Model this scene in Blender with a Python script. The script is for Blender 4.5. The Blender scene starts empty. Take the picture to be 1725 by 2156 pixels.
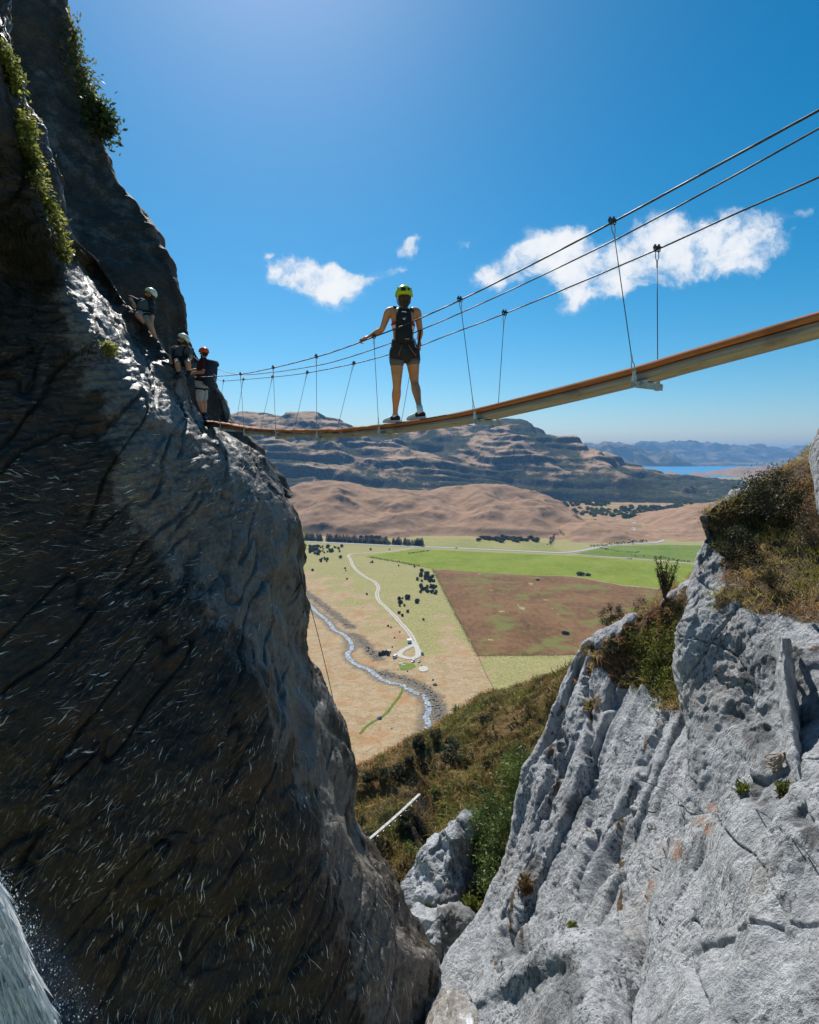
import bpy, bmesh, math, random
import numpy as np
from mathutils import Vector, Matrix, Quaternion
R = math.radians
random.seed(7); RNG = np.random.default_rng(11)
scene = bpy.context.scene
COL = scene.collection

# ---------------------------------------------------------------- camera
CAMZ = 200.0                       # height above the valley floor, metres
PITCH = 5.86
cam_d = bpy.data.cameras.new('camera'); cam = bpy.data.objects.new('camera', cam_d); COL.objects.link(cam)
cam_d.sensor_fit = 'VERTICAL'; cam_d.sensor_height = 36.0; cam_d.lens = 20.0
cam_d.clip_start = 0.05; cam_d.clip_end = 60000.0
cam.location = (0, 0, CAMZ); cam.rotation_euler = (R(90 - PITCH), 0, 0)
scene.camera = cam

# ---------------------------------------------------------------- light and exposure
SUN_AZ, SUN_EL = -14.0, 48.0       # degrees from straight ahead (+Y), clockwise positive
sun_dir = Vector((math.sin(R(SUN_AZ)) * math.cos(R(SUN_EL)), math.cos(R(SUN_AZ)) * math.cos(R(SUN_EL)), math.sin(R(SUN_EL))))
sd = bpy.data.lights.new('sun', 'SUN'); sd.energy = 4.6; sd.angle = R(0.53); sd.color = (1.0, 0.955, 0.88)
so = bpy.data.objects.new('sun', sd); COL.objects.link(so); so.location = (0, 0, 400)
so.rotation_euler = (-sun_dir).to_track_quat('-Z', 'Y').to_euler()
scene.view_settings.view_transform = 'Standard'; scene.view_settings.look = 'None'
scene.view_settings.exposure = 0.45; scene.view_settings.gamma = 1.0
scene.view_settings.use_curve_mapping = False
scene.cycles.max_bounces = 6; scene.cycles.diffuse_bounces = 3; scene.cycles.transparent_max_bounces = 8
scene.cycles.volume_bounces = 0

F = 1197.78; CX, CY = 862.5, 1078.0
cp, sp_ = math.cos(R(PITCH)), math.sin(R(PITCH))
def ray(px, py):
    X = (px - CX) / F; Y = -(py - CY) / F
    return np.array([X, cp + Y * sp_, -sp_ + Y * cp])
def P(px, py, d):                  # a point of the place at d metres ahead, from where it is seen in the photograph
    r = ray(px, py); return np.array([0, 0, CAMZ]) + r * (d / r[1])
def G(px, py, z=0.0):              # a point of the valley floor
    r = ray(px, py); return np.array([0, 0, CAMZ]) + r * ((z - CAMZ) / r[2])

# ---------------------------------------------------------------- world
world = bpy.data.worlds.new('World'); scene.world = world; world.use_nodes = True

class NT:
    """tiny node-tree writer"""
    def __init__(s, tree): s.t = tree; s.n = tree.nodes; s.l = tree.links
    def new(s, typ, **kw):
        n = s.n.new(typ)
        for k, v in kw.items(): setattr(n, k, v)
        return n
    def put(s, sock, v):
        if v is None: return
        if isinstance(v, bpy.types.NodeSocket): s.l.new(v, sock)
        else:
            if isinstance(v, (tuple, list)) and len(v) == 3 and getattr(sock, 'type', '') == 'RGBA': v = (*v, 1)
            sock.default_value = v
    def math(s, op, a, b=None, c=None, clamp=False):
        n = s.new('ShaderNodeMath', operation=op, use_clamp=clamp)
        s.put(n.inputs[0], a); s.put(n.inputs[1], b); s.put(n.inputs[2], c)
        return n.outputs[0]
    def vmath(s, op, a, b=None):
        n = s.new('ShaderNodeVectorMath', operation=op); s.put(n.inputs[0], a); s.put(n.inputs[1], b)
        return n.outputs[0]
    def ss(s, v, lo, hi, a=0.0, b=1.0):
        n = s.new('ShaderNodeMapRange', interpolation_type='SMOOTHSTEP')
        s.put(n.inputs[0], v); s.put(n.inputs[1], lo); s.put(n.inputs[2], hi); s.put(n.inputs[3], a); s.put(n.inputs[4], b)
        return n.outputs[0]
    def noise(s, vec, scale, detail=4, rough=0.55, dist=0.0, out=0):
        n = s.new('ShaderNodeTexNoise'); s.put(n.inputs['Vector'], vec)
        n.inputs['Scale'].default_value = scale; n.inputs['Detail'].default_value = detail
        n.inputs['Roughness'].default_value = rough; n.inputs['Distortion'].default_value = dist
        return n.outputs[out]
    def voro(s, vec, scale, feature='F1', out=0, rnd=1.0):
        n = s.new('ShaderNodeTexVoronoi', feature=feature); s.put(n.inputs['Vector'], vec)
        n.inputs['Scale'].default_value = scale; n.inputs['Randomness'].default_value = rnd
        return n.outputs[out]
    def mapping(s, vec, scale=(1, 1, 1), rot=(0, 0, 0), loc=(0, 0, 0)):
        n = s.new('ShaderNodeMapping'); s.put(n.inputs[0], vec)
        n.inputs['Scale'].default_value = scale; n.inputs['Rotation'].default_value = rot; n.inputs['Location'].default_value = loc
        return n.outputs[0]
    def mix(s, f, a, b, typ='MIX'):
        n = s.new('ShaderNodeMix', data_type='RGBA', blend_type=typ)
        s.put(n.inputs[0], f); s.put(n.inputs[6], a); s.put(n.inputs[7], b)
        return n.outputs[2]
    def ramp(s, v, stops):
        n = s.new('ShaderNodeValToRGB'); s.put(n.inputs[0], v); e = n.color_ramp.elements
        while len(e) < len(stops): e.new(0.5)
        for i, (p, c) in enumerate(stops): e[i].position = p; e[i].color = (*c, 1)
        return n.outputs[0]
    def attr(s, name, out=2):
        return s.new('ShaderNodeAttribute', attribute_name=name).outputs[out]
    def pos(s): return s.new('ShaderNodeNewGeometry').outputs['Position']
    def nrm(s): return s.new('ShaderNodeNewGeometry').outputs['True Normal']
    def bump(s, h, strength=0.5, dist=0.05, nrm=None):
        n = s.new('ShaderNodeBump'); n.inputs['Strength'].default_value = strength; n.inputs['Distance'].default_value = dist
        s.put(n.inputs['Height'], h)
        if nrm is not None: s.put(n.inputs['Normal'], nrm)
        return n.outputs[0]

MATS = {}
def material(name, fn=None, color=(0.5, 0.5, 0.5), rough=0.7, spec=0.3, metal=0.0, var=0.12, vscale=8.0, bump=0.0, sss=0.0):
    if name in MATS: return MATS[name]
    m = bpy.data.materials.new(name); m.use_nodes = True; N = NT(m.node_tree)
    b = m.node_tree.nodes['Principled BSDF']
    b.inputs['Roughness'].default_value = rough; b.inputs['Specular IOR Level'].default_value = spec
    b.inputs['Metallic'].default_value = metal
    if fn: fn(N, b)
    else:
        tc = N.new('ShaderNodeTexCoord').outputs['Object']
        nz = N.noise(tc, vscale, 4, 0.6)
        c0 = tuple(c * (1 - var) for c in color); c1 = tuple(min(1, c * (1 + var)) for c in color)
        N.put(b.inputs['Base Color'], N.mix(N.ss(nz, 0.3, 0.7), c0, c1))
        if bump: N.put(b.inputs['Normal'], N.bump(N.noise(tc, vscale * 4, 4, 0.6), bump, 0.02))
    MATS[name] = m; return m

def build_world():
    N = NT(world.node_tree)
    for n in list(N.n): N.n.remove(n)
    out = N.new('ShaderNodeOutputWorld'); bg = N.new('ShaderNodeBackground'); N.l.new(bg.outputs[0], out.inputs[0])
    sky = N.new('ShaderNodeTexSky', sky_type='NISHITA'); sky.sun_disc = False
    sky.sun_elevation = R(SUN_EL); sky.sun_rotation = R(SUN_AZ); sky.altitude = 500; sky.air_density = 1.0
    sky.dust_density = 0.65; sky.ozone_density = 2.0
    hs = N.new('ShaderNodeHueSaturation'); hs.inputs['Hue'].default_value = 0.477; hs.inputs['Saturation'].default_value = 1.35; hs.inputs['Value'].default_value = 0.105
    N.put(hs.inputs['Color'], N.mix(1.0, sky.outputs[0], (.88, .97, 1.18), 'MULTIPLY'))
    gm = N.new('ShaderNodeGamma'); N.l.new(hs.outputs[0], gm.inputs[0]); gm.inputs[1].default_value = 1.1
    skyc = N.mix(1.0, gm.outputs[0], (6.979, 6.345, 5.900), 'MULTIPLY')
    bg.inputs['Strength'].default_value = 0.105
    # clouds, by direction: u = x/y, v = z/y (so they stay put wherever one stands)
    g = N.new('ShaderNodeTexCoord').outputs['Generated']
    sx = N.new('ShaderNodeSeparateXYZ'); N.l.new(g, sx.inputs[0])
    yy = N.math('MAXIMUM', sx.outputs[1], 0.02)
    u = N.math('DIVIDE', sx.outputs[0], yy); v = N.math('DIVIDE', sx.outputs[2], yy)
    cv = N.new('ShaderNodeCombineXYZ'); N.l.new(u, cv.inputs[0]); N.l.new(v, cv.inputs[1])
    uv = cv.outputs[0]
    blobs = [(608,560,58,34,.9,-14),(660,592,70,30,.9,-20),(750,590,42,24,.75,-8),(715,578,30,16,.6,0),(690,612,36,12,.4,0),
             (855,520,24,12,.7,0),(845,556,30,15,.7,25),(875,505,22,8,.4,0),(950,500,26,11,.5,-20),(978,515,24,10,.35,0),
             (1050,570,60,24,.8,12),(1160,515,66,34,.95,25),(1120,550,60,24,.75,20),
             (1310,560,120,46,1.15,18),(1430,520,120,42,1.1,8),(1500,545,80,34,.9,-10),(1255,605,56,32,.9,20),(1580,475,52,28,.75,5),(1590,535,60,22,.7,15),(1230,580,60,30,.8,0),(1380,585,100,24,.6,5),
             (1690,448,26,9,.45,-10),(1672,480,10,6,.3,0),(565,520,9,6,.45,0)]
    tot = None
    wob = N.noise(uv, 9.0, 5, 0.62, 0.0, out=1)
    wv = N.vmath('SUBTRACT', wob, (0.5, 0.5, 0.5))
    sc = N.new('ShaderNodeVectorMath', operation='SCALE'); N.l.new(wv, sc.inputs[0]); sc.inputs[3].default_value = 0.075
    uvw = N.vmath('ADD', uv, sc.outputs[0])
    s2 = N.new('ShaderNodeSeparateXYZ'); N.l.new(uvw, s2.inputs[0]); uu, vv = s2.outputs[0], s2.outputs[1]
    for px, py, rx, ry, a, rot in blobs:
        r = ray(px, py); uc, vc = r[0] / r[1], r[2] / r[1]
        c, s = math.cos(R(rot)), math.sin(R(rot))
        du = N.math('SUBTRACT', uu, uc); dv = N.math('SUBTRACT', vv, vc)
        e1 = N.math('ADD', N.math('MULTIPLY', du, c * F / rx), N.math('MULTIPLY', dv, s * F / rx))
        e2 = N.math('ADD', N.math('MULTIPLY', du, -s * F / ry), N.math('MULTIPLY', dv, c * F / ry))
        q = N.math('ADD', N.math('MULTIPLY', e1, e1), N.math('MULTIPLY', e2, e2))
        gsn = N.math('MULTIPLY', N.math('EXPONENT', N.math('MULTIPLY', q, -0.8)), a)
        tot = gsn if tot is None else N.math('ADD', tot, gsn)
    tot = N.math('MINIMUM', tot, 0.86)
    nz = N.noise(uvw, 13.0, 10, 0.62)
    dens = N.math('ADD', tot, N.math('MULTIPLY', N.math('SUBTRACT', nz, 0.5), 3.1))
    wisp = N.ss(tot, 0.08, 0.5)
    m = N.math('MULTIPLY', N.ss(dens, 0.28, 0.95), wisp)
    m = N.math('MULTIPLY', m, 0.97)
    thick = N.ss(dens, 0.55, 1.25)
    ccol = N.mix(thick, (4.7, 5.4, 6.3), (6.7, 6.8, 6.95))
    N.put(bg.inputs['Color'], N.mix(m, skyc, ccol))
build_world()

# ---------------------------------------------------------------- noise
_perm = np.random.default_rng(3).permutation(512).astype(np.int64); _perm = np.concatenate([_perm, _perm, _perm])
_gr = np.random.default_rng(5).normal(size=(512, 3)); _gr /= np.linalg.norm(_gr, axis=1)[:, None]
def perlin(p):
    p = np.asarray(p, float); sh = p.shape[:-1]; p = p.reshape(-1, 3)
    i = np.floor(p).astype(np.int64); f = p - i; i &= 511
    w = f * f * f * (f * (f * 6 - 15) + 10); res = 0
    for dx in (0, 1):
        for dy in (0, 1):
            for dz in (0, 1):
                h = _perm[_perm[_perm[(i[:, 0] + dx) & 511] + ((i[:, 1] + dy) & 511)] + ((i[:, 2] + dz) & 511)] & 511
                g = _gr[h]
                d = g[:, 0] * (f[:, 0] - dx) + g[:, 1] * (f[:, 1] - dy) + g[:, 2] * (f[:, 2] - dz)
                res = res + d * (w[:, 0] if dx else 1 - w[:, 0]) * (w[:, 1] if dy else 1 - w[:, 1]) * (w[:, 2] if dz else 1 - w[:, 2])
    return res.reshape(sh) * 1.5
def fbm(p, octs=4, lac=2.03, gain=0.5):
    p = np.asarray(p, float); a = 1; t = 0
    for o in range(octs): t = t + a * perlin(p + o * 17.3); p = p * lac; a *= gain
    return t
def ridged(p, octs=4, gain=0.5):
    p = np.asarray(p, float); a = 1; t = 0
    for o in range(octs): t = t + a * (1 - 2 * np.abs(perlin(p + o * 9.1))); p = p * 2.07; a *= gain
    return t
def sstep(x, a, b):
    t = np.clip((np.asarray(x, float) - a) / (b - a), 0, 1); return t * t * (3 - 2 * t)

# ---------------------------------------------------------------- objects
def tag(o, label=None, cat=None, group=None, kind=None):
    if label: o['label'] = label
    if cat: o['category'] = cat
    if group: o['group'] = group
    if kind: o['kind'] = kind
    return o
def link(name, me, mat=None, parent=None, smooth=False):
    o = bpy.data.objects.new(name, me); COL.objects.link(o)
    if mat is not None:
        for m in (mat if isinstance(mat, (list, tuple)) else [mat]): me.materials.append(m)
    if smooth: me.polygons.foreach_set('use_smooth', np.ones(len(me.polygons), bool))
    if parent is not None: o.parent = parent
    return o
def empty(name, loc, label=None, cat=None, group=None, rz=0.0):
    o = bpy.data.objects.new(name, None); COL.objects.link(o); o.location = loc; o.rotation_euler = (0, 0, rz)
    o.empty_display_size = 0.2
    return tag(o, label, cat, group)
def npmesh(name, V, faces, mi=None):
    """faces: (n,k) int array or list of arrays"""
    me = bpy.data.meshes.new(name); V = np.asarray(V, np.float32).reshape(-1, 3)
    if not isinstance(faces, list): faces = [faces]
    faces = [np.asarray(f, np.int32) for f in faces if len(f)]
    nl = sum(f.size for f in faces); nf = sum(len(f) for f in faces)
    me.vertices.add(len(V)); me.vertices.foreach_set('co', V.ravel())
    me.loops.add(nl); me.polygons.add(nf)
    me.loops.foreach_set('vertex_index', np.concatenate([f.ravel() for f in faces]))
    st = np.concatenate([np.full(len(f), f.shape[1], np.int32) for f in faces]); st = np.concatenate([[0], np.cumsum(st)[:-1]]).astype(np.int32)
    me.polygons.foreach_set('loop_start', st)
    if mi is not None: me.polygons.foreach_set('material_index', np.asarray(mi, np.int32))
    me.update(calc_edges=True); return me
def gridfaces(nr, nc, off=0, wrap=False):
    r = np.arange(nr - 1)[:, None]; c = np.arange(nc if wrap else nc - 1)[None, :]; c2 = (c + 1) % nc
    return np.stack([r * nc + c, (r + 1) * nc + c, (r + 1) * nc + c2, r * nc + c2], -1).reshape(-1, 4) + off
def fattr(me, name, vals):
    a = me.attributes.new(name, 'FLOAT', 'POINT'); a.data.foreach_set('value', np.asarray(vals, np.float32).ravel())
def vattr(me, name, vals):
    a = me.attributes.new(name, 'FLOAT_VECTOR', 'POINT'); a.data.foreach_set('vector', np.asarray(vals, np.float32).ravel())
class MB:
    """collects simple shapes; build() links them as ONE mesh object"""
    def __init__(s): s.v = []; s.f = []; s.n = 0
    def add(s, V, Fs):
        V = np.asarray(V, float).reshape(-1, 3); s.v.append(V)
        for f in Fs: s.f.append(tuple(int(i) + s.n for i in f))
        s.n += len(V); return s
    def box(s, c, size, M=None, taper=1.0):
        x, y, z = [k / 2 for k in size]
        V = np.array([[a * x * (taper if q > 0 else 1), b * y * (taper if q > 0 else 1), q * z] for q in (-1, 1) for a, b in ((-1, -1), (1, -1), (1, 1), (-1, 1))])
        if M is not None: V = V @ np.array(M).T
        return s.add(V + np.array(c), [(3, 2, 1, 0), (4, 5, 6, 7), (0, 1, 5, 4), (1, 2, 6, 5), (2, 3, 7, 6), (3, 0, 4, 7)])
    def tube(s, pts, rad, n=8, cap=True, flat=None):
        pts = np.asarray(pts, float); k = len(pts); rad = np.broadcast_to(np.asarray(rad, float), (k,))
        T = np.gradient(pts, axis=0); T /= np.linalg.norm(T, axis=1)[:, None] + 1e-12
        ref = np.array([0, 0, 1.0]) if abs(T[0][2]) < 0.9 else np.array([1.0, 0, 0]); V = []
        u = np.cross(T[0], ref); u /= np.linalg.norm(u)
        for i in range(k):
            u = u - T[i] * u.dot(T[i]); u /= np.linalg.norm(u) + 1e-12; w = np.cross(T[i], u)
            a = np.linspace(0, 2 * np.pi, n, endpoint=False)
            V.append(pts[i] + rad[i] * (np.cos(a)[:, None] * u + np.sin(a)[:, None] * w))
        V = np.concatenate(V); Fs = [tuple(f) for f in gridfaces(k, n, wrap=True)]
        if cap: Fs += [tuple(range(n)), tuple(range((k - 1) * n, k * n))[::-1]]
        return s.add(V, Fs)
    def loft(s, rings, cap=True):
        """rings: list of (n,3) arrays"""
        n = len(rings[0]); V = np.concatenate(rings); Fs = [tuple(f) for f in gridfaces(len(rings), n, wrap=True)]
        if cap: Fs += [tuple(range(n)), tuple(range((len(rings) - 1) * n, len(rings) * n))[::-1]]
        return s.add(V, Fs)
    def ell(s, c, r, M=None, nu=12, nv=8):
        rings = []
        for j in range(1, nv):
            t = math.pi * j / nv; a = np.linspace(0, 2 * np.pi, nu, endpoint=False)
            rings.append(np.stack([np.cos(a) * math.sin(t) * r[0], np.sin(a) * math.sin(t) * r[1], np.full(nu, math.cos(t) * r[2])], 1))
        V = np.concatenate([[[0, 0, r[2]]]] + rings + [[[0, 0, -r[2]]]])
        Fs = [(0, 1 + i, 1 + (i + 1) % nu) for i in range(nu)]
        Fs += [tuple(f) for f in gridfaces(nv - 1, nu, 1, wrap=True)]
        b = 1 + (nv - 2) * nu; Fs += [(b + i, len(V) - 1, b + (i + 1) % nu) for i in range(nu)]
        if M is not None: V = V @ np.array(M).T
        return s.add(V + np.array(c), Fs)
    def prism(s, poly, z0, z1):
        n = len(poly); V = [(x, y, z0) for x, y in poly] + [(x, y, z1) for x, y in poly]
        return s.add(V, [tuple(range(n))[::-1], tuple(range(n, 2 * n))] + [(i, (i + 1) % n, n + (i + 1) % n, n + i) for i in range(n)])
    def mesh(s, name, fix=True):
        me = bpy.data.meshes.new(name); me.from_pydata(np.concatenate(s.v).tolist(), [], s.f); me.update()
        if fix:
            bm = bmesh.new(); bm.from_mesh(me); bmesh.ops.recalc_face_normals(bm, faces=bm.faces); bm.to_mesh(me); bm.free()
        return me
    def build(s, name, mat, parent=None, smooth=False, bevel=0.0, origin=None):
        if origin is not None: s.v = [v - np.array(origin) for v in s.v]
        me = s.mesh(name)
        if bevel:
            bm = bmesh.new(); bm.from_mesh(me)
            es = [e for e in bm.edges if len(e.link_faces) == 2 and e.calc_face_angle(0) > 0.5]
            bmesh.ops.bevel(bm, geom=es, offset=bevel, segments=2, affect='EDGES', profile=0.5); bm.to_mesh(me); bm.free()
        o = link(name, me, mat, parent, smooth)
        if origin is not None: o.location = origin
        return o
def copy_thing(root, loc=None, rz=None, scale=None, label=None, group=None):
    def rec(o, par):
        c = o.copy(); COL.objects.link(c); c.parent = par
        for ch in list(o.children): rec(ch, c)
        return c
    r = rec(root, root.parent)
    if loc is not None: r.location = loc
    if rz is not None: r.rotation_euler = (0, 0, rz)
    if scale is not None: r.scale = scale if isinstance(scale, (tuple, list)) else (scale,) * 3
    if label: r['label'] = label
    if group: r['group'] = group
    return r
def crom(ctrl, segs):
    """Catmull-Rom along axis 0; ctrl (k,...), segs = points per span"""
    ctrl = np.asarray(ctrl, float); k = len(ctrl); out = []
    ext = np.concatenate([[2 * ctrl[0] - ctrl[1]], ctrl, [2 * ctrl[-1] - ctrl[-2]]])
    for i in range(k - 1):
        p0, p1, p2, p3 = ext[i:i + 4]; n = segs[i] if hasattr(segs, '__len__') else segs
        t = np.arange(n) / n; t = t.reshape(-1, *([1] * (ctrl.ndim - 1)))
        out.append(0.5 * (2 * p1 + (p2 - p0) * t + (2 * p0 - 5 * p1 + 4 * p2 - p3) * t ** 2 + (3 * p1 - p0 - 3 * p2 + p3) * t ** 3))
    out.append(ctrl[-1:]); return np.concatenate(out)
def gridnormals(V):
    a = np.gradient(V, axis=0); b = np.gradient(V, axis=1); n = np.cross(a, b)
    return n / (np.linalg.norm(n, axis=-1, keepdims=True) + 1e-9)
# ================================================================ the land far below and beyond
def inpoly(px, py, poly):
    poly = np.asarray(poly); x, y = poly[:, 0], poly[:, 1]; n = len(poly); r = np.zeros(px.shape, bool); j = n - 1
    for i in range(n):
        c = ((y[i] > py) != (y[j] > py)) & (px < (x[j] - x[i]) * (py - y[i]) / (y[j] - y[i] + 1e-12) + x[i]); r ^= c; j = i
    return r
def segdist(px, py, line):
    d = np.full(px.shape, 1e9)
    for (x0, y0), (x1, y1) in zip(line[:-1], line[1:]):
        vx, vy = x1 - x0, y1 - y0; t = np.clip(((px - x0) * vx + (py - y0) * vy) / (vx * vx + vy * vy), 0, 1)
        d = np.minimum(d, np.hypot(px - x0 - t * vx, py - y0 - t * vy))
    return d
def GP(pts): return np.array([G(x, y)[:2] for x, y in pts])

RIVER = GP([(600,1225),(640,1262),(660,1282),(677,1297),(694,1312),(703,1326),(723,1336),(738,1352),(741,1364),(732,1378),(738,1389),(753,1401),(776,1409),(790,1421),(802,1430),(827,1439),(847,1443),(870,1457),(891,1465),(899,1477),(902,1495),(898,1512),(902,1525),(895,1540),(880,1575),(890,1640)])
river_c = crom(RIVER, 8)
BANK1 = GP([(640,1245),(672,1268),(700,1290),(725,1310),(739,1321)])
BANK2 = GP([(742,1335),(765,1352),(785,1376),(800,1388)])
BANK3 = GP([(800,1415),(835,1425),(870,1437),(900,1452),(915,1470),(922,1492),(926,1515)])

def terrain_z(x, y):
    p = np.stack([x / 60, y / 60, np.zeros_like(x)], -1)
    z = 0.9 * fbm(p, 3)
    dr = segdist(x, y, river_c[::4])
    z = z * sstep(dr, 6, 40) + 0.0
    far = sstep(np.hypot(x, y), 1050, 1250)
    return z * (1 - far)
gx = np.concatenate([-np.geomspace(30000, 430, 26), np.arange(-420, 640, 3.5), np.geomspace(650, 30000, 30)])
gy = np.concatenate([-np.geomspace(20000, 40, 12), np.array([0, 60, 120, 180]), np.arange(220, 1330, 3.5), np.geomspace(1340, 30000, 60)])
X, Y = np.meshgrid(gx, gy)
dr = segdist(X, Y, river_c[::3])
Z = terrain_z(X, Y)
db = np.minimum(np.minimum(segdist(X, Y, BANK1), segdist(X, Y, BANK2)), segdist(X, Y, BANK3))
nz1 = fbm(np.stack([X / 35, Y / 35, X * 0], -1), 4)
left = inpoly(X, Y, GP([(560,1180),(655,1230),(700,1270),(760,1320),(800,1370),(850,1420),(910,1440),(940,1475),(960,1540),(900,1700),(400,1900),(300,1300)]))
fence_side = inpoly(X, Y, GP([(930,1250),(960,1300),(1010,1390),(1040,1450),(1000,1520),(930,1470),(900,1430),(880,1380),(900,1330)]))
tan = sstep(45 - dr * 0.35 + nz1 * 26 + left * 30 + fence_side * 14, 0, 45)
far_t = sstep(Y, 1180, 1450)
tan = np.clip(np.maximum(tan, 0) * (1 - far_t) + far_t * (0.45 + 0.5 * nz1), 0, 1)
wet = sstep(7 - dr + nz1 * 1.5, 0, 6); rv = sstep(9 - dr + nz1 * 4, 0, 5)
rocky = sstep(8.0 - db + fbm(np.stack([X / 6, Y / 6, X * 0], -1), 3) * 4, 0, 3)
me = npmesh('ground', np.stack([X, Y, Z], -1), gridfaces(*X.shape))
fattr(me, 'tan', tan); fattr(me, 'wet', wet); fattr(me, 'rocky', np.maximum(rocky, rv * .8))
def m_ground(N, b):
    p = N.pos(); tan = N.attr('tan'); rocky = N.attr('rocky')
    n1 = N.noise(p, 0.02, 6, 0.62); n2 = N.noise(p, 0.12, 6, 0.68); n3 = N.noise(N.mapping(p, (1, .45, 1), (0, 0, .5)), 0.6, 5, 0.7)
    t = N.math('ADD', tan, N.math('MULTIPLY', N.math('SUBTRACT', n2, 0.5), 1.3)); t = N.math('ADD', t, N.math('MULTIPLY', N.math('SUBTRACT', n1, 0.5), 1.6), clamp=True)
    green = N.mix(N.ss(n3, .3, .7), (.235, .225, .075), (.40, .355, .17))
    tancol = N.mix(N.ss(n2, .35, .68), (.43, .33, .21), (.375, .25, .13))
    c = N.mix(N.ss(t, .25, .75), green, tancol)
    bare = N.ss(N.noise(p, 0.05, 7, 0.7), .60, .72); c = N.mix(N.math('MULTIPLY', bare, .6), c, (.46, .33, .22))
    speck = N.ss(N.noise(p, 0.40, 5, 0.75), .53, .64); c = N.mix(N.math('MULTIPLY', speck, .6), c, (.19, .125, .055)); c = N.mix(N.math('MULTIPLY', N.ss(N.noise(p, .035, 5, .65), .52, .64), N.math('MULTIPLY', tan, .65)), c, (.39, .20, .085)); c = N.mix(N.math('MULTIPLY', N.ss(N.noise(p, .09, 6, .7), .56, .66), .5), c, (.24, .24, .07))
    gully = N.ss(N.math('ABSOLUTE', N.math('SUBTRACT', N.noise(p, 0.028, 5, 0.6, 0.6), 0.5)), 0.010, 0.0)
    c = N.mix(N.math('MULTIPLY', gully, N.math('MULTIPLY', tan, .3)), c, (.17, .095, .045))
    c = N.mix(N.math('MULTIPLY', rocky, .85), c, N.mix(N.ss(n3, .4, .65), (.09, .082, .07), (.21, .175, .13)))
    N.put(b.inputs['Base Color'], c); b.inputs['Roughness'].default_value = .95; b.inputs['Specular IOR Level'].default_value = .05
    h = N.math('ADD', N.math('MULTIPLY', n3, 1.0), N.math('MULTIPLY', n2, 2.5))
    h = N.math('SUBTRACT', h, N.math('MULTIPLY', gully, .4))
    N.put(b.inputs['Normal'], N.bump(h, .55, 1.2))
tag(link('ground', me, material('ground_grass', m_ground), smooth=True), kind='structure')

# ---- roads, water, fields: sheets draped a little above the ground
def drape(pts, up):
    pts = np.asarray(pts, float); z = terrain_z(pts[:, 0], pts[:, 1]); return np.column_stack([pts, z + up])
def strip(name, line, width, mat, up=0.3, seg=8, jitter=0.0, smooth_line=True, sub=4):
    c = crom(line, seg) if smooth_line else np.asarray(line)
    t = np.gradient(c, axis=0); t /= np.linalg.norm(t, axis=1)[:, None]; nrm = np.stack([-t[:, 1], t[:, 0]], 1)
    w = np.broadcast_to(np.asarray(width, float), (len(c),)).copy()
    if jitter:
        w1 = w * (1 + jitter * fbm(np.column_stack([c / 7, np.zeros(len(c))]), 3)); w2 = w * (1 + jitter * fbm(np.column_stack([c / 7, np.full(len(c), 5.)]), 3))
    else: w1 = w2 = w
    a = np.linspace(-1, 1, sub + 1); rows = []
    for k in a: rows.append(c + nrm * (np.where(k < 0, w1, w2) * k / 2)[:, None])
    V = np.stack(rows, 1); sh = V.shape
    V3 = drape(V.reshape(-1, 2), up).reshape(sh[0], sh[1], 3)
    me = npmesh(name, V3, gridfaces(sh[0], sh[1])); fattr(me, 'across', np.broadcast_to(np.abs(a), sh[:2]))
    return tag(link(name, me, mat, smooth=True), kind='structure')
def field(name, poly, mat, up=0.18, step=6.0, rough=3.0):
    poly = np.asarray(poly); lo, hi = poly.min(0), poly.max(0)
    # outline with a little unevenness, filled by a grid and clipped cell by cell
    out = []
    for a, b_ in zip(poly, np.roll(poly, -1, 0)):
        n = max(2, int(np.linalg.norm(b_ - a) / step)); out.append(a + (b_ - a) * (np.arange(n) / n)[:, None])
    out = np.concatenate(out); out = out + rough * np.stack([fbm(np.column_stack([out / 14, np.zeros(len(out))]), 3), fbm(np.column_stack([out / 14, np.full(len(out), 9.)]), 3)], 1)
    bm = bmesh.new(); vs = [bm.verts.new((x, y, 0)) for x, y in out]; bm.faces.new(vs)
    bmesh.ops.triangulate(bm, faces=bm.faces[:])
    for ax, k in ((0, 0), (1, 1)):
        for q in np.arange(lo[k], hi[k], 14.0):
            bmesh.ops.bisect_plane(bm, geom=bm.verts[:] + bm.edges[:] + bm.faces[:], plane_co=(q if k == 0 else 0, q if k == 1 else 0, 0), plane_no=(1 - k, k, 0))
    co = np.array([v.co[:2] for v in bm.verts]); z = terrain_z(co[:, 0], co[:, 1]) + up
    for v, zz in zip(bm.verts, z): v.co.z = zz
    bmesh.ops.recalc_face_normals(bm, faces=bm.faces)
    me = bpy.data.meshes.new(name); bm.to_mesh(me); bm.free()
    return tag(link(name, me, mat, smooth=True), kind='structure')
def m_field(dark, light, patch, pscale, pamt, speck=(.05, .06, .02), sp=.35):
    def fn(N, b):
        p = N.pos(); n1 = N.noise(p, 0.012, 5, .6); n2 = N.noise(N.mapping(p, (1, .5, 1)), .15, 6, .7); n3 = N.noise(p, .7, 4, .7)
        c = N.mix(N.ss(N.math('ADD', N.math('MULTIPLY', n1, .5), N.math('MULTIPLY', n2, .5)), .36, .62), dark, light)
        c = N.mix(N.math('MULTIPLY', N.ss(N.noise(p, pscale, 6, .68), .51, .62), pamt), c, patch)
        c = N.mix(N.math('MULTIPLY', N.ss(n3, .55, .7), sp), c, speck)
        N.put(b.inputs['Base Color'], c); b.inputs['Roughness'].default_value = .95; b.inputs['Specular IOR Level'].default_value = .05
        N.put(b.inputs['Normal'], N.bump(N.math('ADD', n3, N.math('MULTIPLY', n2, 2)), .5, .8))
    return fn
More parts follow.
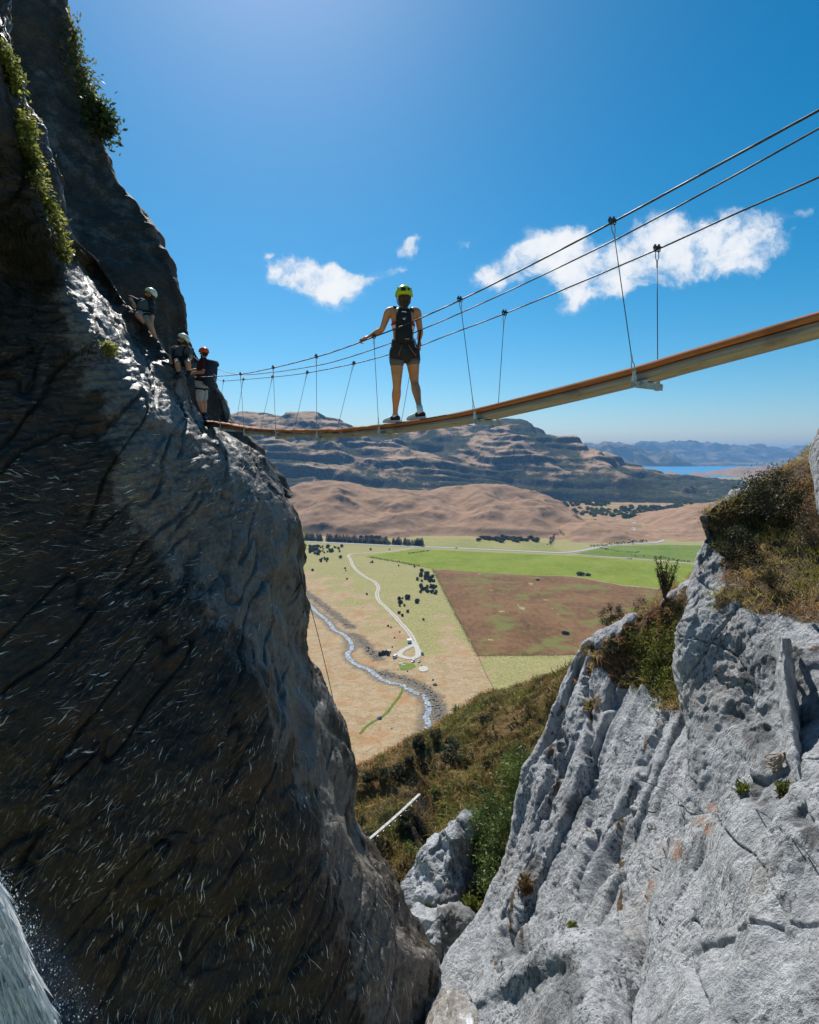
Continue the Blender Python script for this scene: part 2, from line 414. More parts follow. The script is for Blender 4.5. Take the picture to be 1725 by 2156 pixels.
M_green = material('paddock_grass', m_field((.145, .19, .016), (.215, .255, .035), (.26, .27, .09), .03, .35, (.07, .10, .015), .25))
M_brown = material('dry_bracken', m_field((.125, .068, .030), (.235, .13, .065), (.17, .17, .05), .022, .9, (.06, .04, .02), .7))
M_pale = material('pale_pasture', m_field((.22, .22, .07), (.32, .29, .12), (.24, .27, .06), .02, .5))
M_lush = material('lush_pasture', m_field((.10, .16, .02), (.17, .22, .04), (.22, .21, .07), .02, .5))
field('green_field', GP([(770,1171),(807,1165.5),(840,1162),(876,1156),(941,1159),(1060,1164.5),(1184,1169),(1204,1171),(1320,1178.5),(1452,1189),(1520,1195),(1520,1250),(1442,1243),(1376,1237),(1306,1231),(1247,1219),(1208,1213),(1130,1211),(1053,1207),(985,1203),(941,1198),(911,1197),(870,1189),(840,1183)]), M_green, .22, 8, 2.5)
field('brown_field', GP([(911,1198),(941,1199.5),(985,1204),(1053,1208),(1130,1212),(1208,1215),(1247,1221),(1306,1233),(1376,1240),(1500,1250),(1500,1340),(1330,1366),(1210,1377.5),(1110,1380),(1008,1381),(985,1342),(950,1275)]), M_brown, .16, 8, 3.0)
field('roadside_field', GP([(893,1149),(1000,1153),(1184,1162),(1150,1143),(1000,1135),(890,1134)]), M_pale, .2, 10, 3.)
field('pasture', GP([(1262,1155),(1300,1150),(1400,1147),(1520,1150),(1520,1192),(1452,1184),(1330,1174),(1240,1169),(1212,1166)]), M_lush, .2, 10, 3.)
field('far_pasture', GP([(1205,1094),(1235,1092),(1330,1100),(1325,1109),(1240,1103)]), M_green, .5, 20, 5.)
field('lawn', GP([(838,1399),(850,1396),(872,1398),(876,1404),(862,1412),(843,1412)]), M_lush, .2, 3, .8)

def m_gravel(c0, c1, centre=None):
    def fn(N, b):
        p = N.pos(); c = N.mix(N.ss(N.noise(p, .5, 5, .7), .3, .7), c0, c1)
        if centre:
            a = N.attr('across'); f = N.math('MULTIPLY', N.ss(a, .42, .18), N.ss(N.noise(p, .8, 3, .6), .25, .5)); c = N.mix(N.math('MULTIPLY', f, .8), c, centre)
        N.put(b.inputs['Base Color'], c); b.inputs['Roughness'].default_value = .9; b.inputs['Specular IOR Level'].default_value = .1
    return fn
M_gravel = material('gravel', m_gravel((.40, .37, .33), (.54, .51, .46)))
M_track = material('gravel_track', m_gravel((.42, .39, .34), (.56, .53, .47), (.24, .23, .10)))
M_road = material('chip_seal', m_gravel((.33, .33, .36), (.42, .42, .45)))
strip('road', GP([(560,1137),(644,1140.5),(706,1143.5),(773,1146.5),(830,1149),(891,1151.5),(961,1154.5),(1075,1159.5),(1150,1163),(1187,1164),(1228,1159),(1271,1150.5),(1325,1146),(1372,1143.4),(1389,1140.6),(1395,1137.4),(1388,1134.5),(1372,1131)]), 10.0, M_road, .5, 12)
strip('road', GP([(1340,1126),(1330,1118),(1325,1112),(1322,1105),(1327,1101),(1345,1098)]), 26.0, M_road, .9, 8)
strip('gravel_road', GP([(888,1151.6),(874,1153),(840,1159),(807,1163),(773,1164.4),(746,1166),(734,1170),(739,1180),(744,1193),(756,1205),(773,1217),(788,1225),(797,1237),(794,1250),(798,1265),(813,1279),(828,1294),(844,1312),(857,1327),(869,1344),(874,1356)]), 5.2, M_track, .34, 8, .12, sub=8)
strip('gravel_road', GP([(874,1355),(878,1364),(881,1374),(879,1382),(867,1386.5),(853,1385),(842,1379),(846,1371),(858,1363.5),(870,1358.5),(875,1352)]), [5.6]*81, M_gravel, .38, 8, .15)
strip('farm_track', GP([(1196,1167),(1260,1172),(1330,1177),(1400,1182),(1460,1187),(1520,1192)]), 4.5, M_track, .42, 6)
a = np.linspace(0, 2 * np.pi, 28, endpoint=False)
pc = GP([(892, 1409)])[0]; field('gravel_pad', np.stack([pc[0] + 4.6 * np.cos(a), pc[1] + 7.6 * np.sin(a)], 1), M_gravel, .3, 3, .25)
strip('path', GP([(848,1446),(845,1460),(832,1478),(820,1495),(806,1509),(790,1518),(772,1530),(758,1545)]), 2.0, M_lush, .26, 6, .3)

def m_river(N, b):
    p = N.pos(); n = N.noise(p, .55, 5, .7, .4); foam = N.ss(n, .50, .64)
    N.put(b.inputs['Base Color'], N.mix(foam, (.13, .17, .21), (.62, .65, .68)))
    b.inputs['Roughness'].default_value = .35; N.put(b.inputs['Normal'], N.bump(N.noise(p, 1.2, 4, .6), .5, .3))
strip('river', RIVER, 4.6, material('river_water', m_river), .25, 8, .45)

def rockshape(name, seed, n=3, sq=(1, 1, .7), ang=.35):
    bm = bmesh.new(); bmesh.ops.create_icosphere(bm, subdivisions=n, radius=1); V = np.array([v.co for v in bm.verts]); rs = np.random.default_rng(seed)
    for k in range(11):
        d = rs.normal(size=3); d /= np.linalg.norm(d); lim = rs.uniform(.5, .9); h = V @ d; V = V - np.maximum(h - lim, 0)[:, None] * d * .92
    V = V * (1 + ang * .4 * fbm(V * 1.6 + seed, 3)[:, None]) * np.array(sq)
    for v, c in zip(bm.verts, V): v.co = c
    me = bpy.data.meshes.new(name); bm.to_mesh(me); bm.free(); return me
def m_stone(c0, c1):
    def fn(N, b):
        tc = N.new('ShaderNodeTexCoord').outputs['Object']; n = N.noise(tc, 2.2, 6, .65)
        N.put(b.inputs['Base Color'], N.mix(N.ss(n, .35, .65), c0, c1)); b.inputs['Roughness'].default_value = .85
        N.put(b.inputs['Normal'], N.bump(N.noise(tc, 5, 5, .65), .6, .15))
    return fn
M_boulder = material('boulder_stone', m_stone((.10, .105, .105), (.22, .22, .215)))
M_bankrock = material('bank_stone', m_stone((.11, .105, .10), (.30, .29, .28)))
# loose rocks along the river: far too many to count
vv, ff, off = [], [], 0; base = [rockshape('r', s, 1, (1, .8, .55), .5) for s in range(4)]
bv = [np.array([v.co for v in m_.vertices]) for m_ in base]; bf = [np.array([p_.vertices for p_ in m_.polygons]) for m_ in base]
for line, n, w in ((crom(BANK1, 8), 120, 5.), (crom(BANK2, 8), 90, 4.5), (crom(BANK3, 8), 240, 4.6), (river_c, 150, 4.2)):
    for k in range(n):
        i = RNG.integers(len(line)); q = line[i] + RNG.normal(size=2) * w * .55; s = float(np.clip(RNG.lognormal(-.55, .5), .2, 1.9)); a = RNG.uniform(0, 6.28); j = RNG.integers(4)
        ca, sa = math.cos(a), math.sin(a); V = bv[j] * s; V = np.stack([V[:, 0] * ca - V[:, 1] * sa, V[:, 0] * sa + V[:, 1] * ca, V[:, 2]], 1) + [q[0], q[1], 0.25]
        vv.append(V); ff.append(bf[j] + off); off += len(V)
tag(link('river_rocks', npmesh('river_rocks', np.concatenate(vv), np.concatenate(ff)), M_bankrock), 'grey rubble strewn along the banks of the stream', 'rocks', kind='stuff')

# ---- hills
def hillmesh(name, xs, ys, hfun, mat, z0=-3.0):
    X, Y = np.meshgrid(xs, ys); Z = hfun(X, Y); me = npmesh(name, np.stack([X, Y, Z], -1), gridfaces(*X.shape))
    return tag(link(name, me, mat, smooth=True), kind='structure')
def skyline(pts):
    """photograph skyline -> function of x/y giving tan(elevation)"""
    q = np.array([ray(*p_) for p_ in pts]); return q[:, 0] / q[:, 1], q[:, 2] / q[:, 1]
def P2(X, Y, s, o=0): return np.stack([X / s, Y / s, np.full(X.shape, o)], -1)
def m_tan(N, b):
    p = N.pos(); nz = N.new('ShaderNodeSeparateXYZ'); N.l.new(N.nrm(), nz.inputs[0])
    n1 = N.noise(p, .006, 6, .62); n2 = N.noise(p, .035, 6, .7); n3 = N.noise(p, .25, 4, .7)
    c = N.mix(N.ss(n2, .35, .65), (.275, .165, .098), (.375, .24, .155)); c = N.mix(N.ss(n1, .5, .68), c, (.35, .22, .13))
    c = N.mix(N.math('MULTIPLY', N.ss(n3, .55, .7), .35), c, (.20, .115, .06))
    g = N.attr('gully'); wetg = N.ss(N.math('ADD', g, N.math('MULTIPLY', N.math('SUBTRACT', n2, .5), .9)), .72, .9)
    c = N.mix(N.math('MULTIPLY', wetg, .75), c, (.15, .155, .045))
    scrub = N.math('MULTIPLY', N.ss(N.noise(p, .03, 7, .72), .665, .69), N.ss(n1, .42, .55)); c = N.mix(scrub, c, (.035, .04, .02))
    steep = N.ss(nz.outputs[2], .80, .62); c = N.mix(N.math('MULTIPLY', steep, .8), c, (.07, .055, .035))
    N.put(b.inputs['Base Color'], c); b.inputs['Roughness'].default_value = .95; b.inputs['Specular IOR Level'].default_value = .03
    N.put(b.inputs['Normal'], N.bump(N.math('ADD', N.math('MULTIPLY', n3, 1.5), N.math('MULTIPLY', n2, 6)), .5, 1.0))
M_tan = material('tussock', m_tan)
def m_schist_hill(N, b):
    p = N.pos(); sz = N.new('ShaderNodeSeparateXYZ'); N.l.new(p, sz.inputs[0]); zz = sz.outputs[2]; nz = N.new('ShaderNodeSeparateXYZ'); N.l.new(N.nrm(), nz.inputs[0]); n2 = N.noise(p, .012, 7, .7); n3 = N.noise(p, .07, 5, .72); n4 = N.noise(p, .0035, 5, .6)
    c = N.mix(N.ss(n3, .35, .65), (.37, .235, .145), (.52, .36, .24))
    scrub = N.ss(N.math('ADD', N.math('ADD', N.math('MULTIPLY', n2, .75), N.math('MULTIPLY', n3, .35)), N.math('ADD', N.attr('gully'), N.ss(zz, 190, 20, 0, .16))), .19, .31)
    c = N.mix(scrub, c, N.mix(N.ss(n3, .4, .62), (.028, .038, .026), (.075, .078, .045)))
    st = N.ss(N.math('ADD', nz.outputs[2], N.math('MULTIPLY', N.math('SUBTRACT', n3, .5), .25)), .83, .66)
    c = N.mix(st, c, N.mix(N.ss(n3, .4, .6), (.045, .05, .05), (.11, .105, .10)))
    N.put(b.inputs['Base Color'], c); b.inputs['Roughness'].default_value = .95; b.inputs['Specular IOR Level'].default_value = .03
    N.put(b.inputs['Normal'], N.bump(N.math('ADD', N.math('MULTIPLY', n3, 5), N.math('MULTIPLY', n2, 12)), .7, 1.0))
M_schist = material('schist_hillside', m_schist_hill)

def make_hill(name, xr, yr, prof, ybase, ycrest, yback, mat, rel, feat, terr=None, step=6.0, seed=0.0, sharp=.8, warp=0.0):
    u, t = skyline(prof)
    xs = np.arange(xr[0], xr[1], step); ys = np.arange(yr[0], yr[1], step); X, Y = np.meshgrid(xs, ys)
    wx = warp * fbm(P2(X, Y, feat * 2.2, seed + 3), 3)
    yc = ycrest(X) if callable(ycrest) else ycrest; yb = ybase(X) if callable(ybase) else ybase
    ycw = yc + wx
    hc = np.maximum(CAMZ + np.interp(X / yc, u, t) * yc, 0)
    s = np.clip((Y - yb) / (ycw - yb), 0, 1); up = (1 - (1 - s) ** 1.6) * .35 + s ** sharp * .65
    back = 1 - sstep(Y, ycw, ycw + yback); base = hc * np.where(Y < ycw, up, back)
    r1 = ridged(P2(X, Y, feat, seed), 5, .38); n = fbm(P2(X, Y, feat * .45, seed + 7), 4)
    env = np.sin(np.pi * np.clip(s, 0, 1)) ** .8
    Z = base + rel * env * (r1 - .55) * np.clip(hc / 60, .2, 1) + rel * .25 * n * np.clip(s * 6, 0, 1)
    if terr:
        st, amt, dip = terr
        w = fbm(P2(X / 2.2, Y, feat * .8, seed + 13), 5, 2.03, .5) * st * 1.5
        k = (Z + w + dip * X) / st; fr = k - np.floor(k); tr = (np.floor(k) + sstep(fr, .45, .92) * .85 + fr * .15) * st - w - dip * X
        loc = np.clip(fbm(P2(X, Y, feat * .9, seed + 21), 3) * 1.6 + .75, 0, 1)
        Z = Z + (tr - Z) * amt * loc * np.clip(s * 5, 0, 1)
        st = st * 2.6; k = (Z + w * 1.6 + dip * 1.4 * X) / st; fr = k - np.floor(k); tr = (np.floor(k) + sstep(fr, .5, .95) * .8 + fr * .2) * st - w * 1.6 - dip * 1.4 * X
        Z = Z + (tr - Z) * .55 * np.clip(fbm(P2(X, Y, feat * 1.3, seed + 29), 3) * 1.6 + .55, 0, 1) * np.clip(s * 5, 0, 1)
    Z = np.where(Y > ycw, np.minimum(Z, base + 6), Z)
    edge = np.clip((Y - yb) / 40, 0, 1); Z = Z * edge - 6 * (1 - np.clip((Y - yb + 40) / 40, 0, 1)) - 1.5 * (1 - edge)
    gul = np.clip(.5 - .5 * r1, 0, 1)
    me = npmesh(name, np.stack([X, Y, Z], -1), gridfaces(*X.shape)); fattr(me, 'gully', gul - (.35 if mat is M_schist else 0))
    tag(link(name, me, mat, smooth=True), kind='structure'); return X, Y, Z
make_hill('foothill', (-900, 640), (1290, 2300), [(300,1010),(560,1036),(598,1036),(620,1026),(638,1018),(680,1012),(708,1010),(730,1014),(767,1026),(800,1028),(840,1033),(880,1034),(913,1032),(960,1024),(1001,1020),(1060,1022),(1111,1032),(1150,1048),(1175,1072),(1208,1094),(1250,1112),(1290,1125)],
          lambda X: 1345 + 22 * np.sin(X / 55) + 8 * np.sin(X / 19), lambda X: 1850 + 60 * np.sin(X / 170), 500, M_tan, 26, 210, None, 5.0, 2.0, .8, 60)
make_hill('mound', (330, 900), (1230, 2100), [(1120,1160),(1150,1150),(1165,1130),(1176,1114),(1204,1103),(1231,1100),(1260,1100),(1286,1105),(1323,1114),(1350,1125),(1374,1134),(1400,1150)],
          lambda X: 1262 + 10 * np.sin(X / 40), 1420, 300, M_tan, 12, 90, None, 5.0, 11.0, .85, 20)
make_hill('hillside', (560, 1700), (1240, 2400), [(1330,1128),(1341,1120),(1368,1112),(1401,1096),(1432,1083),(1473,1069),(1520,1060),(1600,1050),(1800,1040)],
          lambda X: 1330 + 12 * np.sin(X / 50), 1560, 400, M_tan, 18, 120, None, 6.0, 5.0, .85, 30)
make_hill('schist_hill', (-2100, 1560), (2250, 4300), [(200,880),(420,866),(490,868),(528,867),(600,868),(640,867),(671,869),(684,879),(712,881),(744,897),(770,908),(810,914),(850,908),(900,898),(960,896),(1010,893),(1040,884),(1052,880),(1089,878),(1105,884),(1119,898),(1170,911),(1201,919),(1212,932),(1247,946),(1271,963),(1325,981),(1334,1000),(1360,1012),(1400,1040),(1440,1060)],
          lambda X: 2330 + 60 * np.sin(X / 260), lambda X: 3250 + 120 * np.sin(X / 300), 900, M_schist, 50, 460, (34, .8, .07), 8.0, 31.0, .75, 90)
make_hill('low_hill', (650, 2400), (2380, 3900), [(1250,1010),(1330,1003),(1360,999),(1388,1001),(1420,998),(1442,999),(1480,1003),(1520,1010),(1560,1020),(1640,1024),(1760,1020)],
          lambda X: 2460 + 40 * np.sin(X / 140), 3100, 600, M_schist, 26, 260, (24, .8, .05), 9.0, 44.0, .8, 60)
M_water = material('lake_water', lambda N, b: (N.put(b.inputs['Base Color'], (.02, .27, .56)), N.put(b.inputs['Normal'], N.bump(N.noise(N.pos(), .02, 4, .6), .25, 3.)), b.inputs['Roughness'].__setattr__('default_value', .5), b.inputs['Specular IOR Level'].__setattr__('default_value', .15)))
lk = np.array([G(x, y, 2.0)[:2] for x, y in [(1290,1006),(1390,997),(1440,1000),(1480,1003),(1505,1004),(1600,1004),(1760,990),(1760,981.5),(1560,981),(1430,982.6),(1290,983.5)]])
bm = bmesh.new(); bm.faces.new([bm.verts.new((x, y, 2.0)) for x, y in lk]); me = bpy.data.meshes.new('lake'); bm.to_mesh(me); bm.free()
tag(link('lake', me, M_water), kind='structure')
def m_far(N, b):
    p = N.pos(); n = N.noise(p, .0016, 7, .68); n2 = N.noise(p, .006, 5, .7)
    c = N.mix(N.ss(N.math('ADD', N.math('MULTIPLY', n, .6), N.math('MULTIPLY', n2, .4)), .44, .6), (.05, .065, .055), (.30, .235, .17))
    N.put(b.inputs['Base Color'], c); b.inputs['Roughness'].default_value = 1; b.inputs['Specular IOR Level'].default_value = 0
M_far = material('far_slopes', m_far)
make_hill('headland', (1700, 5200), (7600, 10800), [(1150,938),(1214,931),(1245,936),(1271,934.5),(1302,936),(1322,940),(1342,945),(1370,951),(1398,959),(1415,970),(1430,984),(1440,990)],
          8800, 9600, 1100, M_far, 150, 700, None, 28.0, 61.0, .8, 200)
make_hill('distant_range', (2500, 15500), (12200, 17500), [(1180,945),(1322,940),(1340,938.5),(1365,937),(1410,937),(1442,938),(1473,943),(1500,946),(1540,949),(1600,949),(1640,950),(1676,951),(1800,953),(2000,955)],
          12500, 15500, 1800, M_far, 260, 1100, None, 70.0, 71.0, .8, 400)
make_hill('lakeside_ridge', (3000, 9500), (9000, 11500), [(1380,985),(1420,977),(1470,974),(1520,976),(1600,977),(1700,976),(1900,978)],
          9150, 10200, 900, M_far, 60, 500, None, 45.0, 81.0, .8, 150)
make_hill('peninsula', (2300, 6200), (4500, 6600), [(1480,1003),(1505,1000),(1520,992),(1545,986),(1571,984),(1600,985),(1640,987),(1720,990),(1850,990)],
          4750, 5500, 500, M_tan, 45, 330, None, 16.0, 91.0, .8, 100)

# ---- the air between: pale blue haze over everything
mh = bpy.data.materials.new('air'); mh.use_nodes = True; N = NT(mh.node_tree); N.n.remove(mh.node_tree.nodes['Principled BSDF'])
pv = N.new('ShaderNodeVolumePrincipled'); pv.inputs['Color'].default_value = (.28, .58, 1, 1); pv.inputs['Density'].default_value = 6.8e-5; pv.inputs['Anisotropy'].default_value = 0.0
N.l.new(pv.outputs[0], mh.node_tree.nodes['Material Output'].inputs['Volume'])
o = MB().box((0, 5000, 232), (40000, 48000, 484)).build('haze', mh); tag(o, kind='stuff')
# ================================================================ the rock close by
def loft(name, rows, segr, segc, mat, disp, flip=False, label=None, cat=None, masks=None, fine=True):
    """rows: rows of (px,py,depth) or 3D points -> a dense skin through them, roughened along its normals.
    disp(V, n, s, t) -> displacement in metres; s,t = metres along the skin"""
    C = np.array([[P(*q) if len(q) == 3 and not isinstance(q, np.ndarray) else q for q in row] for row in rows])
    V = crom(C, segr); V = np.swapaxes(crom(np.swapaxes(V, 0, 1), segc), 0, 1)
    n = gridnormals(V)
    if flip: n = -n
    dc = np.linalg.norm(np.diff(V, axis=1, prepend=V[:, :1]), axis=-1); s = np.cumsum(dc, 1)
    t = V[..., 2]
    V = V + n * disp(V, n, s, t)[..., None]
    f = gridfaces(V.shape[0], V.shape[1])
    if flip: f = f[:, ::-1]
    me = npmesh(name, V, f)
    vattr(me, 'st', np.stack([s, t, np.zeros_like(s)], -1))
    for k, v in (masks or {}).items(): fattr(me, k, v(V, s, t) if callable(v) else v)
    o = link(name, me, mat, smooth=True)
    tag(o, label, cat); return o, V, n
def proj(V):
    """world -> photograph pixel"""
    x, y, z = V[..., 0], V[..., 1], V[..., 2] - CAMZ
    d = y * cp - z * sp_; u = y * sp_ + z * cp; d = np.where(np.abs(d) < 1e-3, 1e-3, d)
    return CX + F * x / d, CY - F * u / d
def cells(p, rnd=.9):
    """stretched cells: (random value of the nearest cell, edge distance)"""
    p = np.asarray(p, float); sh = p.shape[:-1]; p = p.reshape(-1, 3); i = np.floor(p).astype(np.int64); d1 = np.full(len(p), 9.); d2 = np.full(len(p), 9.); val = np.zeros(len(p))
    for dx in (-1, 0, 1):
        for dy in (-1, 0, 1):
            for dz in (-1, 0, 1):
                c = i + [dx, dy, dz]; h = _perm[_perm[_perm[c[:, 0] & 511] + (c[:, 1] & 511)] + (c[:, 2] & 511)] & 511
                f = c + .5 + _gr[h] * .55 * rnd; d = ((p - f) ** 2).sum(1); m = d < d1
                d2 = np.where(m, d1, np.minimum(d2, d)); val = np.where(m, h / 511.0, val); d1 = np.where(m, d, d1)
    return val.reshape(sh), (np.sqrt(d2) - np.sqrt(d1)).reshape(sh)
def FACE(V, n):
    v = V - np.array([0, 0, CAMZ]); v = v / np.linalg.norm(v, axis=-1, keepdims=True); return sstep(np.abs((v * n).sum(-1)), .12, .4)
def rotst(s, t, a): c, q = math.cos(a), math.sin(a); return s * c + t * q, -s * q + t * c

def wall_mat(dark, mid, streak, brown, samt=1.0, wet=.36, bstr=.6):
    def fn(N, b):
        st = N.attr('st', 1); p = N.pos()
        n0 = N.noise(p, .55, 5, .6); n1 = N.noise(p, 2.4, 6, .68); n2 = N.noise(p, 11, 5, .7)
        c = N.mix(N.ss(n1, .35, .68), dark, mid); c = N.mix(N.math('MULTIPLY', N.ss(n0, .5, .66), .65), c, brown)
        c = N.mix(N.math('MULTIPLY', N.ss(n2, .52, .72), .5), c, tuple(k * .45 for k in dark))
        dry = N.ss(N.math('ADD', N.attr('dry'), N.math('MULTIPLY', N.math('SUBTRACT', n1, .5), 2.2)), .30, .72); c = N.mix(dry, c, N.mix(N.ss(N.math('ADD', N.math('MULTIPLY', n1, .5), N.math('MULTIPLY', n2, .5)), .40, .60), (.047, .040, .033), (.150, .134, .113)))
        amt = N.attr('streak'); tot = None; hs = None
        # thin pale streaks coloured in along three lies of the schist
        for i, (ang, sel) in enumerate(((.12, 'v0'), (.72, 'v1'), (1.28, 'v2'))):
            w = N.vmath('ADD', st, N.vmath('MULTIPLY', N.noise(N.mapping(st, loc=(i * 7, 3, 0)), .9, 3, .6, out=1), (.22, .22, 0)))
            q = N.mapping(w, (1.5, 10.5, 1), (0, 0, -ang)) if False else N.mapping(N.mapping(w, (1, 1, 1), (0, 0, -ang)), (4.2, 32.0, 1))
            nn = N.noise(q, 1.0, 3, .62, .35)
            k = N.math('MULTIPLY', N.ss(nn, .585, .65), N.attr(sel))
            tot = k if tot is None else N.math('MAXIMUM', tot, k)
            hs = N.math('MULTIPLY', nn, N.attr(sel)) if hs is None else N.math('ADD', hs, N.math('MULTIPLY', nn, N.attr(sel)))
        k = N.math('MULTIPLY', N.math('MULTIPLY', tot, amt), N.ss(N.noise(p, 1.7, 4, .6), .30, .5))
        c = N.mix(N.math('MULTIPLY', k, .85 * samt), c, N.mix(N.ss(n0, .45, .62), streak, tuple(a * b_ for a, b_ in zip(streak, (.95, .72, .5)))))
        N.put(b.inputs['Base Color'], c)
        N.put(b.inputs['Roughness'], N.ss(n1, .3, .7, wet, wet + .3)); N.put(b.inputs['Specular IOR Level'], N.math('MULTIPLY_ADD', dry, .45, .26))
        h = N.math('ADD', N.math('ADD', N.math('MULTIPLY', n1, 1.2), N.math('MULTIPLY', n2, .35)), N.math('MULTIPLY', hs, .35))
        N.put(b.inputs['Normal'], N.bump(h, bstr, .09))
    return fn
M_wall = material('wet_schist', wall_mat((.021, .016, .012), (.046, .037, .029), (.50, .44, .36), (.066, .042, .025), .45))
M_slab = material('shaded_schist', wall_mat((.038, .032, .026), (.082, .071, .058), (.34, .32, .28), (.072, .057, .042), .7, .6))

def streak_dir(mode):
    def f(V, s, t):
        px, py = proj(V); lo = fbm(V * .45, 3) * .25
        if mode == 0: w = sstep(py, 1500, 900) + lo
        elif mode == 1: w = sstep(py, 900, 1250) * sstep(py, 2000, 1500) + lo
        else: w = sstep(py, 1350, 1800) + lo
        return np.clip(w, 0, 1)
    return f
def wall_disp(V, n, s, t):
    px, py = proj(V)
    a = sstep(py, 1100, 1700)
    s1, t1 = rotst(s, t, .15); s2, t2 = rotst(s, t, .75); s3, t3 = rotst(s, t, 1.3)
    f1 = fbm(np.stack([s1 * 2.4, t1 * 11.0, V[..., 1] * .6], -1), 4); f2 = fbm(np.stack([s2 * 2.3, t2 * 11.0, V[..., 1] * .6], -1), 4); f3 = fbm(np.stack([s3 * 2.0, t3 * 11.0, V[..., 1] * .5], -1), 4)
    w1 = sstep(py, 1450, 950); w3 = sstep(py, 1400, 1850); w2 = np.clip(1 - w1 - w3, 0, 1)
    big = (fbm(V * .28 + 3, 4) * .36 + fbm(V * .9 + 9, 3) * .12) * (1 - .75 * np.exp(-((py - 780) / 230) ** 2)) * (1 - .6 * sstep(px, 420, 120) * sstep(py, 1050, 1350))
    cracks = -np.exp(-(fbm(np.stack([rotst(s, t, .9)[0] * .25, rotst(s, t, .9)[1] * .8, V[..., 2] * .1], -1) + 5, 3) / .03) ** 2) * .10
    fine = (f1 * w1 + f2 * w2 + f3 * w3) * .030 + fbm(V * 7.5, 3) * .014 + (cells(V * np.array([1.6, 1.6, 2.6]) + fbm(V * .8, 3)[..., None] * .5)[0] - .5) * .05
    d = np.hypot(V[..., 0], V[..., 1]); k = np.clip(d / 9, .35, 1)
    smoothf = SMOOTH(px, py)
    ed = 1 - .95 * np.exp(-((py - 515) / 75) ** 2) * sstep(px, 95, 135)
    return (big * k + (fine * (1 - .72 * smoothf) + cracks) * k) * ed
FACET = [(430,1120),(520,1080),(600,1060),(650,1180),(655,1350),(740,1600),(800,1800),(700,1790),(660,1600),(560,1480),(470,1300)]
def SMOOTH(px, py):
    return (inpoly(px, py, FACET)).astype(float)
def streak_amt(V, s, t):
    px, py = proj(V); f = SMOOTH(px, py)
    return np.clip(1 - .85 * f, 0, 1) * np.clip(.65 + .9 * fbm(V * .5 + 40, 3), .1, 1) * sstep(py, 500, 800)
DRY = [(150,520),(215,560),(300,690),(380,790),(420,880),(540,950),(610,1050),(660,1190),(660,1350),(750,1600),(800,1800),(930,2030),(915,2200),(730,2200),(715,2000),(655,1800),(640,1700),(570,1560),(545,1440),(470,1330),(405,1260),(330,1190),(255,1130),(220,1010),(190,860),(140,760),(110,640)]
LW = [
 [(-520,-330,8.0),(-230,-330,9.0),(-90,-330,9.5),(-50,-330,10),(-30,-330,10.3),(-10,-330,10.6)],
 [(-520,-100,8.0),(-190,-100,8.6),(-75,-100,9),(-40,-100,9.5),(-22,-100,9.8),(-8,-100,10.1)],
 [(-520,100,8.0),(-150,100,8.1),(-50,100,8.5),(-20,100,9),(-5,100,9.3),(8,100,9.7)],
 [(-520,270,8.0),(-120,270,8.3),(-20,270,8.8),(20,270,9.1),(42,270,9.5),(58,270,10.0)],
 [(-520,450,8.0),(-100,450,8.8),(25,450,9.2),(80,450,9.5),(108,450,10.0),(136,450,10.6)],
 [(-520,482,8.0),(-90,482,8.9),(35,482,9.3),(90,482,9.65),(118,482,10.3),(147,482,10.95)],
 [(-520,512,8.0),(-80,512,9.0),(45,510,9.6),(104,510,10.0),(138,510,10.9),(163,512,11.7)],
 [(-520,570,8.0),(-60,570,9.3),(60,570,10.2),(138,566,10.7),(174,556,13.4),(210,558,13.6)],
 [(-520,690,8.0),(-20,690,9.3),(105,690,10.1),(204,692,10.6),(256,686,12.8),(300,688,13.1)],
 [(-520,790,8.0),(-10,790,9.2),(125,790,10.0),(262,794,10.5),(322,783,12.2),(378,783,13.1)],
 [(-520,865,8.0),(0,865,9.1),(142,865,9.9),(306,870,10.4),(364,856,12.0),(402,850,13.9)],
 [(-520,905,8.0),(0,905,9.0),(152,905,9.8),(312,908,10.4),(392,898,12.1),(440,890,14.9)],
 [(-520,960,8.0),(0,960,8.8),(165,960,9.6),(320,960,10.2),(432,955,12.1),(532,940,15.0)],
 [(-520,1050,8.0),(0,1050,8.6),(180,1050,9.4),(350,1050,10.2),(497,1045,12.3),(602,1040,15.3)],
 [(-520,1190,8.0),(0,1190,8.5),(205,1190,9.3),(395,1190,10.4),(545,1190,12.5),(653,1185,15.4)],
 [(-520,1350,8.0),(0,1350,8.3),(235,1350,9.2),(452,1350,10.3),(570,1350,12.4),(658,1350,15.3)],
 [(-520,1480,8.0),(0,1480,8.1),(255,1480,9.0),(505,1480,10.2),(612,1480,12.3),(694,1480,14.9)],
 [(-520,1610,8.0),(0,1610,8.0),(275,1610,8.8),(545,1610,10.1),(655,1610,12.1),(748,1605,14.4)],
 [(-520,1720,8.0),(0,1720,7.9),(290,1720,8.7),(575,1720,10.0),(672,1720,11.6),(748,1720,13.9)],
 [(-520,1800,8.0),(0,1800,7.8),(302,1800,8.6),(594,1800,10.0),(708,1800,11.4),(797,1800,13.5)],
 [(-520,1950,8.0),(0,1950,7.6),(322,1950,8.5),(640,1950,9.9),(772,1950,11.1),(864,1950,12.7)],
 [(-520,2035,8.0),(0,2035,7.5),(335,2035,8.4),(662,2035,9.8),(808,2035,10.9),(920,2030,12.2)],
 [(-520,2170,8.0),(0,2170,7.3),(350,2170,8.2),(690,2170,9.6),(822,2170,10.5),(908,2170,11.6)],
 [(-520,2420,8.0),(0,2420,6.8),(390,2420,7.6),(750,2420,8.6),(842,2420,9.6),(900,2420,10.4)]]
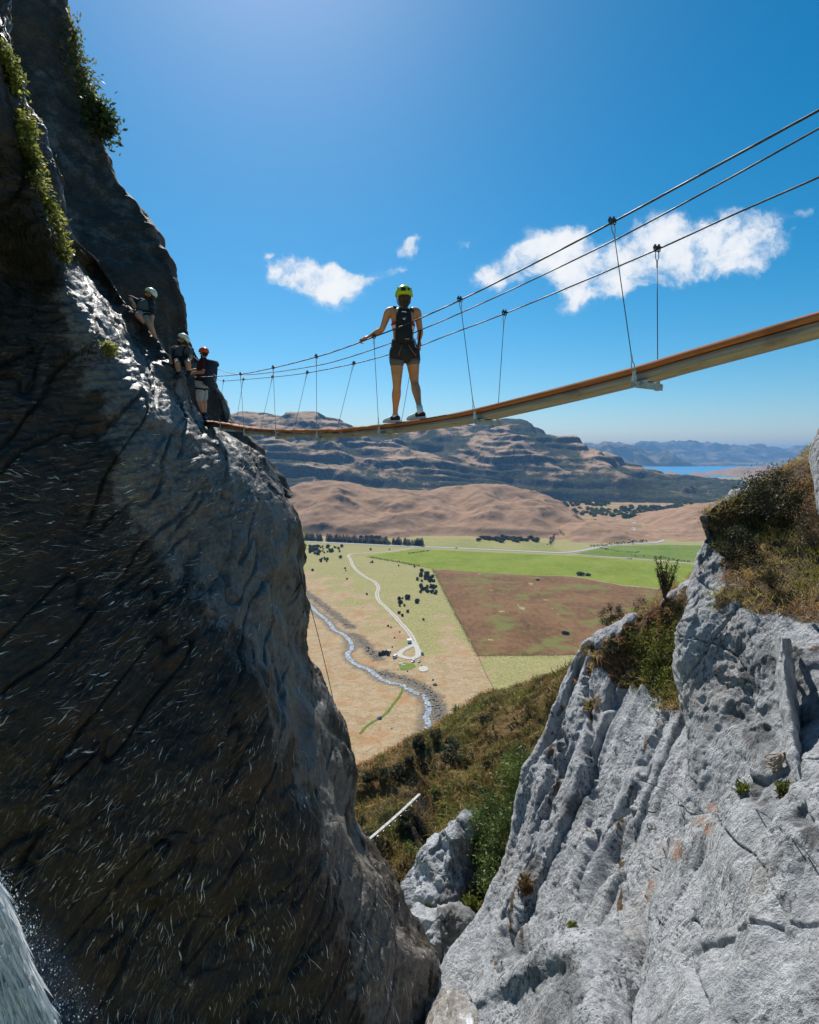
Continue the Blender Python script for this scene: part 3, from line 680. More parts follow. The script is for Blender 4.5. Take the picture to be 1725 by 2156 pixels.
def ragged(poly, soft=28):
    """mask of a patch of the rock, with an uneven edge"""
    poly = np.array(poly, float); line = np.concatenate([poly, poly[:1]])
    def f(V, s=None, t=None):
        px, py = proj(V); w = fbm(V * 1.4 + 70, 4) * 34
        ins = inpoly(px, py, poly); d = segdist(px, py, line); d = np.where(ins, d, -d)
        return sstep(d + w, -soft * .3, soft * .7)
    return f
def wrapcol(rows, offs, side=-1):
    """carry the skin round behind its visible edge: (sideways, away along the line of sight, up)"""
    out = []
    for r in rows:
        q = [P(*k) for k in r]; h = q[side] * [1, 1, 0]; h = h / np.linalg.norm(h); lat = np.array([h[1], -h[0], 0])
        w = [q[side] + lat * o_[0] + h * o_[1] + np.array([0, 0, o_[2]]) for o_ in offs]
        out.append(q + w if side == -1 else w[::-1] + q)
    return out
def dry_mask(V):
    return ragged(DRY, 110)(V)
LWr = wrapcol(LW, [(-.5, 1.0, -.1), (-3.0, 3.0, -.3)])
segr = [10, 16, 26, 30, 8, 7, 14, 26, 24, 18, 10, 12, 22, 34, 40, 34, 34, 30, 24, 36, 22, 30, 22]
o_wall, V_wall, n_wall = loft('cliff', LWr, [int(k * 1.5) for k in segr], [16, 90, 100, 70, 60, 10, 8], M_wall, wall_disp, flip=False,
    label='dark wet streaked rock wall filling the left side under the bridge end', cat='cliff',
    masks={'dry': lambda V, s, t: dry_mask(V), 'streak': streak_amt, 'v0': streak_dir(0), 'v1': streak_dir(1), 'v2': streak_dir(2)})

def slivers(o, V, n, count, seed, region, angf, Lr=(.05, .26), wr=(.004, .011), mat=None):
    rs = np.random.default_rng(seed); nr, nc = V.shape[:2]; px, py = proj(V); m = region(px, py) * 1.0
    a = np.linalg.norm(np.cross(np.gradient(V, axis=0), np.gradient(V, axis=1)), axis=-1) / np.maximum(np.hypot(V[..., 0], V[..., 1]), 2) ** 1.5
    p = (a * m).ravel(); p /= p.sum(); idx = rs.choice(p.size, count, p=p); I, J = np.unravel_index(idx, (nr, nc))
    eu = np.gradient(V, axis=1); ev = -np.gradient(V, axis=0); lu = np.linalg.norm(eu, axis=-1); lv = np.linalg.norm(ev, axis=-1)
    dist = np.linalg.norm(V[I, J] - [0, 0, CAMZ], axis=1)
    ang = angf(px[I, J], py[I, J]) + rs.normal(size=count) * .24; L = np.clip(rs.lognormal(-2.15, .75, count), *Lr) * (.55 + .07 * dist); W_ = wr[0] + (wr[1] - wr[0]) * rs.beta(.8, 2.6, count) * 2.6 * (.45 + .085 * dist)
    K = 7; pts = []; bend = rs.normal(size=count) * .14; jag = rs.normal(size=(K, count)) * .005
    for k in range(K):
        f = k / (K - 1) - .5; aa = ang + bend * f; i = np.clip(I - (np.sin(aa) * L * f + jag[k] * np.cos(aa)) / lv[I, J], 1, nr - 2.01); j = np.clip(J + (np.cos(aa) * L * f - jag[k] * np.sin(aa)) / lu[I, J], 1, nc - 2.01)
        i0, j0 = i.astype(int), j.astype(int); fi, fj = (i - i0)[:, None], (j - j0)[:, None]
        q = V[i0, j0] * (1 - fi) * (1 - fj) + V[i0 + 1, j0] * fi * (1 - fj) + V[i0, j0 + 1] * (1 - fi) * fj + V[i0 + 1, j0 + 1] * fi * fj; pts.append(q)
    pts = np.stack(pts, 1); view = np.array([0, 0, CAMZ]) - pts; view /= np.linalg.norm(view, axis=-1, keepdims=True); N_ = n[I, J][:, None, :]; N_ = np.where((N_ * view).sum(-1, keepdims=True) < 0, -N_, N_)
    T = np.gradient(pts, axis=1); T /= np.linalg.norm(T, axis=-1, keepdims=True) + 1e-9; S = np.cross(T, np.broadcast_to(N_, T.shape)); wp = np.array([.04, .45, .8, 1, .75, .4, .04])
    w = W_[:, None, None] * (wp * rs.uniform(.25, 1.7, (count, K)))[..., None] / 2; c = pts + N_ * .006
    Vn = np.concatenate([c - S * w, c + N_ * w * .8, c + S * w], 1).reshape(-1, 3); b0 = np.arange(count)[:, None] * (3 * K)
    F_ = np.concatenate([b0[:, :, None] + np.array([[k, k + 1, K + k + 1, K + k]])[None] for k in range(K - 1)] + [b0[:, :, None] + np.array([[K + k, K + k + 1, 2 * K + k + 1, 2 * K + k]])[None] for k in range(K - 1)], 1).reshape(-1, 4)
    me = o.data; old = np.zeros(len(me.vertices) * 3, np.float32); me.vertices.foreach_get('co', old); of = np.zeros(len(me.polygons) * 4, np.int32); me.loops.foreach_get('vertex_index', of); nv = len(old) // 3
    at = {a_.name: (a_.data_type, np.zeros(nv * (3 if a_.data_type == 'FLOAT_VECTOR' else 1), np.float32)) for a_ in me.attributes if a_.name in ('st', 'dry', 'streak', 'v0', 'v1', 'v2')}
    for k, (ty, arr) in at.items(): me.attributes[k].data.foreach_get('vector' if ty == 'FLOAT_VECTOR' else 'value', arr)
    new = npmesh(me.name, np.concatenate([old.reshape(-1, 3), Vn]), np.concatenate([of.reshape(-1, 4), F_ + nv]), np.concatenate([np.zeros(len(of) // 4), np.ones(len(F_))]))
    for k, (ty, arr) in at.items(): (vattr if ty == 'FLOAT_VECTOR' else fattr)(new, k, np.concatenate([arr, np.zeros(len(Vn) * (3 if ty == 'FLOAT_VECTOR' else 1), np.float32)]))
    fattr(new, 'tone', np.concatenate([np.zeros(nv), np.repeat(rs.uniform(0, 1, count), 3 * K)])); new.materials.append(me.materials[0]); new.materials.append(mat); new.polygons.foreach_set('use_smooth', np.ones(len(new.polygons), bool)); o.data = new
def m_pale_sliver(N, b):  # slivers from dark to pale, tone picked at random
    N.put(b.inputs['Base Color'], N.ramp(N.attr('tone'), [(0, (.07, .055, .04)), (.4, (.22, .165, .105)), (.65, (.40, .35, .27)), (.88, (.66, .62, .55)), (1, (.90, .87, .82))])); b.inputs['Roughness'].default_value = .5
M_pale_sliver = material('pale_sliver', m_pale_sliver)
slivers(o_wall, V_wall, n_wall, 5200, 5, lambda x, y: (1 - .88 * SMOOTH(x, y)) * sstep(y, 820, 1000) * (.10 + .90 * sstep(fbm(np.stack([x / 95, y / 95, x * 0], -1), 4), -.25, .35)) * (x > -60) * (y < 2200),
    lambda x, y: np.interp(y, [850, 1150, 1400, 1650, 1900, 2150], [.05, .22, .60, .85, 1.18, 1.30]) + np.clip((x - 350) / 900, -.3, .35), mat=M_pale_sliver)
# the slab behind the climbers, its edge against the sky
SB = [(-330,20,20),(-150,70,19.6),(0,130,19),(90,140,18.7),(170,160,18.4),(310,212,18),(380,250,17.8),(450,302,17.5),(520,338,17.2),(570,360,17),(650,385,16.8),(720,406,16.6),(800,452,16.4),(880,493,16.2),(960,552,16),(1050,612,16)]
rows = []
for y, x, d in SB:
    sh = [(-420, -3.5), (-270, -2.9), (-160, -2.0), (-70, -.9), (-22, -.25), (0, 0)]
    rows.append([(x + k * (1.0 if y < 900 else .7), y + abs(k) * .06, d + q) for k, q in sh])
rows = wrapcol(rows, [(-.4, 1.2, .1), (-4, 5, .2)])
def slab_disp(V, n, s, t):
    s1, t1 = rotst(s, t, -.6)
    return fbm(V * .3 + 20, 4) * .35 + fbm(np.stack([s1 * 1.0, t1 * 3.4, V[..., 1] * .5], -1), 5) * .085 + fbm(V * 5, 3) * .022
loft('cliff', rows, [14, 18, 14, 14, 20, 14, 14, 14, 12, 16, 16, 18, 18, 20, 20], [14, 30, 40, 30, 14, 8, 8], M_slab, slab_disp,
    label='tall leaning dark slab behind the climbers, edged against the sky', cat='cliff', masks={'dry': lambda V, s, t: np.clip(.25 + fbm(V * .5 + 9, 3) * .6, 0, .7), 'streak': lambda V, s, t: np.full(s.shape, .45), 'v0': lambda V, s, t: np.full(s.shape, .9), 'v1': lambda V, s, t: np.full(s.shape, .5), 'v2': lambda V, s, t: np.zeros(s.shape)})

# ---------------- sunlit grey schist on the right
def pale_mat(base0, base1, dirt, amt=1.0):
    def fn(N, b):
        p = N.pos()
        n0 = N.noise(p, .45, 5, .6); n1 = N.noise(p, 2.2, 7, .7); n2 = N.noise(p, 9, 6, .75); n3 = N.noise(N.mapping(p, (1, 1, .5), (.3, .4, 0)), 26, 4, .7)
        l = N.noise(N.mapping(p, (1.8, 1.8, .42), (.25, .35, 0)), 1.8, 7, .72, .5)
        lf = N.noise(N.mapping(p, (1.9, 1.9, .35), (.28, .4, 0)), 7.5, 5, .7, 0)
        zone = N.ss(N.math('ADD', N.math('MULTIPLY', N.noise(N.mapping(p, (1, 1, .55)), .75, 4, .65), .7), N.math('MULTIPLY', n1, .3)), .43, .58)
        c = N.mix(N.ss(N.math('ADD', N.math('MULTIPLY', n1, .5), N.math('MULTIPLY', l, .5)), .38, .60), base0, base1)
        fz = lambda q, a: N.math('MULTIPLY', q, N.ss(zone, 0, 1, a * .35, min(1.0, a * 1.25)))
        c = N.mix(N.math('MULTIPLY', N.ss(l, .53, .62), .5), c, tuple(k * .6 for k in base0))
        c = N.mix(fz(N.ss(lf, .52, .61), .7), c, tuple(k * .38 for k in base0))
        c = N.mix(fz(N.ss(n2, .545, .61), .85), c, tuple(k * .28 for k in base0))
        c = N.mix(fz(N.ss(n3, .56, .64), .75), c, tuple(k * .25 for k in base0))
        c = N.mix(N.math('MULTIPLY', N.ss(lf, .42, .34), .35), c, (.66, .66, .66))
        warm = N.ss(n0, .54, .70); c = N.mix(N.math('MULTIPLY', warm, .38), c, (.40, .32, .25))
        c = N.mix(N.math('MULTIPLY', N.attr('stain'), .75), c, (.40, .20, .10))
        soil = N.ss(N.math('ADD', N.attr('soil'), N.math('MULTIPLY', N.math('SUBTRACT', n1, .5), .9)), .35, .6)
        c = N.mix(soil, c, N.mix(N.ss(n2, .35, .65), dirt, tuple(k * 2.1 for k in dirt)))
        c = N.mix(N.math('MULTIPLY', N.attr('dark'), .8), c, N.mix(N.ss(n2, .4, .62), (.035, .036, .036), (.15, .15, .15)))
        N.put(b.inputs['Base Color'], c); b.inputs['Roughness'].default_value = .78; b.inputs['Specular IOR Level'].default_value = .3
        h = N.math('ADD', N.math('ADD', N.math('MULTIPLY', n1, 1.0), N.math('MULTIPLY', n2, -1.0)), N.math('ADD', N.math('MULTIPLY', l, .8), N.math('ADD', N.math('MULTIPLY', lf, -.4), N.math('MULTIPLY', n3, -.55))))
        N.put(b.inputs['Normal'], N.bump(h, 1.0, .10))
    return fn
M_pale_rock = material('grey_schist', pale_mat((.345, .362, .385), (.66, .675, .70), (.085, .055, .03)))
def flakes(V, n, k=1.0, ang=1.1, seed=0., plate=1.0):
    """overlapping plates of schist: broken steps along the dip, sharp-edged pits"""
    q = np.stack([V[..., 0] * .9 - V[..., 2] * .35, V[..., 1] * .7, V[..., 2] * .8 + V[..., 0] * .5], -1)
    wq = q + np.stack([fbm(q * 1.3 + seed, 3), fbm(q * 1.3 + seed + 5, 3), fbm(q * 1.3 + seed + 9, 3)], -1) * .22
    a = fbm(q * .9 + seed, 4); v1, e1 = cells(wq * np.array([2.3, 2.0, .95]) + seed); v2, e2 = cells(wq * np.array([6.5, 5.5, 2.6]) + seed + 3); v3 = cells(wq * np.array([13, 12, 6.0]) + seed + 6)[0]
    patch = sstep(fbm(q * .7 + seed + 60, 3), -.35, .35)
    pit = np.clip(fbm(q * np.array([8.5, 8.5, 5.0]) + seed + 30, 4) - .28, 0, 1) * sstep(fbm(q * .8 + seed + 80, 2), -.25, .3)
    return k * (a * .10 + (v1 - .5) * .030 * plate * (.4 + .6 * patch) + (v2 - .5) * .034 * plate * patch + (v3 - .5) * .026 * patch - pit * .075 + fbm(q * np.array([9, 9, 4.]) + seed, 4) * .018 + fbm(q * np.array([24, 24, 11.]) + seed, 3) * .009)
def zero(V, s, t): return np.zeros(s.shape)
def blob(px, py, pts):
    m = np.zeros(px.shape)
    for x, y, r in pts: m = np.maximum(m, sstep(np.hypot(px - x, py - y), r, r * .35))
    return m
CREV = [[(1245,1362),(1240,1450),(1246,1560),(1243,1640),(1236,1795),(1205,1880)],[(1200,1440),(1172,1530),(1150,1600)],[(1128,1790),(1094,1840),(1075,1920),(1063,1985),(1040,2040)],[(1120,1880),(1108,1930),(1088,2025)],[(1312,1700),(1306,1800),(1300,1945)],[(1392,1500),(1350,1600),(1318,1700)],[(1160,1500),(1185,1560),(1176,1640),(1150,1720)]]
def crevice(V, w):
    px, py = proj(V); px = px + 9 * fbm(V * 2.5 + 12, 3); d = np.full(px.shape, 1e9)
    for L in CREV: d = np.minimum(d, segdist(px, py, L))
    return np.exp(-(d / w) ** 2)
LEDGE = np.array([(1330,1895),(1382,1803),(1450,1757),(1540,1690),(1625,1618),(1700,1590)], float)
def ledge(V):
    px, py = proj(V); py = py + 10 * fbm(V * 2 + 5, 3); up = np.interp(px, LEDGE[:, 0], LEDGE[:, 1]) - py
    return np.where(up > 0, np.exp(-up / 45), -.35 * np.exp(up / 25)) * sstep(px, 1325, 1360) * sstep(px, 1700, 1640)
R1 = [
 [(1215,1470,20),(1300,1400,19.5),(1390,1340,19),(1460,1300,18.5),(1560,1260,18)],
 [(1228,1362,16.4),(1275,1325,16),(1345,1285,15.5),(1405,1245,15),(1500,1190,14.4)],
 [(1188,1425,15.8),(1245,1415,15.3),(1330,1395,14.5),(1400,1370,13.7),(1500,1340,12.8)],
 [(1142,1540,15.1),(1205,1530,14.4),(1290,1530,13.5),(1390,1515,12.4),(1500,1490,11.3)],
 [(1098,1640,14.6),(1170,1650,13.6),(1260,1660,12.5),(1360,1650,11.3),(1480,1640,10.2)],
 [(1064,1790,13.8),(1140,1800,12.7),(1230,1810,11.4),(1330,1800,10.1),(1450,1790,9.0)],
 [(1002,1930,13),(1090,1945,11.8),(1190,1955,10.4),(1300,1950,9),(1430,1930,7.9)],
 [(936,2050,12.2),(1035,2080,10.7),(1145,2090,9.2),(1270,2080,7.8),(1400,2060,6.8)],
 [(890,2230,10.6),(1000,2260,9.2),(1120,2270,7.8),(1240,2260,6.6),(1390,2230,5.7)],
 [(850,2500,8.6),(960,2520,7.5),(1090,2520,6.4),(1220,2520,5.4),(1390,2500,4.6)]]
R1r = wrapcol(R1, [(.35, 1.2, -.5), (1.6, 4.5, -2.6)], side=0)
def r1_disp(V, n, s, t):
    px, py = proj(V)
    # deep runnels down the slab
    q = np.stack([(px - .42 * (1700 - py)) / 75, V[..., 2] * .12, V[..., 1] * .05], -1)
    run = fbm(q, 3); rib = FACE(V, n) * -np.exp(-(run / .07) ** 2) * .30 + run * .30 * FACE(V, n)
    return flakes(V, n, 1.15, seed=2.) + rib * 1.15 - .22 * crevice(V, 7) * FACE(V, n)
G1 = ragged([(1255,1340),(1400,1235),(1560,1180),(1560,1520),(1420,1500),(1375,1480),(1320,1440),(1290,1440),(1260,1400)])
G1b = ragged([(1235,1370),(1262,1360),(1262,1500),(1240,1490)], 18)
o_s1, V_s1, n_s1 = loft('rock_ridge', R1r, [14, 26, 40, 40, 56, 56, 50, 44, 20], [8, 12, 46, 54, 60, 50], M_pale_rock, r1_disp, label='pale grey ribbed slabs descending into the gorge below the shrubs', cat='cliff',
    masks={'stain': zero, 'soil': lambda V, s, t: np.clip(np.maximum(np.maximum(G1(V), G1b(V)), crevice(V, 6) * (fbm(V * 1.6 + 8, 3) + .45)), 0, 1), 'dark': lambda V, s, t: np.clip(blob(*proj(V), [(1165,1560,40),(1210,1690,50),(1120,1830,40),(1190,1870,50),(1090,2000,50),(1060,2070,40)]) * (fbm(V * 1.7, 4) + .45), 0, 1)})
R2 = [
 [(1560,1130,15),(1600,1100,15),(1650,1060,15),(1720,1020,14.5),(1820,960,14),(2150,900,12)],
 [(1488,1078,10.9),(1535,1040,11.1),(1600,1003,11.3),(1680,960,11.3),(1800,900,10.8),(2150,850,9)],
 [(1474,1130,10.5),(1540,1110,10.4),(1610,1090,10.3),(1690,1070,10.0),(1800,1050,9.3),(2150,1030,7.4)],
 [(1456,1210,10),(1535,1200,9.7),(1610,1190,9.3),(1700,1180,8.9),(1800,1180,8.2),(2150,1150,6.4)],
 [(1443,1300,9.6),(1525,1295,9),(1612,1290,8.4),(1715,1285,7.8),(1830,1280,7.0),(2150,1270,5.5)],
 [(1432,1420,9.3),(1515,1420,8.5),(1612,1420,7.7),(1720,1420,7.0),(1850,1420,6.1),(2150,1420,4.8)],
 [(1436,1560,9.0),(1515,1555,8.0),(1612,1550,7.1),(1722,1550,6.3),(1870,1550,5.4),(2150,1550,4.2)],
 [(1438,1660,8.8),(1520,1645,7.6),(1615,1622,6.6),(1722,1610,5.8),(1880,1610,4.9),(2150,1610,3.9)],
 [(1425,1740,8.5),(1515,1715,7.1),(1612,1690,6.0),(1722,1680,5.3),(1890,1680,4.4),(2150,1680,3.5)],
 [(1400,1830,8.0),(1490,1800,6.6),(1595,1785,5.6),(1722,1775,4.9),(1900,1775,4.0),(2150,1775,3.2)],
 [(1372,1930,7.4),(1465,1930,6.0),(1582,1930,5.0),(1722,1930,4.3),(1920,1930,3.5),(2150,1930,2.8)],
 [(1345,2050,6.8),(1435,2060,5.4),(1570,2070,4.4),(1722,2080,3.7),(1930,2080,3.1),(2150,2080,2.5)],
 [(1300,2200,6.1),(1400,2230,4.8),(1560,2240,3.9),(1722,2260,3.2),(1940,2260,2.7),(2150,2260,2.2)],
 [(1280,2480,5),(1400,2500,4),(1560,2500,3.3),(1722,2500,2.7),(1940,2500,2.3),(2150,2500,1.9)]]
R2r = wrapcol(R2, [(.25, .9, -.25), (1.3, 3.2, -1.0)], side=0)
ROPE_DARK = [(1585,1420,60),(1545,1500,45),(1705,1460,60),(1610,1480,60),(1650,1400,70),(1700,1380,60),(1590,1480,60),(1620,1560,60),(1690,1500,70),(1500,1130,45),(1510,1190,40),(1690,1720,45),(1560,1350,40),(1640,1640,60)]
def r2_disp(V, n, s, t):
    px, py = proj(V); k = np.clip(np.hypot(V[..., 0], V[..., 1]) / 7, .45, 1.1)
    soil = GR(V); fl = flakes(V, n, 1.0, seed=6.)
    over = blob(px + 60 * fbm(V * 1.1 + 8, 3), py + 60 * fbm(V * 1.1 + 18, 3), ROPE_DARK) * .09 * sstep(fbm(V * 1.5 + 4, 3), -.3, .4)
    run = fbm(np.stack([(px + .38 * (py - 1700)) / 95, V[..., 2] * .2, V[..., 1] * .08], -1), 3)
    low = sstep(py, 1500, 1750)
    q2 = fbm(np.stack([(px - .85 * (2100 - py)) / 26, (py + .6 * px) / 130, V[..., 1] * .2], -1), 4) * .035 * sstep(py, 1650, 1950)
    cuts = -np.exp(-(perlin(V * np.array([.75, .5, .28]) + 61) / .011) ** 2) * .09 - np.exp(-(perlin(V * np.array([.35, .5, .9]) + 77) / .010) ** 2) * .06
    return (fl * (1 - .45 * soil) * (1 - .35 * low) + run * .26 * low * FACE(V, n) + cuts * (1 - soil) + q2 * FACE(V, n) - over * (1 - .5 * soil) - .17 * ledge(V) + fbm(V * .35 + 14, 3) * .25) * k
GR = ragged([(1490,1075),(1700,930),(2200,800),(2200,1250),(1725,1330),(1650,1320),(1600,1330),(1545,1285),(1500,1285),(1497,1210),(1520,1180)], 30)
GRb = ragged([(1600,1330),(1725,1330),(2000,1330),(2000,1375),(1725,1370),(1650,1365)], 20)
def stain(V, s, t):
    px, py = proj(V); return blob(px, py, [(1352,1890,20),(1365,1860,18),(1420,1790,30),(1480,1740,30),(1500,1700,16),(1350,1930,12)]) * np.clip(fbm(V * 2.6, 4) * 1.5 + .55, 0, 1)
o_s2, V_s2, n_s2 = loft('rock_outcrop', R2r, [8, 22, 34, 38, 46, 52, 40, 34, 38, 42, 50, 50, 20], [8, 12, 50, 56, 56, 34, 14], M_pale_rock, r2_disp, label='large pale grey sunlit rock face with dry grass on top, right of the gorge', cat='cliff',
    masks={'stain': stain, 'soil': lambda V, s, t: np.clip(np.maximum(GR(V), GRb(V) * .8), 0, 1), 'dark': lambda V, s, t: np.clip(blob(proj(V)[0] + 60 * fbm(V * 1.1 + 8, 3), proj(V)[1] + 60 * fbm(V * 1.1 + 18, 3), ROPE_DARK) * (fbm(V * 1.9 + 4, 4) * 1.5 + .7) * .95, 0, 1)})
# rounded block at the foot, its top edge in the sun
R3 = [[(1150,2080,10.5),(1200,2040,10.2),(1260,2010,9.8),(1340,1990,9.4),(1440,2000,9.6)],
 [(1005,2100,8.6),(1060,2060,8.3),(1135,1998,7.9),(1235,1962,7.4),(1380,1950,8.3)],
 [(1010,2130,8.0),(1080,2105,7.6),(1165,2060,7.0),(1255,2030,6.5),(1390,2030,7.6)],
 [(1005,2200,7.4),(1095,2180,6.9),(1180,2140,6.3),(1265,2120,5.9),(1400,2120,7.2)],
 [(1000,2330,6.6),(1100,2300,6.1),(1190,2270,5.6),(1270,2260,5.2),(1400,2260,6.6)]]
loft('boulder', wrapcol(R3, [(.2, .7, -.4), (.6, 2.0, -1.2)], side=0), [14, 26, 34, 24], [6, 10, 36, 40, 44, 44], M_pale_rock, lambda V, n, s, t: flakes(V, n, .75, seed=11.) + fbm(V * .8, 3) * .12,
    label='rounded grey block at the foot of the right-hand rock beside the stream', cat='boulder', masks={'stain': zero, 'soil': zero, 'dark': lambda V, s, t: np.clip(fbm(V * 1.2 + 3, 4) * 1.2 - .05, 0, .6)})
# the upright pillar cut by the right edge
R4 = []
for y, x, d in [(420,2150,6.9),(600,1990,6.8),(760,1850,6.7),(855,1752,6.6),(885,1733,6.5),(915,1718,6.5),(945,1706,6.4),(985,1706,6.3),(1015,1714,6.2),(1050,1719,6.1),(1085,1727,6.0),(1130,1750,6.0)]:
    R4.append([(x, y, d + .25), (x + 18, y, d), (x + 70, y, d - .25), (x + 200, y, d - .8), (x + 420, y, d - 1.6)])
loft('rock_pillar', wrapcol(R4, [(.10, .5, 0), (.8, 1.6, 0)], side=0), 14, [4, 6, 8, 14, 16, 12], M_pale_rock, lambda V, n, s, t: flakes(V, n, .35, seed=21.), label='smooth grey rock pillar cut by the right edge above the grass', cat='cliff',
    masks={'stain': zero, 'soil': lambda V, s, t: sstep(proj(V)[1] + 30 * fbm(V * 2, 3), 915, 890) * .8, 'dark': lambda V, s, t: np.clip(fbm(V * .9, 3), 0, .4)})
# narrow upright rib beside the rope
R5 = []
for y, x, w, d in [(1345,1646,2,7.35),(1400,1650,7,7.0),(1460,1657,9,6.75),(1520,1664,11,6.5),(1580,1672,12,6.2),(1640,1684,9,5.9),(1672,1692,3,5.8)]:
    R5.append([(x - w * 2.2, y, d + .42), (x - w * .9, y, d + .02), (x, y, d - .10), (x + w * .8, y, d + .0), (x + w * 2.4, y, d + .42)])
loft('rock_rib', R5, 18, 8, M_pale_rock, lambda V, n, s, t: flakes(V, n, .55, seed=31.) + fbm(V * 2.2 + 5, 3) * .05, label='thin pale upright rib of rock that the coiled rope hangs on', cat='rock', masks={'stain': zero, 'soil': zero, 'dark': zero})

# ---------------- down in the gorge
S0 = [[(640,1900,75),(740,1800,80),(840,1760,84),(940,1700,86),(1020,1650,88),(1080,1640,86),(1150,1600,78),(1240,1560,70)],
 [(660,1712,46),(750,1632,52),(850,1582,56),(940,1530,58),(1020,1474,60),(1080,1466,58),(1150,1438,52),(1250,1392,46)],
 [(670,1762,42),(770,1688,44),(870,1640,46),(950,1592,47),(1035,1536,47),(1095,1500,44),(1170,1480,39),(1260,1450,33)],
 [(690,1810,36),(775,1735,38),(872,1690,39.5),(955,1650,39.5),(1035,1600,38),(1105,1580,35),(1175,1560,31),(1270,1520,27)],
 [(720,1880,32),(785,1810,33),(872,1770,35),(950,1730,33),(1030,1690,31),(1105,1660,29),(1180,1640,26),(1270,1620,23)],
 [(760,1960,28),(810,1890,29),(876,1850,29),(950,1810,27),(1030,1780,25),(1105,1750,23.5),(1185,1730,21),(1270,1720,19)],
 [(800,2050,24),(840,1980,24),(890,1940,23.5),(955,1900,22),(1030,1880,20.5),(1105,1850,19),(1185,1830,18),(1270,1820,16.5)],
 [(830,2200,19),(870,2120,19),(910,2060,18.5),(965,2020,17.5),(1035,1990,16.5),(1110,1960,16),(1190,1940,15.5),(1270,1930,14.5)]]
def m_bank(N, b):
    p = N.pos(); n0 = N.noise(p, .12, 5, .62); n1 = N.noise(p, .6, 6, .68); n2 = N.noise(p, 3.2, 5, .72)
    c = N.mix(N.ss(n1, .36, .64), (.085, .06, .022), (.21, .135, .06)); c = N.mix(N.ss(n0, .46, .62), c, N.mix(N.ss(n1, .4, .6), (.05, .05, .015), (.14, .13, .035)))
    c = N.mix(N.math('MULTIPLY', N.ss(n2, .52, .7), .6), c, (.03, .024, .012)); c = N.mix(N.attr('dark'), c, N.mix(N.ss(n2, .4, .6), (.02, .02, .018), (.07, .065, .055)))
    N.put(b.inputs['Base Color'], c); b.inputs['Roughness'].default_value = .95; b.inputs['Specular IOR Level'].default_value = .05
    N.put(b.inputs['Normal'], N.bump(N.math('ADD', N.math('MULTIPLY', n2, .6), n1), .8, .5))
M_bank = material('grassy_bank', m_bank)
CLEFT = np.array([(893,1610),(888,1660),(884,1720),(886,1770),(882,1830),(884,1890)], float)
def bank_disp(V, n, s, t):
    px, py = proj(V); c = np.abs(px - np.interp(py, CLEFT[:, 1], CLEFT[:, 0])); w = np.clip(1 - np.abs(py - 1740) / 170, 0, 1)
    am = .22 + .78 * sstep(np.arange(V.shape[0])[:, None] * np.ones(V.shape[:2]), 22, 75)
    return am * (fbm(V * .13 + 2, 4) * 1.6 + fbm(V * .5 + 5, 4) * .95) + fbm(V * 1.7, 3) * .22 - np.exp(-(np.maximum(c - 6, 0) / 9) ** 2) * 3.2 * w ** .5
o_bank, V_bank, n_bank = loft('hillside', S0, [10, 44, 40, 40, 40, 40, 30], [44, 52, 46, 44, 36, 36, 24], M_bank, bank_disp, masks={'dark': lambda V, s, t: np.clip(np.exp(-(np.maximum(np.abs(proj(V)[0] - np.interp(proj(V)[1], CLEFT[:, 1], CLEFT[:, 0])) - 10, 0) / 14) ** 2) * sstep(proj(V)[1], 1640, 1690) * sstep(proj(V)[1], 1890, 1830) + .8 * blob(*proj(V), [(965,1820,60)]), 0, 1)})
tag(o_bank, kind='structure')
def gorge_rock(pts, label, seed, kk=1.0):
    loft('gorge_rock', pts, [8, 30, 34, 34, 26, 12], [8, 34, 40, 40, 10], M_pale_rock, lambda V, n, s, t: flakes(V, n, kk * 1.3, seed=seed) + fbm(V * .6 + seed, 3) * .34 + (cells(V * 1.1 + seed)[0] - .5) * .22 + fbm(V * 2.2 + seed, 3) * .10, label=label, cat='rock',
        masks={'stain': zero, 'soil': zero, 'dark': lambda V, s, t: np.clip(sstep(proj(V)[0] + .30 * (proj(V)[1] - 1800) + 60 * fbm(V * 1.3 + 3, 3), 935, 985) * .95 + fbm(V * 1.6, 4) * .6 - .05, 0, 1)})  # shade of the undercut right side painted in darker, plus random mottling
gorge_rock([[(905,1790,24),(925,1770,24),(955,1745,24),(985,1725,24),(1000,1730,24),(1010,1740,25)],
 [(885,1800,21.6),(905,1768,21.4),(945,1742,21.2),(978,1714,21),(1000,1716,21.4),(1020,1740,23)],
 [(856,1862,21.2),(885,1825,20.6),(930,1805,20),(972,1790,20),(1005,1790,20.6),(1030,1800,22.5)],
 [(838,1905,20.8),(870,1880,20),(922,1865,19.3),(968,1860,19.4),(1005,1855,20.2),(1030,1850,22)],
 [(842,1935,20.4),(880,1920,19.6),(925,1915,19.1),(966,1908,19.3),(1000,1898,20.2),(1025,1890,22)],
 [(850,1950,20.8),(885,1944,20.6),(925,1942,20.6),(965,1935,20.8),(998,1920,21.4),(1020,1910,22.5)],
 [(850,1962,24),(885,1960,24),(925,1960,24),(965,1955,24),(998,1940,24),(1020,1930,24)]],
 'upper pale rock bulge in the gorge, undercut on its right side', 41., 1.2)
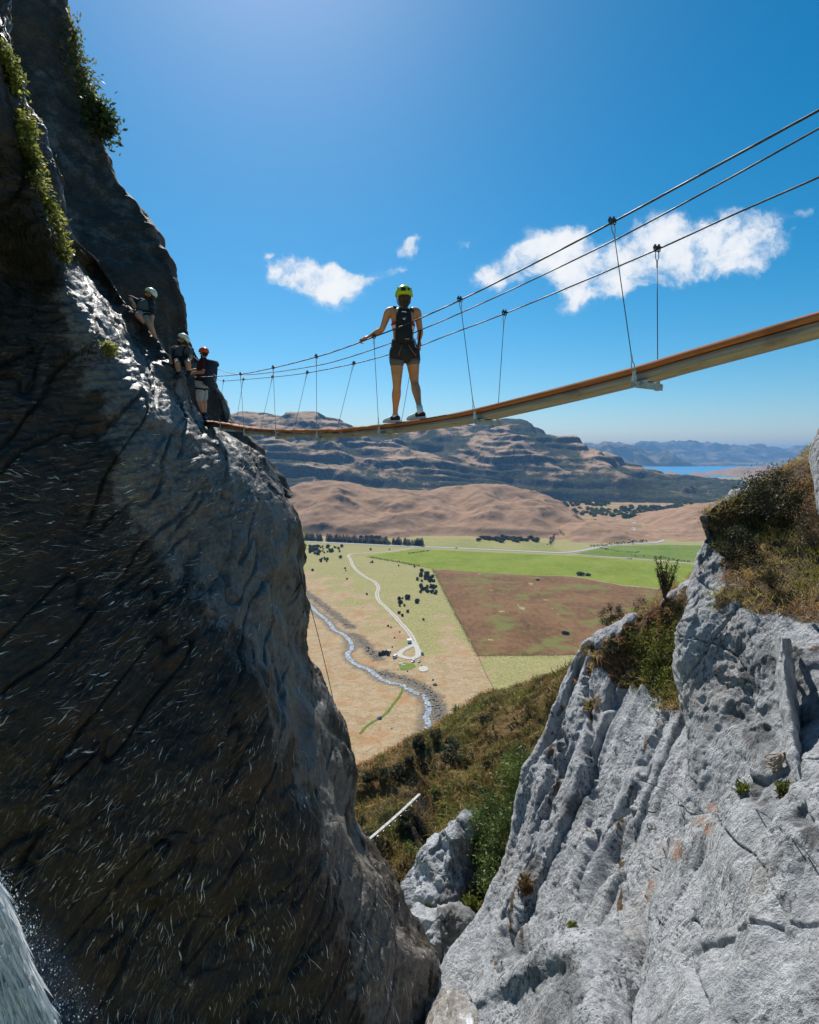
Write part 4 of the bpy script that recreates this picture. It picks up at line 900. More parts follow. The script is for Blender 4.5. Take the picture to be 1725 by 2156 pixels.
gorge_rock([[(875,1960,20),(895,1950,20),(925,1945,20),(960,1945,20),(985,1955,20),(1000,1960,20)],
 [(845,1942,17.6),(880,1928,17.3),(922,1912,17.1),(958,1918,17.2),(985,1930,17.5),(1003,1950,18.5)],
 [(850,1985,17),(885,1965,16.5),(925,1955,16.2),(962,1960,16.4),(988,1968,16.9),(1003,1980,18)],
 [(875,2025,16.5),(900,2012,16),(930,2005,15.8),(960,2005,16),(982,2008,16.5),(996,2012,17.4)],
 [(900,2055,16.1),(915,2048,15.8),(935,2045,15.7),(955,2045,15.9),(972,2042,16.3),(985,2040,17)],
 [(905,2085,16.4),(920,2082,16.2),(935,2080,16.2),(950,2080,16.3),(965,2078,16.6),(975,2075,17)],
 [(905,2110,17.5),(920,2110,17.5),(935,2110,17.5),(950,2110,17.5),(965,2108,17.5),(975,2105,17.5)]],
 'lower dark pitted rock bulge in the gorge above the stream', 47., 1.2)
# stream bed at the bottom
W0 = [[(880,2040,16),(930,2035,15.6),(975,2020,15.2),(1020,2010,15)],
 [(890,2075,12.9),(930,2060,12.7),(975,2075,12.2),(1030,2090,11.5)],
 [(895,2120,11.6),(940,2105,11.4),(985,2115,10.9),(1040,2130,10.2)],
 [(895,2180,10.6),(945,2165,10.3),(995,2170,9.8),(1050,2190,9.0)],
 [(880,2330,9),(950,2320,8.7),(1010,2320,8.3),(1070,2320,7.8)]]
def m_wetrock(N, b):
    p = N.pos(); n = N.noise(p, 2.5, 6, .7); f = N.noise(N.mapping(p, (2.2, .8, .8)), 1.9, 6, .7, .6); foam = N.math('MULTIPLY', N.ss(f, .54, .68), N.attr('flow'))
    c = N.mix(N.ss(n, .35, .65), (.14, .12, .10), (.34, .33, .32)); N.put(b.inputs['Base Color'], N.mix(N.math('MULTIPLY', foam, .9), c, (.72, .75, .80)))
    b.inputs['Roughness'].default_value = .22; b.inputs['Specular IOR Level'].default_value = .6
    N.put(b.inputs['Normal'], N.bump(N.math('ADD', n, N.math('MULTIPLY', N.noise(p, 9, 5, .7), .6)), .9, .1))
o_, V_, n_ = loft('stream', W0, [16, 30, 34, 30], [30, 30, 30], material('wet_rock_and_water', m_wetrock), lambda V, n, s, t: flakes(V, n, .9, seed=51.), masks={'flow': lambda V, s, t: np.clip(blob(*proj(V), [(935,2080,40),(950,2110,36),(960,2150,45),(1000,2160,30),(925,2140,30)]) * .95 + .12, 0, 1)})
tag(o_, kind='structure')
# ================================================================ the plank bridge
BX0, BY0 = 1.817, 4.6; BD = np.array([-.5863, .8101]); BQ = np.array([.8101, .5863])
def on_bridge(px, py, w=0.0):      # point seen at (px,py) in the upright plane that runs along the bridge, w metres across
    r = ray(px, py); s = (w + BX0 * BQ[0] + BY0 * BQ[1]) / (r[0] * BQ[0] + r[1] * BQ[1])
    return np.array([0, 0, CAMZ]) + r * s
def along(p): return (p[..., 0] - BX0) * BD[0] + (p[..., 1] - BY0) * BD[1]
def resamp(pts, step):
    pts = np.asarray(pts); c = crom(pts, 24); d = np.concatenate([[0], np.cumsum(np.linalg.norm(np.diff(c, axis=0), axis=1))])
    n = max(3, int(d[-1] / step)); q = np.linspace(0, d[-1], n); return np.stack([np.interp(q, d, c[:, k]) for k in range(3)], 1)
def m_rope(N, b):
    tc = N.pos(); n = N.noise(tc, 30, 3, .6); N.put(b.inputs['Base Color'], N.mix(N.ss(n, .3, .7), (.03, .031, .034), (.085, .09, .095)))
    b.inputs['Roughness'].default_value = .45; b.inputs['Metallic'].default_value = .5
M_cable = material('steel_cable', m_rope)
M_galv = material('galvanised_steel', color=(.42, .45, .43), rough=.42, metal=.55, var=.2, vscale=14)
M_dark_metal = material('dark_fitting', color=(.08, .08, .085), rough=.45, metal=.7, var=.3)
def m_timber(c0, c1, dirt):
    def fn(N, b):
        st = N.attr('st', 1); g = N.noise(N.mapping(st, (1.4, 42, 42)), 1.0, 5, .62, .3); k = N.noise(N.mapping(st, (2.5, 6, 6)), 1.0, 4, .6)
        c = N.mix(N.ss(g, .34, .66), c0, c1); c = N.mix(N.math('MULTIPLY', N.ss(k, .52, .7), .6), c, dirt)
        N.put(b.inputs['Base Color'], c); b.inputs['Roughness'].default_value = .75; N.put(b.inputs['Normal'], N.bump(g, .35, .01))
    return fn
M_deck = material('warm_timber', m_timber((.36, .115, .038), (.50, .19, .07), (.17, .065, .03)))
M_beam = material('weathered_timber', m_timber((.30, .245, .18), (.44, .38, .30), (.14, .11, .08)))
TOP = [(1850,622),(1725,655.5),(1433,742),(1331,773),(1154,821),(1000,860),(921,876),(840,888.5),(737,900.5),(679,904),(583,904),(518,899.5),(474,892),(440,887.5),(414,884)]
def onward(pts, L=4.0):             # carry a line on past the frame, towards its anchor on the near side
    a = np.array(pts[0]) - np.array(pts[1]); a /= np.linalg.norm(a); return [np.array(pts[0]) + a * L + [0, 0, .12 * L / 4], np.array(pts[0]) + a * L * .5] + list(pts)
deck_line = resamp(onward([on_bridge(x, y, 0) for x, y in TOP]), .06)
bridge = empty('rope_bridge', tuple(deck_line[len(deck_line) // 2]), 'narrow plank walkway hung from steel cables, crossing the gorge to the dark wall', 'bridge')
B0 = np.array(bridge.location); Q3 = np.array([BQ[0], BQ[1], 0.])
def beam(name, w0, w1, z0, z1, mat, rough=0.0):
    L = deck_line - B0; n = len(L); V = []
    j = rough * np.stack([fbm(np.column_stack([np.arange(n) * .31, np.full(n, k * 7.), np.zeros(n)]), 3) for k in range(4)], 1)
    end = sstep(along(deck_line), 3.2, 5.0)[:, None] * j            # worn and ragged towards the far end
    for i, (w, z) in enumerate(((w0, z0), (w1, z0), (w1, z1), (w0, z1))): V.append(L + Q3 * w + np.array([0, 0, 1.]) * (z + end[:, i:i + 1]))
    V = np.stack(V, 1).reshape(-1, 3); f = np.concatenate([gridfaces(n, 4, wrap=True), [[0, 1, 2, 3], [4 * n - 1, 4 * n - 2, 4 * n - 3, 4 * n - 4]]])
    me = npmesh(name, V, f); a = along(deck_line)
    st = np.stack([np.repeat(a, 4), np.tile([0, .2, .3, .05], n), np.tile([0, 0, .05, .06], n)], 1); vattr(me, 'st', st)
    bm = bmesh.new(); bm.from_mesh(me); bmesh.ops.recalc_face_normals(bm, faces=bm.faces); bm.to_mesh(me); bm.free()
    return link(name, me, mat, bridge)
beam('deck_board', .0, .215, -.044, .0, M_deck, .020)
beam('deck_beam', .026, .235, -.118, -.056, M_beam, .022)
def cable(name, pts, r, pitch=.085, strands=6, parent=bridge, base=B0, mat=M_cable, step=.012):
    L = resamp(pts, step); T = np.gradient(L, axis=0); T /= np.linalg.norm(T, axis=1)[:, None]
    u = np.cross(T, [0, 0, 1.]); u /= np.linalg.norm(u, axis=1)[:, None]; w = np.cross(T, u)
    d = np.concatenate([[0], np.cumsum(np.linalg.norm(np.diff(L, axis=0), axis=1))]); m = MB()
    for k in range(strands):
        a = d / pitch * 2 * np.pi + k * 2 * np.pi / strands
        m.tube(L + (r * .62) * (np.cos(a)[:, None] * u + np.sin(a)[:, None] * w) - base, r * .42, 5)
    return link(name, m.mesh(name, False), mat, parent, True)
NEAR = [on_bridge(x, y, -.15) for x, y in [(1850,165),(1725,232),(1510,349),(1292,467),(1120,557),(969,632),(848,686),(787,709.5),(726,732.5),(665,752),(574,775),(506,788),(452,792.5)]]
NEAR += [P(409, 794, 14.2), P(399, 793, 14.0), P(363, 767, 13.9), P(352, 760, 14.2)]
MID = [on_bridge(x, y, .12) for x, y in [(1850,202),(1725,270.5),(1510,390),(1297,504),(1120,590),(972,658),(876,699),(821,723),(726,755),(665,770),(574,784),(506,788.5)]]
MID += [P(464, 779, 14.9), P(422, 761, 14.8), P(405, 748, 14.9)]
FAR = [on_bridge(x, y, .38) for x, y in [(1850,318),(1725,373),(1540,454),(1382.5,526),(1200,604),(1061,661),(947,704),(882,729),(820,746.5),(745,766),(647,785),(574,794),(512.6,799),(470,802)]]
FAR += [P(459, 797, 15.2), P(448, 790, 15.4)]
NEAR, MID, FAR = onward(NEAR), onward(MID), onward(FAR)
cable('near_cable', NEAR, .0085); cable('middle_cable', MID, .0070); cable('far_cable', FAR, .0072)
bridge.children[-3].name = 'cable'; bridge.children[-2].name = 'cable'; bridge.children[-1].name = 'cable'
NEARd, FARd, MIDd = resamp(NEAR, .02), resamp(FAR, .02), resamp(MID, .02)
def at_px(line, px):
    x, y = proj(line); return line[np.argmin(np.abs(x - px))]
def at_t(line, t): return line[np.argmin(np.abs(along(line) - t))]
def hanger(top, bot, r, big=1.0, showend=True):
    ax = bot - top; L = np.linalg.norm(ax); ax = ax / L
    h = MB().tube(np.array([top + ax * .10, top + ax * (L - .11 if showend else L)]) - B0, r, 6).build('hanger', M_cable, bridge, True)
    c = MB()                          # wire clamp gripping the cable
    bd = np.array([BD[0], BD[1], .3]); bd /= np.linalg.norm(bd)
    for s in (-.018, .018):
        a = np.linspace(0, 2 * np.pi, 11); side = np.cross(bd, ax); side /= np.linalg.norm(side)
        c.tube([top + bd * s + (side * math.cos(k) + ax * math.sin(k)) * .017 for k in a], .0055, 5)
    c.box(top - ax * .018, (.055, .03, .022), np.array(Vector(bd).to_track_quat('X', 'Z').to_matrix()))
    for s in (-.018, .018): c.box(top - ax * .032 + bd * s, (.014, .014, .022))
    c.v = [v - B0 for v in c.v]; c.build('clamp', M_dark_metal, h)
    t = MB(); a = np.linspace(0, 2 * np.pi, 15)
    side = bd
    t.tube([top + ax * (.055 - .042 * math.cos(k)) + side * (.020 * math.sin(k)) * (1 - .4 * (1 - math.cos(k)) / 2) for k in a], .0042, 5)
    t.tube([top + ax * .094, top + ax * .15], .0065, 6); t.v = [v - B0 for v in t.v]; t.build('thimble', M_galv, h)
    if showend:
        e = MB(); e.tube([bot - ax * .17, bot - ax * .11], .0065, 6)
        e.tube([bot - ax * (.068 + .042 * math.cos(k)) + side * .016 * math.sin(k) for k in a], .0042, 5); e.box(bot - ax * .012, (.022, .022, .05)); e.v = [v - B0 for v in e.v]; e.build('shackle', M_galv, h)
    return h
for k, (bx, ntx, ftx) in enumerate([(1335,1292,1382),(1003,969,1061),(803,788,873),(672,666,745),(584,575,647),(517,506.5,574),(468,452,512.6)]):
    i = np.argmin(np.abs(proj(deck_line)[0] - bx)); q = deck_line[i]
    nb = q + Q3 * -.035 + [0, 0, -.125]; fb = q + Q3 * .30 + [0, 0, -.135]
    br = MB(); Mx = np.array(Matrix(((BQ[0], BD[0], 0), (BQ[1], BD[1], 0), (0, 0, 1))))
    c = q + Q3 * .135 + [0, 0, -.1275]
    br.box(c, (.38, .060, .006), Mx); br.box(c + np.array([-BD[0], -BD[1], 0]) * .0295 + [0, 0, -.026], (.38, .006, .05), Mx)
    br.add([q + Q3 * .0 + np.array([*(-BD * .12), -.118]), q + Q3 * .0 + np.array([*(-BD * .03), -.118]), q + Q3 * .05 + np.array([*(-BD * .03), -.118]), q + Q3 * .0 + np.array([*(-BD * .12), -.124]), q + Q3 * .0 + np.array([*(-BD * .03), -.16]), q + Q3 * .05 + np.array([*(-BD * .03), -.124])], [(0, 1, 2), (5, 4, 3), (0, 3, 4, 1), (1, 4, 5, 2), (2, 5, 3, 0)])
    br.v = [v - B0 for v in br.v]; brk = br.build('bracket', M_galv, bridge)
    for e in (nb, fb):
        m = MB(); m.box(e + [0, 0, .0], (.03, .03, .085)); m.tube([e + np.array([*(BD * -.045), -.01]), e + np.array([*(BD * .03), -.01])], .011, 6)
        m.v = [v - B0 for v in m.v]; m.build('bolt', M_galv, brk)
    hanger(at_px(NEARd, ntx), nb + [0, 0, .045], .0036); hanger(at_px(FARd, ftx), fb + [0, 0, .045], .0036)
q = at_px(FARd, 471); hanger(q, np.array(P(459, 880, 15.0)), .0036, showend=False)

# ---- the second bridge, far below
lb0, lb1 = P(779, 1766, 30.5), P(884, 1672, 34.0); lx = lb1 - lb0; Ln = np.linalg.norm(lx); lx = lx / Ln; ls = np.cross(lx, [0, 0, 1.]); ls /= np.linalg.norm(ls); lu = np.cross(ls, lx)
low = empty('rope_bridge', tuple(lb0), 'small pale plank bridge seen far below in the gorge', 'bridge')
M_lowdeck = material('bleached_timber', color=(.46, .45, .43), rough=.8, var=.15, vscale=3)
Ml = np.stack([lx, ls, lu], 1)
tt = np.linspace(0, 1, 15); sag = lambda t: -.06 * np.sin(np.pi * t)
m = MB(); P_ = [lx * Ln * t + np.array([0, 0, sag(t)]) for t in tt]
m.loft([np.array([p + ls * a + lu * b_ for a, b_ in ((-.085, -.03), (.085, -.03), (.085, .03), (-.085, .03))]) for p in P_]); m.build('deck_board', M_lowdeck, low)
for k in range(1, 9):
    p = lx * Ln * k / 9 + np.array([0, 0, sag(k / 9) - .07]); MB().box(p, (.06, .32, .04), Ml).build('bracket', M_galv, low)
for w, z in ((-.35, 1.15), (.0, 1.3), (.35, 1.15)):
    c_ = MB().tube([p + ls * w + np.array([0, 0, z]) for p in P_], .011, 5).build('cable', M_cable, low)
for k in range(1, 9):
    for w in (-.35, .35):
        p = lx * Ln * k / 9 + np.array([0, 0, sag(k / 9)]); MB().tube([p + ls * w * .8 + [0, 0, -.06], p + ls * w + [0, 0, 1.15]], .006, 4).build('hanger', M_cable, low)

# ---- steel safety line hanging down the edge of the wall
M_blackrope = material('black_rope', color=(.025, .022, .02), rough=.7)
def surf_at(V, px, py):
    x, y = proj(V); i = np.argmin((x - px) ** 2 + (y - py) ** 2); return V.reshape(-1, 3)[i]
pts = [P(612, 1100, 14.6), P(628, 1180, 14.5), P(640, 1240, 14.6), P(653, 1275, 14.9), P(668, 1330, 15.0), P(690, 1420, 15.2), P(710, 1510, 15.2), P(730, 1590, 15.1), P(748, 1640, 15), P(762, 1700, 14.8)]
tag(MB().tube(resamp(pts, .1), .010, 5).build('safety_line', M_blackrope, smooth=True), 'thin dark safety line hanging down the edge of the left wall', 'cable')
# ================================================================ people
def wrap_skin(mb, name, mat, parent, voxel=.008, smooth=8, base=None):
    """one continuous surface grown over the shaped pieces"""
    if base is not None: mb.v = [v - base for v in mb.v]
    me = mb.mesh(name); t = bpy.data.objects.new('tmp', me); COL.objects.link(t)
    r = t.modifiers.new('r', 'REMESH'); r.mode = 'VOXEL'; r.voxel_size = voxel; r.use_smooth_shade = True
    s = t.modifiers.new('s', 'SMOOTH'); s.factor = .5; s.iterations = smooth
    dg = bpy.context.evaluated_depsgraph_get(); dg.update(); out = bpy.data.meshes.new_from_object(t.evaluated_get(dg)); out.name = name
    bpy.data.objects.remove(t); out.materials.clear(); return link(name, out, mat, parent, True)
def limb(mb, pts, rad, n=12, seg=6): 
    c = crom(np.asarray(pts, float), seg); r = crom(np.asarray(rad, float)[:, None], seg)[:, 0]; mb.tube(c, np.maximum(r, .004), n)
    mb.ell(c[0], (r[0],) * 3, nu=10, nv=6); mb.ell(c[-1], (r[-1],) * 3, nu=10, nv=6)
def frame(fwd, up=(0, 0, 1)):
    f = np.array(fwd, float); f /= np.linalg.norm(f); r = np.cross(f, up); r /= np.linalg.norm(r); u = np.cross(r, f); return np.stack([r, f, u], 1)   # columns right, forward, up
def rings(mb, M, rows, n=18, sq=2.3):
    """rows: (centre, half width, half depth) stacked ellipses across frame M"""
    a = np.linspace(0, 2 * np.pi, n, endpoint=False); out = []
    for c, w, d in rows:
        x = np.sign(np.cos(a)) * np.abs(np.cos(a)) ** (2 / sq) * w; y = np.sign(np.sin(a)) * np.abs(np.sin(a)) ** (2 / sq) * d
        out.append(np.array(c) + x[:, None] * M[:, 0] + y[:, None] * M[:, 1])
    mb.loft(out)
def hand(mb, wrist, grip, M_axis, r=.011, bar=None):
    """palm and five fingers; the fingers close round a bar through `grip` that runs along M_axis"""
    wrist = np.array(wrist); grip = np.array(grip); d = grip - wrist; d /= np.linalg.norm(d); ax = np.array(M_axis); ax = ax - d * ax.dot(d); ax /= np.linalg.norm(ax); nrm = np.cross(ax, d)
    if nrm[2] < 0: nrm = -nrm
    M = np.stack([ax, d, nrm], 1); pc = wrist + d * .05 + nrm * .012
    mb.ell(pc, (.042, .052, .019), M)
    for k, (o, L) in enumerate(((-.030, .068), (-.010, .078), (.011, .074), (.031, .058))):
        b0 = pc + ax * o + d * .040; q = [b0, b0 + d * L * .42 + nrm * .004, b0 + d * L * .62 - nrm * .026, b0 + d * L * .35 - nrm * .044]
        limb(mb, q, [.0105, .0098, .0092, .008], 7, 3)
    t0 = wrist + d * .03 - ax * .036; limb(mb, [t0, t0 + d * .03 - ax * .018 - nrm * .012, t0 + d * .048 + ax * .004 - nrm * .032], [.013, .011, .009], 7, 3)
def shoe(name, ankle, fwd, mat, sole, parent, base, L=.27, up=(0, 0, 1)):
    M = frame(fwd, up); u = M[:, 2]; f = M[:, 1]; r = M[:, 0]; a = np.array(ankle)
    mb = MB(); R_ = []
    for k, (y, w, h) in enumerate(((-.055, .028, .055), (-.03, .036, .075), (.02, .038, .082), (.07, .042, .066), (.12, .046, .050), (.165, .042, .038), (.20, .024, .026))):
        c = a + f * y * L / .27 + u * (-.085 + h / 2 + .012); b = np.linspace(0, 2 * np.pi, 12, endpoint=False); R_.append(np.array([c + r * w * math.cos(k2) + u * h / 2 * math.sin(k2) for k2 in b]))
    mb.loft(R_); mb.v = [v - base for v in mb.v]; o = mb.build(name, mat, parent, True)
    sb = MB(); prof = [(-.062, .030), (-.04, .038), (.02, .039), (.09, .045), (.14, .048), (.19, .036), (.214, .016)]
    ring = [a + f * y * L / .27 + r * w for y, w in prof] + [a + f * y * L / .27 - r * w for y, w in prof[::-1]]; n = len(ring)
    V = [p - u * .095 for p in ring] + [p - u * .068 for p in ring]
    sb.add(V, [tuple(range(n)), tuple(range(n, 2 * n))] + [(i, (i + 1) % n, n + (i + 1) % n, n + i) for i in range(n)]); sb.v = [v - base for v in sb.v]; sb.build('sole', sole, o)
    return o
def head_pieces(mb, c, M, s=1.0, male=True):
    r, f, u = M[:, 0], M[:, 1], M[:, 2]
    mb.ell(c + u * .02 * s - f * .008 * s, (.073 * s, .092 * s, .098 * s), M, 16, 10)
    mb.ell(c - u * .055 * s + f * .028 * s, (.055 * s, .058 * s, .062 * s), M, 14, 8)
    mb.ell(c + f * .088 * s - u * .022 * s, (.014 * s, .022 * s, .024 * s), M, 8, 6); mb.ell(c + f * .078 * s - u * .058 * s, (.024 * s, .014 * s, .010 * s), M, 8, 6)
    mb.ell(c + f * .07 * s - u * .09 * s, (.026 * s, .02 * s, .018 * s), M, 8, 6); mb.ell(c + f * .078 * s + u * .016 * s, (.05 * s, .016 * s, .010 * s), M, 8, 6)
    for q in (-1, 1): mb.ell(c + r * .073 * s * q - u * .018 * s, (.010 * s, .020 * s, .032 * s), M, 8, 6)
def helmet(c, M, mat, parent, base, s=1.0, lamp=None, trim=None, tilt=0.0):
    r, f, u = M[:, 0], M[:, 1], M[:, 2]; n = 28; R_ = []
    for j in range(8):
        t = (math.pi / 2) * (j / 7.0) ** .9 * 1.0; a = np.linspace(0, 2 * np.pi, n, endpoint=False); k = []
        for b in a:
            rib = 1 + .025 * (np.cos(b * 6) > .6) * (j > 1)
            low = -.012 * (1 - math.cos(b)) if j == 0 else 0
            k.append(c + r * .108 * s * math.cos(b) * math.cos(t) * rib + f * .134 * s * math.sin(b) * math.cos(t) * rib + u * s * (.118 * math.sin(t) + .028 - (.022 * (1 if math.sin(b) < -.2 else 0) if j == 0 else 0)))
        R_.append(np.array(k))
    lip = np.array([c + (p - c) * np.array([1.0, 1.0, 1.0]) * .93 for p in R_[0]])
    mb = MB().loft([lip] + R_); mb.v = [v - base for v in mb.v]; o = mb.build('helmet', mat, parent, True)
    for sgn in (-1, 1):
        for y in (-.045, .035): v = MB().ell(c + r * sgn * .080 * s + f * y * s + u * .098 * s, (.008 * s, .016 * s, .008 * s), M, 8, 6); v.v = [x - base for x in v.v]; v.build('vent', M_black, o)
    if lamp is not None:
        b = MB().box(c - f * .132 * s + u * .058 * s - r * .03 * s, (.055 * s, .02, .032 * s), M); b.box(c - f * .122 * s + u * .064 * s + r * .035 * s, (.022 * s, .02, .018 * s), M); b.v = [x - base for x in b.v]; b.build('lamp_clip', M_black, o)
    st = MB()
    for sgn in (-1, 1): st.tube([c + r * sgn * .086 * s + f * .01 * s + u * .03 * s, c + r * sgn * .078 * s + f * .02 * s - u * .05 * s, c + r * sgn * .03 * s + f * .035 * s - u * .115 * s], .006, 5)
    st.tube([c + r * sgn * .03 * s + f * .035 * s - u * .115 * s for sgn in (-1, 1)], .006, 5); st.v = [x - base for x in st.v]; st.build('strap', M_black, o)
    return o
def sock(mb, knee, ankle, lo, hi, r):
    k, a = np.array(knee), np.array(ankle); d = (a - k); mb.tube([k + d * lo, k + d * (lo + hi) / 2, k + d * hi], [r * 1.06, r, r * 1.02], 12)
def m_skin(c0, c1):
    def fn(N, b):
        tc = N.new('ShaderNodeTexCoord').outputs['Object']; n = N.noise(tc, 9, 3, .5); N.put(b.inputs['Base Color'], N.mix(N.ss(n, .3, .7), c0, c1)); b.inputs['Roughness'].default_value = .5
        b.inputs['Subsurface Weight'].default_value = .12; b.inputs['Subsurface Radius'].default_value = (.03, .012, .006); b.inputs['Subsurface Scale'].default_value = .5
    return fn
M_skin = material('tanned_skin', m_skin((.52, .225, .095), (.62, .29, .13))); M_skin2 = material('fair_skin', m_skin((.54, .27, .155), (.64, .34, .20)))
M_black = material('black_fabric', color=(.016, .017, .019), rough=.75, bump=.2, vscale=30); M_shorts = material('black_shorts', color=(.035, .030, .028), rough=.8, bump=.25, vscale=20)
M_mesh = material('charcoal_mesh', color=(.13, .125, .12), rough=.8); M_red = material('red_fabric', color=(.50, .02, .03), rough=.7); M_white = material('white_fabric', color=(.78, .78, .78), rough=.7)
M_hair = material('brown_hair', color=(.085, .045, .024), rough=.6, var=.4, vscale=40, bump=.5); M_darkhair = material('dark_hair', color=(.03, .02, .015), rough=.6, var=.4, vscale=40)
M_lime = material('lime_helmet', color=(.46, .60, .012), rough=.28, spec=.5, var=.03); M_orange = material('orange_helmet', color=(.85, .10, .010), rough=.25, spec=.5, var=.03)
M_limewhite = material('green_white_helmet', lambda N, b: (N.put(b.inputs['Base Color'], N.mix(N.ss(N.noise(N.new('ShaderNodeTexCoord').outputs['Object'], 3.2, 1, .4), .56, .60), (.30, .66, .05), (.78, .84, .74))), b.inputs['Roughness'].__setattr__('default_value', .3)))
M_maroon = material('maroon_shirt', color=(.062, .018, .024), rough=.85, bump=.2, vscale=14); M_grey = material('grey_shirt', color=(.10, .10, .10), rough=.85, bump=.2, vscale=14)
M_slate = material('slate_shirt', color=(.095, .135, .145), rough=.85, bump=.2, vscale=14); M_navy = material('navy_jacket', color=(.022, .028, .045), rough=.75, bump=.2, vscale=14)
M_bluepack = material('navy_pack', color=(.022, .036, .062), rough=.7, bump=.25, vscale=18); M_khaki = material('khaki_shorts', color=(.36, .345, .29), rough=.85, bump=.25, vscale=18)
M_greens = material('grey_green_shorts', lambda N, b: N.put(b.inputs['Base Color'], N.mix(N.ss(N.new('ShaderNodeSeparateXYZ').outputs[2], 0, 1), (.4, .41, .38), (.4, .41, .38))))
M_greyshort = material('pale_grey_shorts', color=(.46, .47, .44), rough=.85, bump=.25, vscale=18); M_olive = material('olive_shorts', color=(.11, .16, .10), rough=.85)
M_blueshoe = material('blue_shoe', color=(.03, .09, .17), rough=.6, var=.3); M_sole = material('dark_sole', color=(.02, .02, .022), rough=.8); M_pale_sole = material('pale_sole', color=(.6, .6, .58), rough=.7)
M_bwshoe = material('black_white_shoe', lambda N, b: (N.put(b.inputs['Base Color'], N.mix(N.ss(N.attr('toe'), .46, .50), (.02, .02, .022), (.76, .76, .76))), b.inputs['Roughness'].__setattr__('default_value', .6)))
M_bluesock = material('blue_sock', color=(.05, .10, .20), rough=.85); M_lens = material('dark_glasses', color=(.01, .01, .012), rough=.15, spec=.6); M_pale_metal = material('silver_metal', color=(.65, .66, .68), rough=.3, metal=.8); M_web = material('grey_webbing', color=(.20, .19, .19), rough=.8); M_brownweb = material('brown_webbing', color=(.16, .09, .075), rough=.8)
M_yellow = material('yellow_tab', color=(.62, .50, .06), rough=.7)

# ---- the woman standing on the bridge, seen from behind
def C2(x, y): return (1380 + x * .2968) / 1.9, (1100 + y * .2968) / 1.9
fL = on_bridge(*C2(672, 1900), .10); fR = on_bridge(*C2(1012, 1835), .12)
dW = (fL[1] + fR[1]) / 2
def W(x, y, dd=0.0): return P(*C2(x, y), dW + dd)
wf = np.array([-.42, .91, 0]); wf /= np.linalg.norm(wf); Mw = frame(wf)
base = np.array([(fL[0] + fR[0]) / 2, dW, min(fL[2], fR[2])]); woman = empty('person', tuple(base), 'woman in lime helmet, small black backpack and black shorts, walking away along the bridge', 'person')
hipL, hipR = W(702, 1060, -.02), W(908, 1060, .05); knL, knR = W(702, 1490, -.0), W(940, 1440, .06)
ankL = np.array([*W(676, 1850)[:2], 0]); ankL = W(677, 1895, fL[1] - dW); ankR = W(1012, 1815, fR[1] - dW)
shL, shR = W(590, 505, -.03), W(975, 510, .10); nk = W(792, 440, .03); hd = W(797, 322, .02)
elL = W(497, 735, .02); wrL_t = at_px(NEARd, C2(262, 885)[0]); wrL = wrL_t + np.array([.07, -.01, .045]); elR = W(1018, 770, .14); wrR = at_px(FARd, C2(985, 950)[0]) + np.array([.01, -.03, .07])
b = MB(); waist = W(790, 830, .03); chest = W(785, 640, .03); hipc = W(803, 1010, .03)
rings(b, Mw, [(W(803, 1135, .03), .09, .075), (W(803, 1080, .03), .165, .115), (hipc, .172, .118), (W(797, 920, .03), .155, .105), (waist, .132, .092), (W(787, 740, .03), .138, .098), (chest, .150, .102), (W(783, 560, .03), .160, .096), (W(783, 500, .03), .158, .078), (W(786, 462, .03), .105, .06), (nk, .056, .054)])
limb(b, [W(788, 480, .03), nk, W(795, 380, .02)], [.062, .053, .054])
head_pieces(b, hd, frame(wf + np.array([.25, 0, -.15])), .93)
for sh, el, wr in ((shL, elL, wrL), (shR, elR, wrR)):
    limb(b, [sh + (nk - sh) * .28, sh, sh + (el - sh) * .45, el, el + (wr - el) * .35, wr], [.055, .054, .044, .037, .038, .025])
hand(b, wrL, wrL_t + np.array([-.03, 0, -.002]), [BD[0], BD[1], -.35]); hand(b, wrR, at_px(FARd, C2(985, 950)[0]) + np.array([0, .0, -.0]), [BD[0], BD[1], -.35])
for hp, kn, an in ((hipL, knL, ankL), (hipR, knR, ankR)):
    limb(b, [hp, hp + (kn - hp) * .4, kn, kn + (an - kn) * .30, kn + (an - kn) * .72, an], [.092, .082, .054, .059, .038, .033])
wrap_skin(b, 'body', M_skin, woman, .007, 7, base)
b = MB(); S = lambda p: np.array(p); upM = Mw
rings(b, Mw, [(W(803, 1185, .03), .06, .06), (W(803, 1160, .03), .130, .118), (W(803, 1120, .03), .168, .130), (W(803, 1060, .03), .181, .130), (hipc, .182, .128), (W(797, 930, .03), .165, .115), (W(793, 880, .03), .152, .108)])
for hp, kn in ((hipL, knL), (hipR, knR)): limb(b, [hp + (kn - hp) * -.05, hp + (kn - hp) * .10, hp + (kn - hp) * .235], [.100, .100, .096])
shorts = wrap_skin(b, 'shorts', M_shorts, woman, .008, 4, base)
b = MB()
for hp, kn in ((hipL, knL), (hipR, knR)): limb(b, [hp + (kn - hp) * .20, hp + (kn - hp) * .27], [.097, .096])
wrap_skin(b, 'shorts_hem', M_mesh, shorts, .008, 2, base)
b = MB(); rings(b, Mw, [(W(793, 900, .03), .157, .112), (W(793, 868, .03), .150, .108)]); b.v = [v - base for v in b.v]; hb = b.build('harness', M_web, woman, True)
b = MB()
for x0, y0, x1, y1 in ((770, 940, 715, 1110), (855, 940, 960, 1090)): b.tube([W(x0, y0, -.115), W((x0 + x1) / 2, (y0 + y1) / 2, -.125), W(x1, y1, -.10)], .009, 6)
for s, hp, kn in ((0, hipL, knL), (1, hipR, knR)): 
    q = hp + (kn - hp) * .15; a = np.linspace(0, 2 * np.pi, 17); b.tube([q + Mw[:, 0] * .094 * math.cos(k) + Mw[:, 1] * .100 * math.sin(k) + np.array([0, 0, .04 * math.sin(k)]) for k in a], .009, 6)
